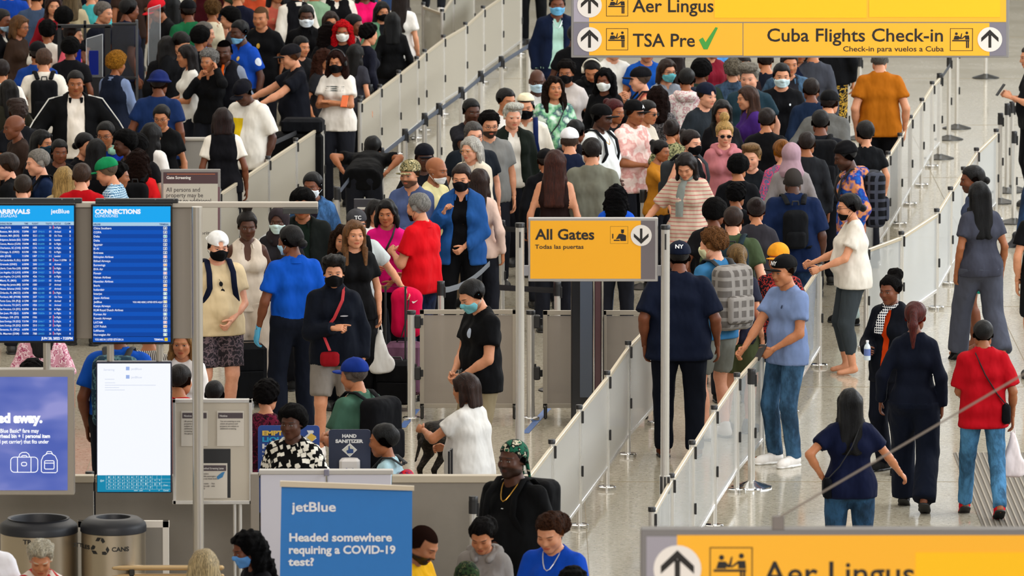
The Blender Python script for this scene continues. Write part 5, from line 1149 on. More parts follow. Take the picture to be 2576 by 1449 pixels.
    if prints:
        from mathutils.bvhtree import BVHTree
        V_, F_ = GM[-1]; bv = BVHTree.FromPolygons([tuple(v) for v in V_.tolist()], [tuple(f) for f in F_.tolist()])
        def onto(side, x, z):
            o_, d_ = {'f': ((x, -1, z), (0, 1, 0)), 'b': ((-x, 1, z), (0, -1, 0)), 'l': ((1, x, z), (-1, 0, 0)), 'r': ((-1, x, z), (1, 0, 0))}[side]
            q_ = bv.ray_cast(Vector(o_), Vector(d_)); return (q_[0]-Vector(d_)*.004) if q_[0] else None
        for pr_ in prints:
            a_ = pr_.split(','); mm = MB()
            if a_[0] == 'e':
                x0, z0, rx, rz = map(float, a_[2:6]); c_ = onto(a_[1], x0, z0); ps = [onto(a_[1], x0+rx*math.cos(t_*math.pi/8), z0+rz*math.sin(t_*math.pi/8)) for t_ in range(16)]
                if c_ and all(ps): mm.add([c_]+ps, [(0, i_+1, (i_+1) % 16+1) for i_ in range(16)]); mm.build('emblem', simple('emblem_print', hx(a_[6]), .7), root)
            else:
                x0, z0, sz = map(float, a_[2:5]); V2, F2 = text_geo(a_[6], sz, .02, 'CENTER'); sg_ = 1 if a_[1] in 'f' else 1
                ps = [onto(a_[1], x0+v[0]*sg_, z0+v[1]) for v in V2.tolist()]
                if ps and all(ps): mm.add([(p_.x, p_.y-(.001 if v[2] > 0 else 0), p_.z) for p_, v in zip(ps, V2.tolist())], F2); mm.build('print_lettering', simple('shirt_print', hx(a_[5]), .7), root)
    if scarf:
        mm = MB(); mm.tube([T(.068*math.cos(a_), -.004+.066*math.sin(a_), 1.492-.03*max(0, -math.sin(a_))) for a_ in [i_*math.pi/8 for i_ in range(17)]], .020, 8)
        mm.tube([T(-.01, -.08, 1.45), T(-.03, -.125, 1.40), T(-.045, -.150, 1.28), T(-.05, -.155, 1.10 if 'long' in scarf else 1.24)], [(.016, .028), (.014, .036), (.010, .042), (.008, .036)], 8, flat=(0, -1, 0)); sa = scarf.split()
        mm.build('scarf', cloth(hx(sa[0]), *([x_ if i_ == 0 else hx(x_) for i_, x_ in enumerate(y_ for y_ in sa[1:] if y_ != 'long')])), root, True)
    if glove:
        sn_, gc = glove.split(); a_, b_ = hand_geo(J['W'+sn_], J['D'+sn_], Rt @ Vector((-(1 if sn_ == 'L' else -1)*.9, -.15, -.25)), J['C'+sn_], -(1 if sn_ == 'L' else -1), 1.12); mm = MB(); mm.add(a_, b_); mm.build('glove', simple('nitrile', hx(gc), .4), root, True)
    if stripes:
        mm = MB()
        for sd, sn in ((1, 'L'), (-1, 'R')):
            for k_ in (-1, 0, 1):
                o_ = Vector((sd*.074*ra, k_*.018-.01, .046)); mm.tube([J['S'+sn]+Vector((-sd*.05, k_*.018-.01, .088)), J['S'+sn]+o_*1.12, J['E'+sn]+o_, J['E'+sn].lerp(J['W'+sn], .5)+o_*.95, J['W'+sn]+o_*.8], .0055, 5)
        mm.build('sleeve_stripes', cloth(hx(stripes)), root, True)
    a = bot.split(); kind = a[0]; col = hx(a[1]); m = denim(col) if kind in ('jeans', 'jorts') else cloth(col, *( [a[2]]+[hx(x) for x in a[3:]] if len(a) > 2 else []))
    pel = [torso[0]]
    if fem: pel = [torso[0]]+[p for p in torso if abs(p[0][1]) >= .0 and p[2] == .085*tw][:2]
    inf = {'leggings': .005, 'pants': .016, 'jeans': .012, 'wide': .030, 'shorts': .020, 'jorts': .02, 'crop': .005, 'skirt': .02}.get(kind, .014)
    tuck = lay[-1].split()[0] in ('uniform', 'crop', 'tank', 'vest') or lay[0].split()[0] in ('uniform', 'crop', 'tank', 'vest', 'shirt')
    pr = list(pel); cuts = [(T(0, 0, 1.03 if tuck else .93 if kind == 'wide' else .975), up)]
    for sn in 'LR':
        H, K, A = J['H'+sn], J['K'+sn], J['A'+sn]; lw = (.55+.45*w)*(1.06 if fem else 1)
        if kind in ('shorts', 'jorts'):
            d = (K-H).normalized(); e = H+(K-H)*.86; pr.append((H, e+d*.05, .090*lw, .074*lw, .04, ((e, d),)))
        elif kind == 'skirt': pass
        else:
            pr.append((H, K, .089*lw, .062*lw, .04)); d = (A-K).normalized(); e = A+d*(.02 if kind not in ('crop',) else -.12)
            rb = {'leggings': .038, 'crop': .040, 'jeans': .050, 'pants': .055, 'wide': .072}.get(kind, .05)
            pr.append((K, e+d*.05, .062*lw, rb, .02, ((e, d),)))
            if kind in ('leggings', 'crop'): c = K.lerp(A, .3)+Vector((0, .018, 0)); pr.append((c, c+(A-K)*.2, .050*lw, .044*lw, .02))
    if kind == 'skirt': pr.append((Vector((0, 0, .95)), Vector((0, 0, .5)), .13*w, .20*w, .04)); cuts.append((Vector((0, 0, .52)), Vector((0, 0, -1))))
    garment({'skirt': 'skirt', 'shorts': 'shorts', 'jorts': 'shorts', 'leggings': 'leggings', 'crop': 'leggings'}.get(kind, 'trousers'), pr, inf, cuts, m, vox=(.022, .036, .048)[lod], amp=.0045 if kind not in ('leggings', 'crop') else .001)
    for sd, sn in ((1, 'L'), (-1, 'R')):
        if shoes == 'bare': continue
        A = J['A'+sn]; M = Matrix.Translation(Vector((A.x, A.y-.012, A.z-.085))) @ Matrix.Rotation(sd*.15, 4, 'Z')
        if A.z > .1: M = Matrix.Translation(Vector((A.x, A.y-.012, A.z-.085))) @ Matrix.Rotation(math.radians(30), 4, 'X') @ Matrix.Translation((0, 0, .0))
        sh = link('shoe', shoe_mesh('low' if shoes[0] == '!' else 'hi'), root, cloth(hx(shoes.strip('!'))) if lod == 0 else simple('shoe_leather', hx(shoes.strip('!')), .5), M)
        so = link('sole', HC[('sole', 'low' if shoes[0] == '!' else 'hi')], sh, simple('rubber', '#e8e6e2' if shoes.strip('!')[0] in 'ef' else '#151515', .6))
    # ---- hair, hats, mask, glasses
    if hst == 'hijab': link('headscarf', hat_mesh('hijab'), root, cloth(hcol), Mh)
    elif hst not in ('bald', 'buzz'):
        if hat and hst in ('short', 'crop', 'wavy', 'quiff', 'side'): pass
        link('hair', hair_mesh(hst, NP[0] % 2), root, curlmat(hcol) if hst in ('afro', 'curly', 'bigafro', 'bigcurl', 'puff', 'frizz', 'backcurl') else hairmat(hcol), Mh if not (hat and hst in ('short', 'crop', 'wavy', 'quiff', 'side', 'curly')) else Mh @ Matrix.Diagonal((.96, .94, .80, 1)))
    if hat:
        a = hat.split(); hm = cloth(hx(a[1]), *(([a[2]]+[hx(x) for x in a[3:]]) if len(a) > 2 else []))
        ho = link({'hood': 'hood', 'durag': 'durag', 'beanie': 'beanie', 'kufi': 'kufi_cap', 'bucket': 'bucket_hat', 'band': 'headband'}.get(a[0], 'cap'), hat_mesh(a[0]), root, hm, Mh)
        if logo:
            lt, lc, fr = logo.split('/'); mm = MB(); s_ = 1 if fr == 'f' else -1
            ML = Mh @ Matrix.Rotation(0 if fr == 'f' else math.pi, 4, 'Z') @ Matrix.Translation((0, -.103 if fr == 'f' else -.135, .068)) @ Matrix.Rotation(math.radians(-22), 4, 'X')
            text(mm, lt, ML, 0, 0, .045, .03, 'CENTER'); mm.build('cap_lettering', simple('embroidery', hx(lc), .8), root)
    if mask:
        a = mask.split(); mo = link('face_mask', mask_mesh(head, a[0]), root, cloth(hx(a[1])), Mh)
    if gl: 
        M2 = Mh
        if 'up' in gl: M2 = Mh @ Matrix.Translation((0, .045, .085)) @ Matrix.Rotation(math.radians(-35), 4, 'X')
        if 'neck' in gl: M2 = Matrix.Translation(T(.0, -.055, 1.27)) @ Matrix.Rotation(math.radians(75), 4, 'Y')
        link('glasses', glasses_mesh('sun' in gl), root, simple('glasses_frame', '#101012' if 'gold' not in gl else '#b08030', .25), M2)
    if chain:
        mm = MB(); mm.tube([T(.062*math.cos(a), -.02+.06*math.sin(a)-.035*max(0, -math.sin(a))**2*1.4, 1.475-.12*max(0, -math.sin(a))**2) for a in [i*math.pi/10 for i in range(21)]], .004, 5)
        mm.build('necklace' if chain != 'lan' else 'lanyard', simple('chain', '#c8963c' if chain == 'gold' else '#d0d4da', .3, .6), root)
    ctx = dict(root=root, Mw=Mw, T=T, J=J, Mh=Mh, shw=shw, w=w, Rt=Rt, tw=tw, s=s, base=base, fem=fem)
    if bag:
        for bb in bag.split('|'):
            kind, colr, lab = [x.strip() for x in bb.split(';')]
            wear(ctx, kind, colr, lab)
    return ctx
def rootat(name, label, cat, Mw, origin):
    """an Empty at a point of the wearer, carrying the wearer's frame; returns the empty and local->parent offset"""
    o = bpy.data.objects.new(name, None); COL.objects.link(o); o.empty_display_size = .1; o['label'] = label; o['category'] = cat
    M = Mw @ Matrix.Translation(Vector(origin)); o.matrix_basis = M; return o, Matrix.Translation(-Vector(origin))
def wear(c, kind, color, label):
    T = c['T']; cols = color.split(); m = cloth(hx(cols[0]), *(([cols[1]]+[hx(x) for x in cols[2:]]) if len(cols) > 1 else [])); tw = c['tw']; Rt = c['Rt']
    dark = simple('strap_webbing', '#17181b', .8)
    if kind.startswith('back'):
        big = 1.2 if kind == 'backbig' else .8 if kind == 'backsmall' else 1.0
        org = T(0, .20, 1.02); root, off = rootat('backpack', label, 'backpack', c['Mw'], org)
        d0 = .105*tw**.7; g = Grid(T(0, d0+.1, 1.2)-Vector((.3, .3, .42)), T(0, d0+.1, 1.2)+Vector((.3, .34, .42)), .019)
        g.box(T(0, d0+.085*big, 1.20), (.145*big, .085*big, .225*big), .07, 0, R=Rt); q = g.full(); g.D = (g.D+.005*nz(q, NP[0], 30)).astype(np.float32)
        V, F = g.mesh(); link('bag_body', mkmesh('bag_body', V+np.array(off.translation), F, True, [m]), root)
        g = Grid(T(0, d0+.2, 1.1)-Vector((.22, .22, .3)), T(0, d0+.2, 1.1)+Vector((.22, .22, .3)), .019); g.box(T(0, d0+.175*big, 1.11), (.115*big, .035, .10*big), .035, 0, R=Rt)
        V, F = g.mesh(); link('front_pocket', mkmesh('front_pocket', V+np.array(off.translation), F, True, [m]), root)
        mm = MB(); mm.tube([T(-.03, d0+.04, 1.42*1.0), T(-.025, d0+.045, 1.455), T(.025, d0+.045, 1.455), T(.03, d0+.04, 1.42)], .008, 6); mm.V = [tuple(Vector(v)+off.translation) for v in mm.V]; mm.build('handle', dark, root, True)
        for sd in (-1, 1):
            mm = MB(); f = -.128*tw**.6-(.018 if not c['fem'] else .035)
            mm.tube([T(sd*.07, d0+.05, 1.43), T(sd*.095, .06, 1.497), T(sd*.10, -.03, 1.497), T(sd*.108, f+.03, 1.40), T(sd*.112, f-.0, 1.27), T(sd*.135*tw**.4, f+.05, 1.14), T(sd*.15*tw**.5, .04, 1.06), T(sd*.12, d0+.06, 1.03)], [(.010, .026)]*8, 8, flat=(0, 0, 1))
            mm.V = [tuple(Vector(v)+off.translation) for v in mm.V]; mm.build('shoulder_strap', m if len(cols) < 2 else dark, root, True)
    elif kind.startswith('sling') or kind.startswith('tote'):
        # strap across the body, bag at the hip. slingL: bag at the person's left
        front = -1 if kind.endswith('F') else 1; sd = 1 if kind.rstrip('F').endswith('L') else -1
        org = T(sd*.20, -.05, .93); root, off = rootat('shoulder_bag', label, 'bag', c['Mw'], org); r0 = .135*tw**.7
        g = Grid(T(sd*.2, -.04, .9)-Vector((.25, .25, .25)), T(sd*.2, -.04, .9)+Vector((.25, .25, .25)), .017)
        ctr = T(sd*(.19+.03*(tw-1)), .05, .93); sz = (.05, .12, .13) if kind.startswith('tote') else (.04, .10, .09)
        if front == -1: ctr = T(sd*.04, -.185, .90); sz = (.085, .035, .065)
        if 'big' in kind: ctr = T(sd*(.24+.03*(tw-1)), .02, 1.14); sz = (.10, .16, .19)
        g.box(ctr, sz, .035, 0); V, F = g.mesh(); link('bag_body', mkmesh('bag_body', V+np.array(off.translation), F, True, [m]), root)
        mm = MB(); s2 = -sd if kind.startswith('sling') else sd
        if s2 != sd: pts = [ctr+Vector((0, -.06, .08)), T(sd*.10, -r0-.01, 1.12), T(0, -r0-.022, 1.25), T(s2*.07, -r0+.005, 1.40), T(s2*.085, -.02, 1.50), T(s2*.08, .08, 1.46), T(0, r0-.005, 1.28), T(sd*.10, r0, 1.12), ctr+Vector((0, .06, .08))]
        else: pts = [ctr+Vector((0, -.07, .10)), T(sd*.15, -.115, 1.25), T(sd*.13, -.06, 1.46), T(sd*.13, .03, 1.485), T(sd*.15, .115, 1.30), ctr+Vector((0, .07, .10))]
        sc = '#a01820' if cols[0] in ('8e1420',) else '#17181b'
        mm.tube(pts, [(.005, .016)]*len(pts), 6, flat=(0, 0, 1)); mm.V = [tuple(Vector(v)+off.translation) for v in mm.V]; mm.build('strap', simple('strap_webbing', sc, .8), root, True)
    elif kind in ('phoneL', 'phoneR', 'bottleL', 'bottleR', 'bookL', 'bookR', 'carrierL', 'carrierR'):
        sn = kind[-1]; wr = c['J']['W'+sn]; d = c['J']['D'+sn]; ctr = wr+d*.10
        nm = {'ph': 'phone', 'bo': 'bottle' if 'bottle' in kind else 'booklet', 'ca': 'plastic_bag'}[kind[:2]]
        cat = {'phone': 'phone', 'bottle': 'bottle', 'booklet': 'passport', 'plastic_bag': 'bag'}[nm]
        root, off = rootat(nm, label, cat, c['Mw'], ctr); mm = MB()
        if nm == 'phone':
            mm.box((0, -.03, .03), (.075, .010, .15), 0, .004, math.radians(-35)); mm.build('case', simple('phone_case', hx(cols[0]), .3), root)
            m2 = MB(); m2.box((0, -.022, .033), (.066, .003, .138), 0, 0, math.radians(-35)); m2.build('screen', simple('phone_glass', '#10141c', .1), root)
        elif nm == 'booklet':
            mm.box((0, -.02, .05), (.095, .014, .13), 0, .003, math.radians(-20)); mm.build('cover', simple('booklet_cover', hx(cols[0]), .6), root)
            m2 = MB(); m2.box((.02, -.015, .07), (.075, .006, .15), 0, 0, math.radians(-20)); m2.build('boarding_pass', simple('paper', '#e8e8e6', .8), root)
        elif nm == 'bottle':
            mm.lathe([(.001, -.07), (.028, -.07), (.030, -.06), (.030, .04), (.024, .06), (.012, .075), (.012, .09)], 16); mm.build('bottle_body', simple('clear_plastic', '#c8d4dc', .08, 0, 0), root, True)
            m2 = MB(); m2.lathe([(.0308, -.03), (.0308, .03)], 16, cap=False); m2.build('bottle_label', simple('printed_label', '#5a6ea8', .5), root, True)
            m3 = MB(); m3.lathe([(.013, .088), (.013, .104)], 12); m3.build('bottle_cap', simple('bottle_cap', '#e8e8ee', .5), root, True)
        else:
            g = Grid((-.2, -.12, -.5), (.2, .12, .05), .018); g.cone((-.05, 0, -.36), (.05, 0, -.36), .085, .085, 0); g.cone((0, 0, -.3), (0, 0, -.05), .09, .018, .04)
            q = g.full(); g.D = np.maximum(g.D, np.abs(q[1])-.05); g.D = (g.D+.008*nz(q, 3, 40)).astype(np.float32)
            V, F = g.mesh(); link('bag_body', mkmesh('bag_body', V, F, True, [m]), root)
            m2 = MB(); m2.tube([(-.02, 0, -.06), (-.01, 0, .01), (.01, 0, .01), (.02, 0, -.06)], .005, 6); m2.build('handle', m, root, True)
# ------------------------------------------------------------------ the crowd: head-top pixel, facing (0 towards camera, 90 to the right), label
K = person
# front row, right aisle
K(1970, 641, -50, 'tanned man in black cap, pale blue tee, jeans and white sneakers', h=1.80, sk=2, hair='short 1c130e', hat='cap 0e0e10', logo='NY/e8e8e8/f', top='tee 7d8fb4', bot='jeans 34526c', arms='low/lowrail', lod=0, shoes='ece8e4', prints=['e,f,.07,1.33,.008,.016,1a2a4a'], bag='phoneL; 15161a; dark phone in the left hand of the man in pale blue tee', head='n')
K(2238, 692, -35, 'airline worker with high curly puff, polka scarf and dark fleece', g='f', h=1.68, sk=4, hair='puff 130e0d', top='tee cc4a14|narrow 10141f', scarf='10182c pin e4e4e4', bot='pants 0f1422', arms='down/hold', lod=0, bag='bottleR; c8d4dc; small clear water bottle held by the airline worker')
K(2303, 758, 172, 'auburn-haired woman in navy trouser suit seen from behind', g='f', h=1.72, sk=4, hair='pony 5c1d12', top='long 101728', bot='wide 0f1728', arms='loose/down', lod=0, legs='walk', shoes='!0c0c10')
K(2138, 976, 183, 'woman with very long black hair, navy tee and blue jeans', g='f', h=1.60, sk=2, hair='longer 0e0b0d', top='tee 0f1836', bot='jeans 22405a', arms='hip/out', lod=0, w=1.15, bag='slingL; 0c0e16; black crossbody bag at the left hip of the long-haired woman')
K(2473, 803, 184, 'boy in loose red tee, jeans and red sneakers from behind', h=1.62, sk=3, hair='crop 15110f', top='bigtee ac0a1e', bot='jeans 3f6a8a', arms='low/loose', lod=0, legs='walk', shoes='d81c34', bag='slingR; 101116; small black crossbody bag with red horseshoe mark|carrierR; e6dcdc; white and red shopping bag in the hand at the right edge')
K(2462, 456, 200, 'woman in grey scrubs with long curly black hair walking away', g='f', h=1.70, sk=3, hair='longer 0c0a0c', top='tee 454753', bot='wide 50535f', arms='down/down', lod=0, legs='walk', w=1.12, shoes='!15151a')
K(2443, 416, -80, 'goateed man with tied braids in grey tee and teal shorts', h=1.76, sk=4, hair='lowbun 17110f', beard=.5, top='tee 46506a', bot='shorts 1f8f7c', arms='down/down', lod=1, shoes='bare')
K(2133, 486, -80, 'woman with low bun in white tee and cropped grey leggings', g='f', h=1.68, sk=1, hair='lowbun 0f0c0e', mask='chin 0f0f12', gl='thin', top='tee dcd6cc', bot='crop 3f4549', arms='rail/rail', lod=0, w=1.3, shoes='bare')
K(1709, 606, 178, 'broad man in navy tee, navy trousers and navy team cap from behind', h=1.86, sk=4, hair='crop 17110f', hat='cap 131c31', logo='NY/e0e0e0/b', top='bigtee 121b30', bot='pants 111622', arms='down/loose', lod=0, w=1.34, shoes='6a3a24')
K(1790, 575, -142, 'curly brown-haired man with pale yellow mask, turning his head left', h=1.84, sk=0, hair='curly 7a5636', mask='cone d8d8b4', hy=20, top='tee 3f77a0', bot='shorts 7c7d76', arms='down/down', lod=0, bag='backbig; 6d6864 check 8a8580; grey plaid backpack on the curly-haired man', shoes='d8d4d0')
K(1853, 613, 155, 'ponytailed woman with blond streaks behind the curly-haired man', g='f', h=1.66, sk=1, hair='pony 84683f', hy=40, top='tee 2e3040', bot='shorts 5c6448', lod=1, bag='back; 3c1c6a floral e04040 6a2c9a; purple and red backpack beside the plaid one')
K(1957, 612, -15, 'child in golden yellow cap and dark floral top', g='c', h=1.50, sk=3, hat='cap d8982c', top='tee 16111a floral a0302c 2a1a20', lod=1)
K(2610, 185, -80, 'walking figure in red tee and dark jeans at the right edge', h=1.82, sk=2, top='tee bc1a2a', bot='jeans 1e3350', legs='walk', lod=1, shoes='101014')
K(2590, 112, -78, 'man in black polo looking at his phone at the right edge', h=1.80, sk=1, hair='short 4a4440', top='polo 14161b', bot='pants 12131a', arms='phone/phone', lod=1, w=1.15, bag='phoneL; 0e0e12; phone held out by the man in black polo')
K(2625, 470, 182, 'bare-armed person half outside the right edge, black shirt', h=1.78, sk=1, top='tee 0f1014', bot='shorts 15161a', arms='down/down', lod=1)
# front row, left half
K(1293, 1107, -36, 'big man in green camouflage durag and black top with gold chain', h=1.84, sk=5, hair='crop 0d0b0b', hat='durag 1c5842 camo 0b1512 c8c0a8', beard=.7, top='long 0a0b0e', bot='pants 0c0d10', arms='down/down', w=1.42, lod=0, chain='gold', hp=-2, head='n', prints=['t,f,-.0,1.30,.03,e4e4e4,~'], bag='backbig; 0d0e11; large black backpack on the man in the durag')
K(1377, 1294, -22, 'man with curly tied hair, bright blue tee and lanyard', h=1.78, sk=1, hair='backcurl 4a2e1c', top='tee 1450b8', arms='low/low', lod=0, hp=24, shut=1, chain='lan', scalp=1)
K(1208, 1309, -12, 'girl in grey hooded sweatshirt with dark puff hair looking down', g='f', h=1.62, sk=2, hair='backcurl 15100e', top='hoodie 8f8a86', hp=28, shut=1, arms='low/low', lod=0)
K(1085, 1326, 62, 'bald man with thick black beard and yellow jersey looking down', h=1.76, sk=2, hair='buzz 2c1e1a', beard=1, top='tee e8b418', hp=32, shut=1, arms='low/low', lod=0, w=1.15, head='n')
K(1177, 1420, 20, 'top of a green camouflage cap at the bottom edge', h=1.55, sk=3, hat='beanie 2c4024 camo 1a2418 5a5a3c', top='tee 3a3a3e', lod=1)
K(1440, 1430, -10, 'dark hair crown with green tint at the bottom edge', h=1.60, sk=4, hair='curly 14140e', top='tee 3a3a3e', lod=1)
K(735, 1022, -22, 'young man in black and white sneaker-print shirt with pale earbud', h=1.66, sk=5, hair='afro 0d0a0a', top='bigtee 0e0e10 print e4e0d4', arms='down/down', lod=0, hp=2)
K(672, 957, 168, 'person with rounded dark curls and wine-patterned shirt', g='f', h=1.66, sk=1, hair='curly 120d0d', top='tee 3a1220 floral 6a1c34 1c0c14', lod=1)
K(888, 900, -128, 'stocky man in royal blue cap and sage green polo', h=1.76, sk=2, hair='crop 6a6058', hat='cap 1c3a8a', hy=0, top='polo 4c6e5e', arms='hold/hold', lod=0, w=1.25, bag='backbig; 15161a; large black backpack on the man in sage polo')
K(962, 1064, -105, 'boy in pale blue tee with red backpack facing left', g='c', h=1.42, sk=3, hair='short 0e0b0b', top='tee a8c4cc', lod=0, bag='backsmall; b81426 floral 7a1424 3a3470; small red patterned backpack on the boy')
K(1168, 938, -118, 'woman in white tee with brown bob and sunglasses on her head', g='f', h=1.62, sk=2, hair='bob 3c2418', gl='sun up', top='tee d8d6d2', bot='pants 2a2a30', arms='lift/hold', lod=0, w=1.38)
K(1172, 706, -62, 'officer in black tee and khaki trousers with tattooed forearms', h=1.84, sk=1, hair='crop 14100e', mask='med 7fc0cc', beard=.5, hp=28, top='tee 0b0c10', bot='pants 8c8068', arms='low/low', lod=0, w=1.12, prints=['e,f,.055,1.31,.030,.040,a8b4c8'])
K(840, 648, 2, 'young man in navy fleece, black mask and grey shorts', h=1.74, sk=1, hair='wavy 15100e', mask='cone 111114', top='tee 0e0e12|zip 111724', bot='shorts 86807a', arms='down/point', lod=0, hp=0, prints=['e,f,.085,1.265,.035,.006,b8b8c0'], w=1.0, bag='slingRF; 8e1420; small red crossbody bag on the man in navy fleece|bigtoteR; 0c0d10; black duffel bag hanging at the side of the man in fleece', shoes='e8e4e0')
K(728, 566, -160, 'uniformed officer in bright blue shirt seen from behind', h=1.84, sk=4, hair='lowbun 110d0f', mask='med a8cfe4', hy=30, top='uniform 0f55b4', bot='pants 131927', arms='loose/down', lod=0, w=1.08, glove='L 4aa4d0', prints=['e,l,.0,1.30,.035,.045,c8d0dc'])
K(622, 532, 8, 'woman in cream sleeveless collared top with braids piled high', g='f', h=1.74, sk=5, hair='topbun 241a14', top='blouse d4c8ba', bot='wide c9bcae', arms='down/back', lod=0)
K(549, 582, 18, 'man in white backwards cap, black mask and cream tee', h=1.76, sk=0, hair='short 1a1412', hat='capback e6e6e6', mask='cone 0c0c10', gl='sun neck', top='tee d8c5a2', bot='shorts 2c282c floral 6a5a60 3a343c', arms='low/down', w=1.28, lod=0, bag='back; 141c34; navy backpack on the man in cream tee')
K(892, 553, 14, 'woman with long light brown hair and black tee', g='f', h=1.72, sk=1, hair='longer 7c5733', top='tee 0f0f12', bot='leggings 0e0e12', arms='down/down', lod=0, hp=2, bag='carrierL; d4d2ce; white plastic bag hanging beside the woman with long light brown hair')
K(897, 527, 8, 'man in charcoal cap behind the long-haired woman, hand on a handle', h=1.72, sk=1, hair='crop 4a3020', hat='cap 46464a', logo='TC/d8d8d8/f', top='tee c0c6c6', arms='out/down', lod=1, bag='back; 101114; black backpack on the man in the charcoal cap')
K(862, 566, 5, 'woman with frizzy brown hair half hidden behind another', g='f', h=1.66, sk=1, hair='frizz 3a281c', top='tee 2a2a30', lod=1, group=None)
K(972, 501, -8, 'woman in bright pink long-sleeved top with short black hair', g='f', h=1.68, sk=2, hair='bob 14100f', top='long dc1c84', bot='pants 15151b', arms='low/hold', lod=0, w=1.08, bag='slingR; d8a888; small bag on pale strap over the pink top')
K(948, 502, 30, 'woman with dark hair and white sleeve behind the pink top', g='f', h=1.56, sk=1, hair='long 17100f', top='tee e4e2de', lod=1)
K(1050, 484, -125, 'grey-haired man in bright red polo shirt, back turned', h=1.78, sk=1, hair='short 8e8c88', mask='chin 101014', top='polo cc0e1e', bot='jeans 1a2744', arms='phone/low', lod=0, w=1.12)
K(1160, 413, -10, 'woman in open blue hooded jacket and dark printed mask', g='f', h=1.76, sk=1, hair='bun 3a2820', mask='cone 15151a', top='tank 0c0c10|jacket 275690', bot='leggings 0e0f13', arms='low/strap', lod=0, w=1.12, bag='tote L; 0e0f12; x' if 0 else None)
K(1207, 424, 165, 'person in pale pink fleece behind the blue jacket', g='f', h=1.66, sk=2, hair='long 3a2418', top='long d4baac', lod=1, bag='bigtoteR; 17181c floral d87818 c82828; black tote with orange and red print behind the blue jacket')
K(1030, 402, -28, 'bearded man in camouflage cap and blue-grey shirt', h=1.78, sk=1, hair='short 3a2a1c', hat='cap 8a7f5a camo 45452f c0b48c', beard=.85, top='shirt 56648a', arms='hold/hold', lod=0, w=1.1)
K(1100, 393, 58, 'bald man with white mask pulled under his chin', h=1.76, sk=3, hair='bald 241812', mask='chin e4e4e0', top='tee d8d0a0', lod=0)
K(1068, 362, 12, 'man in dark cap and dark clothes behind the bald man', h=1.76, sk=5, hat='cap 141620', top='tee 15161c', lod=1)
K(1183, 343, -36, 'smiling woman with grey hair, glasses and cream jacket', g='f', h=1.70, sk=0, hair='bob c6c2ba', gl='gold', top='tee e0dcd4|jacket dbd2c2', bot='pants 8a7a68', arms='hold/hold', lod=0, w=1.14)
K(1192, 305, 18, 'heavy man with grey hair, glasses and dark slate tee', h=1.80, sk=0, hair='short 5e5a58', gl='thin', top='tee 1c232c', w=1.25, lod=1)
K(1232, 281, 12, 'man with dark beard, glasses and grey polo shirt', h=1.78, sk=1, hair='curly 15100d', gl='thin', beard=.95, top='polo 868684', arms='down/down', lod=1, w=1.12)
K(1290, 259, 14, 'white-haired older man in dark green jacket', h=1.78, sk=0, hair='side d4d0c4', top='shirt dcd8d0|jacket 1c241e', lod=1)
K(1322, 236, -4, 'man in cream knitted cap and black mask', h=1.78, sk=1, hair='crop 17110f', hat='kufi e2d8bc', mask='med 0e0e12', beard=.6, top='shirt e4ded0', lod=1, bag='back; 1c2c5c; navy backpack on the man in the cream cap')
K(1275, 221, 36, 'young man with cropped dark hair and white tee with red strap', h=1.78, sk=2, hair='short 1a1412', top='tee e2ded8', lod=1)
K(1187, 247, 22, 'dark-skinned man with his hand raised to his cheek', h=1.76, sk=5, hair='crop 0e0b0a', top='tee 26262c', arms='down/chin', lod=1)
K(1352, 173, 8, 'bald man in pale blue mask beside the suited man', h=1.74, sk=5, hair='bald 241812', mask='med c0d8e6', top='tee cac8c4', lod=1)
K(1424, 152, -12, 'woman in black mask and light grey tee', g='f', h=1.72, sk=3, hair='curly 1a1310', mask='cone 101014', top='tee cac3c0', w=1.12, lod=1)
K(1393, 191, 14, 'woman with gold earrings and green tie-dye shirt', g='f', h=1.74, sk=2, hair='bigcurl 2c1e17', top='tee d0dfd2 tie 78b488 3c5860', w=1.25, lod=0, hp=-4, bag='slingR; a8742c; small bag on tan strap across the tie-dye shirt')
HPM = K(1488, 150, -8, 'young man in white headphones looking down', h=1.74, sk=2, hair='short 0f0c0c', top='hoodie 0e0f12', arms='phone/phone', hp=34, shut=1, lod=1, bag='phoneL; 202024; phone held by the young man in white headphones')
K(1520, 171, -18, 'woman in white mask with long black curls', g='f', h=1.70, sk=4, hair='bigcurl 0f0d10', mask='cone e4e8e6', top='long 0f1014', lod=1)
K(1402, -20, 4, 'man in navy suit jacket, mint shirt and blue mask', h=1.86, sk=4, hair='short 0e0c0c', mask='med 74b4dc', top='shirt aaccc0|blazer 14213c', bot='pants 111a30', arms='down/down', lod=1, chain='lan')
K(1450, 60, 150, 'dark-clothed man half behind the hanging sign', h=1.78, sk=5, hair='crop 0e0b0b', top='tee 101116', lod=2)
# middle queue
K(1397, 376, 174, 'woman with waist-long reddish brown hair from behind', g='f', h=1.76, sk=1, hair='longer 4c2517', top='tank 2a1a18', arms='down/down', lod=1)
K(1372, 374, 186, 'person in black cap and black clothes beside the long-haired woman', h=1.58, sk=3, hat='cap 0f0f13', top='long 101116', lod=1)
K(1488, 345, 168, 'man in olive grey tee from behind, mask strap showing', h=1.84, sk=1, hair='short 241813', mask='med e6e6e4', hy=25, top='tee 7b7c70', bot='jeans 2a3c54', w=1.22, lod=0, bag='bigtoteR; 14303a; teal black shoulder bag beside the grey tee')
K(1432, 321, 188, 'man in white backwards baseball cap and navy top', h=1.74, sk=1, hair='crop 5a4a40', hat='trucker e6e6ea', top='tee 18223a', lod=1)
K(1550, 464, 178, 'woman with big black hair in royal blue top', g='f', h=1.52, sk=3, hair='frizz 0e0c10', top='tee 1858c0', lod=1)
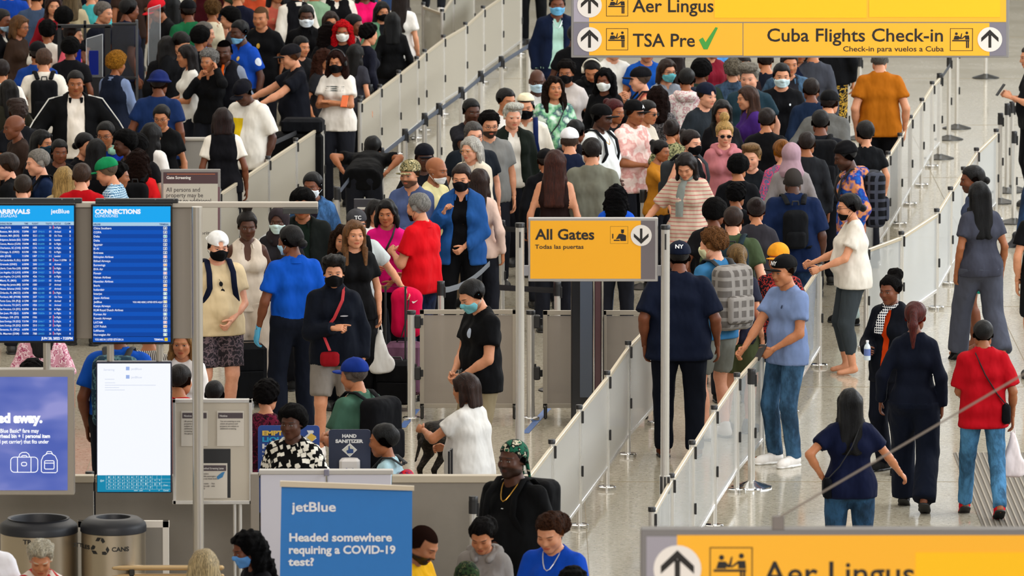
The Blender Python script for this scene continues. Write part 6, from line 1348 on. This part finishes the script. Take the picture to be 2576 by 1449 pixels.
K(1516, 262, 58, 'big man in black cap, gold chain and white tee', h=1.80, sk=5, hat='cap 0c0c0f', hair='crop 0e0b0b', top='bigtee e6eaea', arms='low/low', w=1.32, lod=1, chain='gold', bag='backsmall; 15161a; black backpack behind the big man in white tee')
K(1548, 249, 48, 'woman with dark red hair pinned up', g='f', h=1.72, sk=3, hair='bun 5c181c', top='long 15151a', lod=1)
K(1598, 251, 50, 'person in black cap with white emblem and pale pink shirt', h=1.76, sk=3, hat='cap 0c0c0f', logo='A/e8e8e8/f', top='bigtee e8c2ba tie f0dcd4 d89a94', arms='hold/hold', lod=1, w=1.1)
K(1632, 252, 58, 'woman in sunglasses with pulled-back hair and cream sleeve', g='f', h=1.68, sk=2, hair='lowbun 1a1210', gl='sun', top='long d2c9ba', arms='hold/reach', lod=1)
K(1680, 148, 28, 'woman with brown bob, glasses and turquoise mask', g='f', h=1.72, sk=1, hair='bob 3a2418', gl='thin', mask='cone 74c0ca', top='shirt 949aa4', lod=1)
K(1608, 168, -82, 'pink-faced man in black cap facing left with dark pack', h=1.78, sk=0, hair='crop 5a4a40', hat='cap 131318', top='tank cc7464', lod=1, bag='back; 171b26; dark navy backpack on the pink-faced man')
K(1545, 92, 24, 'person in white tee under the left part of the sign', h=1.76, sk=1, top='tee d8d6d0', arms='hold/hold', lod=2)
K(1628, 98, 10, 'person in royal blue shirt under the sign', h=1.74, sk=2, top='tee 1a58ac', lod=2)
K(1728, 169, 178, 'man with close-cropped hair in white printed hoodie', h=1.76, sk=3, hair='crop 17120f', top='hoodie e4dcd8 floral c89aa0 e4dcd8', lod=1)
K(1765, 150, 172, 'person with full black afro seen from behind', h=1.74, sk=4, hair='afro 0d0b0c', top='tee 2a3a32', lod=1)
K(1792, 88, 40, 'person in wine red sleeve under the sign', h=1.78, sk=2, top='tee 78142a', lod=2)
K(1828, 80, 200, 'person in sky blue shirt under the sign', h=1.76, sk=1, top='tee 5698d8', lod=2)
K(1845, 148, 175, 'curly fair-haired person in denim jacket from behind', h=1.74, sk=1, hair='curly 7c7466', top='tee 22262c|jacket 3a4e64 denim', lod=1)
K(1779, 208, 42, 'man in navy backwards cap and dark grey lettered tee', h=1.78, sk=0, hair='short 3a2a1e', hat='capback 1a2236', top='tee 2a3036', lod=1, w=1.08, prints=['e,f,0,1.27,.10,.008,9aa0a4', 'e,f,.02,1.24,.07,.006,9aa0a4'])
K(1817, 251, 4, 'woman with long straight dark hair and black sweater', g='f', h=1.72, sk=2, hair='longer 1a1211', top='long 15151a', lod=1)
K(1884, 163, -14, 'tall man with grey hair and teal tee', h=1.84, sk=0, hair='wavy 857f74', top='tee 2a424e', w=1.1, lod=1, head='n')
K(1967, 158, 4, 'man with black hair, pale mask and black tee', h=1.80, sk=1, hair='short 120f10', mask='med d0e6ea', top='tee 0d0e13', arms='down/down', lod=1, prints=['e,f,.08,1.32,.010,.012,c8ccd0'])
K(1986, 128, 12, 'person in faded denim jacket behind the masked man', h=1.84, sk=2, top='tee 2a2a30|jacket 3a5268 denim', w=1.2, lod=2)
K(1878, 216, -72, 'girl with long light brown hair and purple tee facing left', g='f', h=1.70, sk=1, hair='longer 4c3122', top='bigtee 492a74', lod=1)
K(1823, 305, 6, 'woman with blond top bun, sunglasses and pink hoodie', g='f', h=1.70, sk=0, hair='topbun c6a266', gl='sun', top='hoodie bc7c82', lod=0)
K(1741, 326, 48, 'woman with hair clip, black mask and bare pale arm', g='f', h=1.72, sk=0, hair='bun 2a1a16', mask='cone 0c0c0f', top='tank 131317', arms='down/down', w=1.15, lod=1, bag='back; 3c4044; grey strapped backpack on the bare-armed woman')
K(1890, 361, -18, 'fair-haired boy looking out beside the pink hoodie', g='c', h=1.48, sk=0, hair='side 8a6c46', top='tee 1c2228', lod=1)
K(1858, 391, 172, 'person with round black curls in dark top', h=1.62, sk=2, hair='afro 0c0a0c', top='long 0f1116', lod=1)
K(1853, 461, 168, 'second black-curled person in dark jacket below the first', h=1.60, sk=3, hair='curly 0d0b0d', top='long 0f1015', lod=1)
K(1722, 389, -14, 'woman in cream and red striped top with grey scarf looking down', g='f', h=1.72, sk=1, hair='longer 241712', top='bigtee cabba8 stripe b87870', bot='pants 0f1014', scarf='858a84 plain long', arms='down/out', hp=30, shut=1, w=1.02, lod=0)
K(1845, 517, 176, 'man with cropped brown hair and olive tee from behind', h=1.78, sk=0, hair='crop 3a2418', top='tee 47543c', w=1.15, lod=0, bag='back; 22323a; dark teal backpack with red trim on the olive tee')
K(1800, 502, 160, 'person with round black hair before the olive tee', h=1.70, sk=4, hair='afro 0d0b0c', top='tee 17171b', lod=1)
K(1902, 496, 182, 'woman with dark red-brown bun and hoop earring from behind', g='f', h=1.66, sk=2, hair='bun 2a1512', top='tee 38363c', lod=1)
K(1991, 358, 178, 'woman in pale mauve headscarf and grey cardigan', g='f', h=1.68, sk=2, hair='hijab a98e98', top='long 8a8484', lod=1)
K(1966, 350, 190, 'woman with ginger pinned hair and floral shawl', g='f', h=1.66, sk=1, hair='bun 94601e', top='long 6a5a70 floral c04468 3c5a88', lod=1)
K(1995, 419, 184, 'grey-stubbled bald man in wide navy tee from behind', h=1.80, sk=5, hair='buzz 4a4644', top='bigtee 152749', bot='jeans 2a4468', w=1.3, lod=0, bag='backsmall; 14161a; black sling pack on the navy-teed bald man')
K(2064, 274, 180, 'man with cropped hair under an oversized black backpack', h=1.78, sk=4, hair='crop 15100e', top='tee 191c23', w=1.2, lod=1, bag='backbig; 121317; oversized black travel backpack with white print')
K(2088, 226, 160, 'stooping person in grey coat and black cap', h=1.80, sk=1, hat='cap 0f0f12', lean=28, top='long 666664', w=1.3, lod=1)
K(2213, 118, 181, 'man in mustard brown tee seen from behind', h=1.86, sk=1, hair='short 6a6862', top='tee a96713', bot='pants 14141a', arms='down/down', w=1.16, lod=0)
K(2176, 302, 196, 'boy in black tee beside the mustard tee', g='c', h=1.48, sk=1, hair='short 17110f', top='tee 111317', lod=1)
K(2119, 360, -82, 'man in black beanie and vivid blue orange printed hoodie', h=1.78, sk=5, hair='crop 0c0a0a', hat='beanie 0e0e12', hp=18, beard=.4, top='hoodie 2460b4 tie e09048 1a3888', bot='pants b4c4c4', lod=0, bag='backbig; 15161b check 3a3d48; dark checked backpack on the printed hoodie')
K(2010, 98, 12, 'person in navy tee with folded arms under the sign', h=1.78, sk=3, top='tee 182036', arms='cross/cross', lod=2)
K(2048, 92, 168, 'person in grey top under the sign', h=1.80, sk=2, top='long 484b54', lod=2)
K(2090, 10, 178, 'figure in black and gold trousers under the sign', h=1.84, sk=2, top='long 0f1014', bot='pants 0e1016 floral c09838 0e1016', lod=2)
K(1700, 120, 170, 'person in dark brown top behind the masked bob', h=1.74, sk=4, hair='long 2a1612', g='f', top='long 2a1c1a', lod=2)
K(1925, 120, 190, 'person in navy jacket behind the grey-haired man', h=1.76, sk=2, top='long 181d2a', lod=2)
K(1870, 135, 20, 'shadowed person with reddish skin beside the denim jacket', h=1.72, sk=2, top='tee 2a1a1c', lod=2)
K(1655, 215, 175, 'person in brown patterned top behind the sunglasses', h=1.66, sk=3, g='f', hair='bigcurl 2a1812', top='tee 3c3a3c floral 6a6668 2a2a2c', lod=2)
K(1690, 300, 165, 'person in olive floral dress among the queue', g='f', h=1.58, sk=2, hair='bun 2a1a14', top='tee 55583f floral 9a9a70 2c3020', lod=2)
K(1664, 352, 60, 'person in mustard sleeve carrying a round white tray', g='f', h=1.50, sk=3, hair='bun 1a1210', top='long b8802c', arms='reach/reach', lod=2)
K(1450, 300, 150, 'dark-haired person behind the white cap', h=1.70, sk=4, hair='short 0f0c0c', top='tee 1a1a22', lod=2)
K(2030, 330, 176, 'person in charcoal top beside the headscarf', h=1.66, sk=3, top='long 26282c', lod=2)
K(1930, 270, 168, 'person in black top behind the girl in purple', h=1.72, sk=2, top='tee 121216', lod=2)
K(2040, 195, 186, 'person in dark blue shirt behind the stooping coat', h=1.72, sk=4, top='long 1c2c44', lod=2)
# middle left
K(700, 520, -14, 'woman in brown hood and pale surgical mask', g='f', h=1.68, sk=5, hat='hood 352e32', mask='med cce0de', top='hoodie 2c2a2e', lod=0)
K(760, 478, -6, 'broad man with black afro, face behind the beam lamp', h=1.78, sk=3, hair='afro 0d0b0b', top='tee 14241c|jacket 171d1b', w=1.22, lod=1)
K(785, 433, -20, 'woman in denim jacket and white mask, hair drawn back', g='f', h=1.72, sk=4, hair='lowbun 120e10', mask='med dfe8ee', top='tee 201828|jacket 365a84 denim', w=1.18, lod=0)
K(0, 0, 172, 'person in black tee bending over behind the belt line', h=1.74, sk=3, hair='short 0f0c0c', top='tee 0d0e11', lean=74, arms='hip/hip', foot=(915, 672), lod=1)
K(300, 790, 176, 'blue-uniformed officer hidden behind the connections screen', h=1.84, sk=4, top='uniform 1454ae', bot='pants 131927', w=1.3, lod=0, bag='backbig; 1c3444 leaf 4a6a70 15242e; teal palm-print backpack behind the white touch screen')
K(457, 822, -5, 'blond woman in white striped-sleeve top holding travel papers', g='f', h=1.68, sk=2, hair='long a07c4c', top='long e0dcd8', arms='hold/hold', lod=0, bag='bookL; 16161c; dark booklet and boarding pass held by the blond woman')
K(455, 914, 158, 'man with cropped dark hair and red tee by the notice board', h=1.72, sk=2, hair='crop 241712', top='tee b81420', lod=1)
K(540, 955, 175, 'person in red sleeve behind the notice board', h=1.50, sk=4, hair='crop 120d0d', top='long b41420', lod=1, arms='hold/hold')
K(82, 906, 170, 'black hair rising behind the ad display', h=1.66, sk=4, hair='curly 100c0e', top='tee 26262c', lod=1)
K(378, 800, 170, 'person in black and white striped shirt behind the screens', h=1.72, sk=2, top='long d4d0c8 vstripe 202024', lod=1)
K(108, 770, 178, 'person in pink floral garment behind the arrivals screen', g='f', h=1.70, sk=2, hair='long 1a1210', top='bigtee c88c9c floral e4c4cc a03c64', bot='skirt c88c9c floral e4c4cc a03c64', lod=1)
K(515, 1380, 168, 'blond bobbed head at the bottom edge', g='f', h=1.64, sk=0, hair='bob c4b088', top='tee 3a3a42', lod=0)
K(612, 1335, -68, 'woman with voluminous black curls and blue mask at the bottom edge', g='f', h=1.68, sk=4, hair='bigcurl 0d0b0e', mask='med 6fa8e4', top='tee 15151c', lod=0, hp=18)
K(102, 1366, 4, 'elderly woman with white hair looking down by the trash can', g='f', h=1.58, sk=2, hair='wavy c8c0ac', top='tee dcd4cc check b03030', hp=26, shut=1, lod=0)
K(-38, 1290, 20, 'person in white tee cut by the left edge beside the trash can', h=1.74, sk=2, top='tee e6e6ec', arms='hold/hold', lod=1)
# far left crowd
K(190, 176, 4, 'heavy young man in black striped track jacket and white tee', h=1.80, sk=3, hair='crop 1a120e', arms='out/out', stripes='d8d8d4', top='tee ded6cc|jacket 0d0e11', w=1.34, lod=0, head='n')
K(401, 179, 168, 'man in blue bucket hat and blue tee with coral panel', h=1.78, sk=4, hat='bucket 1b2a62', top='tee 1d3562 patch e0484a b,-.07,1.18,.055,.17', w=1.28, lod=1)
K(405, 264, -10, 'woman in clear glasses with dark hair tied back, black tee', g='f', h=1.68, sk=2, hair='lowbun 16100c', gl='thin', top='tee 0e0f12', lod=1, hp=14)
BOY = K(265, 305, -14, 'boy in glasses with mint neck pillow', g='c', h=1.50, sk=3, hair='short 120e0c', gl='thin', top='tee 1a3a98', lod=1)
K(33, 287, -68, 'bald man in brown shirt in profile', h=1.74, sk=4, hair='bald 241812', top='tee 382a24', lod=1)
K(44, 254, 200, 'man with wavy brown hair behind the bald man', h=1.74, sk=2, hair='wavy 3a2418', top='tee 15161c', lod=1)
K(108, 326, 55, 'woman with black hair and patterned blue-grey mask', g='f', h=1.68, sk=2, hair='long 0e0c0e', mask='med 2c4250', top='long 15151a', lod=1)
K(92, 374, -72, 'grey-haired man in navy jacket facing left', h=1.76, sk=0, hair='short 8d8780', top='tee 1a2c4c', lod=0, head='n', bag='backsmall; 101116; black pack on the grey-haired man in navy')
K(14, 383, -100, 'man with brown hair, white collar and black suit', h=1.78, sk=0, hair='short 3a2a20', top='shirt e0e0e0|jacket 0e1014', lod=1)
K(58, 437, 178, 'short brown-haired man from behind above the arrivals screen', h=1.70, sk=0, hair='crop 3a2a1c', top='tee 1a1c22', lod=1)
K(162, 418, 176, 'woman with long blond hair above the arrivals screen', g='f', h=1.64, sk=0, hair='long b49660', top='long bcac8c', lod=1)
K(216, 334, 50, 'woman with dark low bun in black jacket', g='f', h=1.66, sk=1, hair='lowbun 151012', top='long 121217', lod=1)
K(243, 348, 170, 'woman with straight black hair beside the low bun', g='f', h=1.62, sk=2, hair='long 0f0c0e', top='long 121217', lod=1)
K(206, 409, 178, 'man in crimson tee from behind above the flight screens', h=1.74, sk=0, hair='short 4a3426', top='tee b00a1a', lod=1)
K(258, 398, -105, 'man in green cap and blue checked shirt', h=1.76, sk=1, hair='crop 6a5a4a', hat='cap 1a8858', hp=22, top='shirt 4a7898 pin b8d0e0', lod=1)
K(348, 374, 172, 'woman with big brown curls and orange-red tee', g='f', h=1.66, sk=2, hair='bigcurl 2a170f', top='tee cc2026', lod=1, bag='back; 0e0f13; rounded black backpack above the connections screen')
K(383, 308, 150, 'woman with straight dark hair and white shoulder', g='f', h=1.68, sk=2, hair='long 140f10', top='tee dcd8d4', lod=1)
K(348, 340, 178, 'black-haired head in front of the white shoulder', h=1.60, sk=3, hair='afro 0d0b0c', top='tee 121216', lod=1)
K(560, 270, 184, 'agent in black waistcoat and white sleeves with brown hair', g='f', h=1.70, sk=4, hair='bob 2e1712', top='tee e8e2d8|vest 14141a', arms='down/down', bot='pants 101014', lod=0)
K(602, 206, -35, 'man in navy cap and white tee with yellow print', h=1.80, sk=5, hair='crop 0c0a0a', hat='cap 12131e', hp=34, top='bigtee e2ded6 patch d8b818 f,-.06,1.22,.09,.11', w=1.18, lod=1)
K(563, 98, -12, 'man in grey shirt, dark waistcoat and orange tie', h=1.80, sk=5, hair='buzz 0e0c0c', top='shirt 868e9e|tie d8641c|vest 15161e', arms='down/down', lod=1, head='n')
K(600, 50, -45, 'officer in royal blue shirt with shoulder patch', h=1.80, sk=5, hair='short 0c0a0c', mask='chin 84bce0', top='uniform 1a4eac', w=1.12, lod=1, prints=['e,l,0,1.30,.035,.045,c8d0dc', 'e,f,.07,1.33,.02,.025,d0b060'])
K(655, 14, -18, 'balding man in black tee with gold mark', h=1.80, sk=2, hair='buzz 5a4636', top='tee 0d0e12', lod=1, head='n', prints=['e,f,0,1.30,.02,.03,b89030'])
K(725, 112, -75, 'man in dark cap reaching forward with bare forearm', h=1.80, sk=1, hair='crop 4a3020', hat='cap 18181e', hp=16, top='tee 151822', arms='reach/reach', w=1.15, lod=0)
HPW = K(846, 126, -14, 'woman in headphones, black mask and white striped tee', g='f', h=1.72, sk=2, hair='bigcurl 38201a', mask='cone 0e0e12', top='tee e4ded6', prints=['e,f,0,1.345,.11,.006,4a5250', 'e,f,0,1.325,.11,.006,4a5250', 'e,f,0,1.305,.11,.006,4a5250'], arms='cross/cross', w=1.1, lod=0, bag='phoneR; d86020; orange phone held by the woman in headphones')
K(862, 50, -4, 'woman with bright red curly hair and white mask', g='f', h=1.70, sk=3, hair='bigcurl d01422', gl='thin', mask='cone e6e4de', top='tee 16161a', lod=1)
K(771, 12, 2, 'man in white mask and black jacket with red collar', h=1.78, sk=5, hair='short 0c0a0a', mask='med e0e8ee', top='zip 0c0c10', lod=1)
K(826, 55, 178, 'person with dark brown curls beside the red hair', g='f', h=1.66, sk=3, hair='bigcurl 1c1010', top='long 101014', lod=2)
K(832, 28, 10, 'woman with brown hair peeking behind', g='f', h=1.66, sk=2, hair='long 3a281e', top='tee c8c4b8', lod=2)
K(893, 35, 60, 'dark-skinned woman in black top beside pink sweatshirt', g='f', h=1.72, sk=4, hair='lowbun 141012', top='tank 121216', lod=2)
K(920, -52, 12, 'person in hot pink sweatshirt at the top edge', g='f', h=1.74, sk=4, hair='long 0f0c0e', top='long e2166e', arms='hold/phone', lod=1)
K(962, 4, 20, 'woman with black mask and sage green sleeve', g='f', h=1.60, sk=2, hair='long 16100e', mask='cone 0e0e12', top='tee 15151a|jacket 6a9074', lod=1)
K(987, 30, 182, 'person with black hair and black coat near the barrier', g='f', h=1.54, sk=2, hair='long 0b0b0d', top='long 0c0d10', lod=1)
K(1012, -32, 160, 'woman with very long brown hair and white sleeve by the barrier', g='f', h=1.72, sk=1, hair='longer 2a1a12', top='tee e0dcd8', lod=1)
K(896, 110, 150, 'girl with straight black hair below the pink sweatshirt', g='f', h=1.52, sk=1, hair='long 17120f', top='tee 3a3a42', lod=1)
K(818, 122, 60, 'girl with brown curls left of the headphones', g='f', h=1.62, sk=2, hair='bigcurl 4a2c20', top='tee 26262a', lod=2)
K(467, 112, -78, 'woman with long dark hair and white tee facing left', g='f', h=1.70, sk=2, hair='long 201614', top='tee e0ded8', arms='hold/hold', lod=1)
K(524, 124, -28, 'woman with silver curls, black top, phone at her ear', g='f', h=1.70, sk=2, hair='curly 8f8d8a', top='vlong 0d0e12', arms='ear/chin', lod=1)
K(110, 120, 184, 'man in white tee with black backpack from behind', h=1.78, sk=1, hair='short 5a4030', top='tee e4ded4', lod=1, bag='back; 121318; black backpack on the man in white tee at far left')
K(95, 104, 176, 'person in black cap and cobalt shirt', h=1.76, sk=3, hat='cap 101014', top='tee 1a4288', lod=2)
K(2, 148, 196, 'person in white tee with olive grey pack at the left edge', h=1.76, sk=2, hair='short 2a1a14', top='tee e0dcd4', lod=1, bag='back; 34342e; olive grey backpack at the left edge')
K(295, 131, 150, 'agent with golden curls in dark waistcoat', g='f', h=1.72, sk=3, hair='afro a8782c', top='shirt 7a89a8|vest 1a2234', lod=1, arms='hold/hold')
K(120, 52, 178, 'person with black curls and off-white top', g='f', h=1.72, sk=3, hair='curly 100d0e', top='tee d8d4cc', lod=2)
K(8, 22, 58, 'masked man in white shirt and black waistcoat, left edge', h=1.76, sk=4, hair='short 2a2420', mask='chin a8c4dc', top='shirt e4e0d6|vest 15151a', lod=1)
K(52, 38, 60, 'woman in glasses with bronze hair', g='f', h=1.70, sk=3, hair='bob 6a4a28', gl='thin', top='long 3a2a20', lod=1)
K(135, -14, 10, 'woman with long maroon hair and red sleeve', g='f', h=1.72, sk=1, hair='longer 3a1a16', top='long 8e1a2a', lod=1)
K(160, 20, 180, 'person with black afro at the top left', h=1.72, sk=4, hair='afro 0d0b0c', top='tee 17171b', lod=2)
K(262, 3, 62, 'grey-haired man in profile behind the black booth', h=1.78, sk=1, hair='short 77706a', top='tee 151926', lod=1)
K(327, -6, 120, 'tall man in dark navy shirt right of the booth', h=1.86, sk=4, hair='crop 17110f', top='tee 1a1e34', w=1.2, lod=1)
K(385, 0, -55, 'person in red baseball cap looking down', h=1.76, sk=3, hat='cap c01828', hp=28, top='tee 141418', lod=1)
K(432, -14, 178, 'person with long black hair near the clear shield', g='f', h=1.74, sk=3, hair='long 0c0b0d', top='long 101014', lod=2)
K(472, -2, 200, 'person in black cap and green tee with yellow mark', h=1.78, sk=4, hat='cap 0f0f13', top='tee 1d6642', lod=1, prints=['e,b,0,1.35,.03,.035,e0d030'])
K(535, -2, 182, 'woman with tawny curls and cream sleeveless top', g='f', h=1.72, sk=3, hair='curly 6a4f30', top='tank d4cbb4', lod=1)
K(517, 54, 85, 'grey-haired man in profile with blue shirt', h=1.76, sk=1, hair='short 6e6862', top='tee 1c70bc', lod=1)
K(505, 68, 160, 'black-haired head beside the grey-haired man', h=1.72, sk=3, hair='afro 0c0a0b', top='tee 131318', lod=2)
K(468, 84, 60, 'man with dark hair bending his head, pink neck', h=1.74, sk=1, hair='short 1c1412', hp=34, top='tee 0f1014', lod=2)
K(186, 60, 80, 'person in pink and red top inside the booth view', h=1.72, sk=1, hair='short 2a1a14', top='tee d06070', lod=2)
K(178, 96, 176, 'dark-haired head under the pink top', h=1.66, sk=4, hair='afro 0d0b0c', top='tee 131318', lod=2)
K(20, -62, 186, 'person in cobalt sweater at the top left corner', h=1.82, sk=3, top='long 1646a0', w=1.2, lod=2)
K(92, -36, 178, 'person in blue-grey shirt at the top edge', h=1.76, sk=2, top='long 46566f', w=1.15, lod=2)
K(182, -38, 172, 'person with fair hair and sand sweater at the top edge', g='f', h=1.74, sk=1, hair='long 6a5a40', top='long aca084', lod=2)
K(232, -42, 170, 'person in teal shirt at the top edge', h=1.74, sk=1, top='tee 50b0b4', lod=2)
K(697, -46, 30, 'bare-armed woman in coral top at the top edge', g='f', h=1.74, sk=2, hair='long 1a1210', top='tank c46858', lod=2)
K(742, -52, 200, 'person in white sleeves and dark waistcoat, top edge', h=1.78, sk=3, top='shirt d8d2c8|vest 131318', lod=2)
K(848, -62, 6, 'person in white shirt with black braces, top edge', h=1.80, sk=2, top='shirt e0dad0|vest 101014', lod=2)
K(600, -40, 170, 'person in black and blue jersey at the top edge', h=1.76, sk=2, top='tee 14182c', lod=2)
K(640, -60, 10, 'person in orange tee at the top edge', h=1.74, sk=3, top='tee b85030', lod=2)
K(790, -50, 184, 'person in pale green shirt at the top edge', h=1.74, sk=3, top='tee 8aa88c', lod=2)
K(0, 0, 178, 'person with dark trousers and white sneakers at the top edge', h=1.78, sk=2, legs='walk', top='tee 15161c', bot='jeans 15181e', foot=(1090, 40), shoes='ece8e4', lod=2)
K(0, 0, -10, 'person in dark trousers with teal bottle beside the navy suit', h=1.76, sk=2, top='long 1c6a60', bot='pants 0f1116', foot=(1342, 112), lod=2)
FILL = [('dark grey tee', '26272c'), ('black jacket', '0f1014'), ('navy top', '171d30'), ('brown top', '3a2a24'), ('white tee', 'd8d4cc'), ('maroon top', '4a1420'), ('olive shirt', '3a4030'), ('charcoal hoodie', '1c1d21'), ('beige top', 'a09080'), ('denim shirt', '36496a')]
PLC = ['far left corner', 'left of the booth', 'behind the booth', 'right of the booth', 'near the clear shield', 'above the green tee', 'above the silver curls', 'above the uniformed officer', 'above the masked man', 'above the red curls']
for i in range(20):
    cn, cc = FILL[i % 10]; row = i//10
    K(30+98*(i % 10)+row*45, (-110, -160)[row]+(i*37 % 30), (i*67) % 360, '%s person in %s cropped by the top edge, %s' % (('nearer', 'farther')[row], cn, PLC[i % 10]), h=1.70+.02*(i % 5), sk=(i*3) % 6, top='tee '+cc, lod=2)
MORE = [(760, 90, 'black jacket', '0c0d11', 'under the masked man'), (930, 60, 'navy shirt', '1a1c2a', 'under the pink sweatshirt'), (20, 200, 'olive coat', '2c2a20', 'left edge under the pack'), (310, 330, 'dark jacket', '131419', 'right of the boy in glasses'), (150, 350, 'black top', '101115', 'behind the patterned mask'), (300, 410, 'navy top', '161a26', 'beside the checked shirt'), (420, 90, 'black sweater', '101014', 'right of the clear shield'), (575, 20, 'grey top', '3a3a40', 'above the orange tie')]
for i, (x, y, cn, cc, pl) in enumerate(MORE):
    K(x, y, (40+i*83) % 360, 'person in %s %s' % (cn, pl), h=1.62+.02*(i % 4), sk=(i*5+2) % 6, hair=('short 14100e', 'curly 120e0e', 'long 17110f', 'afro 0d0b0c')[i % 4], g='mfmf'[i % 4], top='long '+cc, lod=2)
# small worn things that stand on their own
def neckpillow(c):
    q = c['Mw'] @ c['T'](0, .0, 1.455); root = thing('neck_pillow', 'mint green neck pillow around the neck of the boy in glasses', 'pillow', q, math.radians(-14)); m = MB()
    m.tube([(.098*math.cos(a), .098*math.sin(a), 0) for a in [math.radians(-62+304*i/14) for i in range(15)]], [.028]+[.044]*13+[.028], 10); m.build('cushion', cloth('#8fb8a4'), root, True)
neckpillow(BOY)
def headphones(c, col, label):
    M = c['Mw'] @ c['Mh']; root = bpy.data.objects.new('headphones', None); COL.objects.link(root); root.matrix_basis = M; tag(root, label, 'headphones'); m = MB()
    m.tube([(.102*math.cos(a), .01, -.01+.145*math.sin(a)) for a in [math.pi*i/12 for i in range(13)]], .009, 6); m.build('headband', simple('headphone_shell', col, .4), root, True)
    for s in (-1, 1): m = MB(); m.lathe([(.001, -.02), (.034, -.018), (.038, 0), (.034, .018), (.001, .02)], 14, cap=False); m.V = [(s*.098+v[2]*.8, .01+v[0], -.01+v[1]) for v in m.V]; m.build('ear_cup', simple('headphone_shell', col, .4), root, True)
headphones(HPM, '#e0dccc', 'cream over-ear headphones on the young man looking down')
headphones(HPW, '#17181c', 'black over-ear headphones on the woman in striped tee')
q = P(1695, 382, 1.12); root = thing('tray', 'round white tray or hat carried level in the queue', 'tray', q); m = MB(); m.lathe([(.001, -.01), (.10, -.01), (.13, .01), (.128, .018), (.09, .004), (.001, .004)], 24, cap=False); m.build('dish', simple('tray_white', '#d8d0c2', .5), root, True)
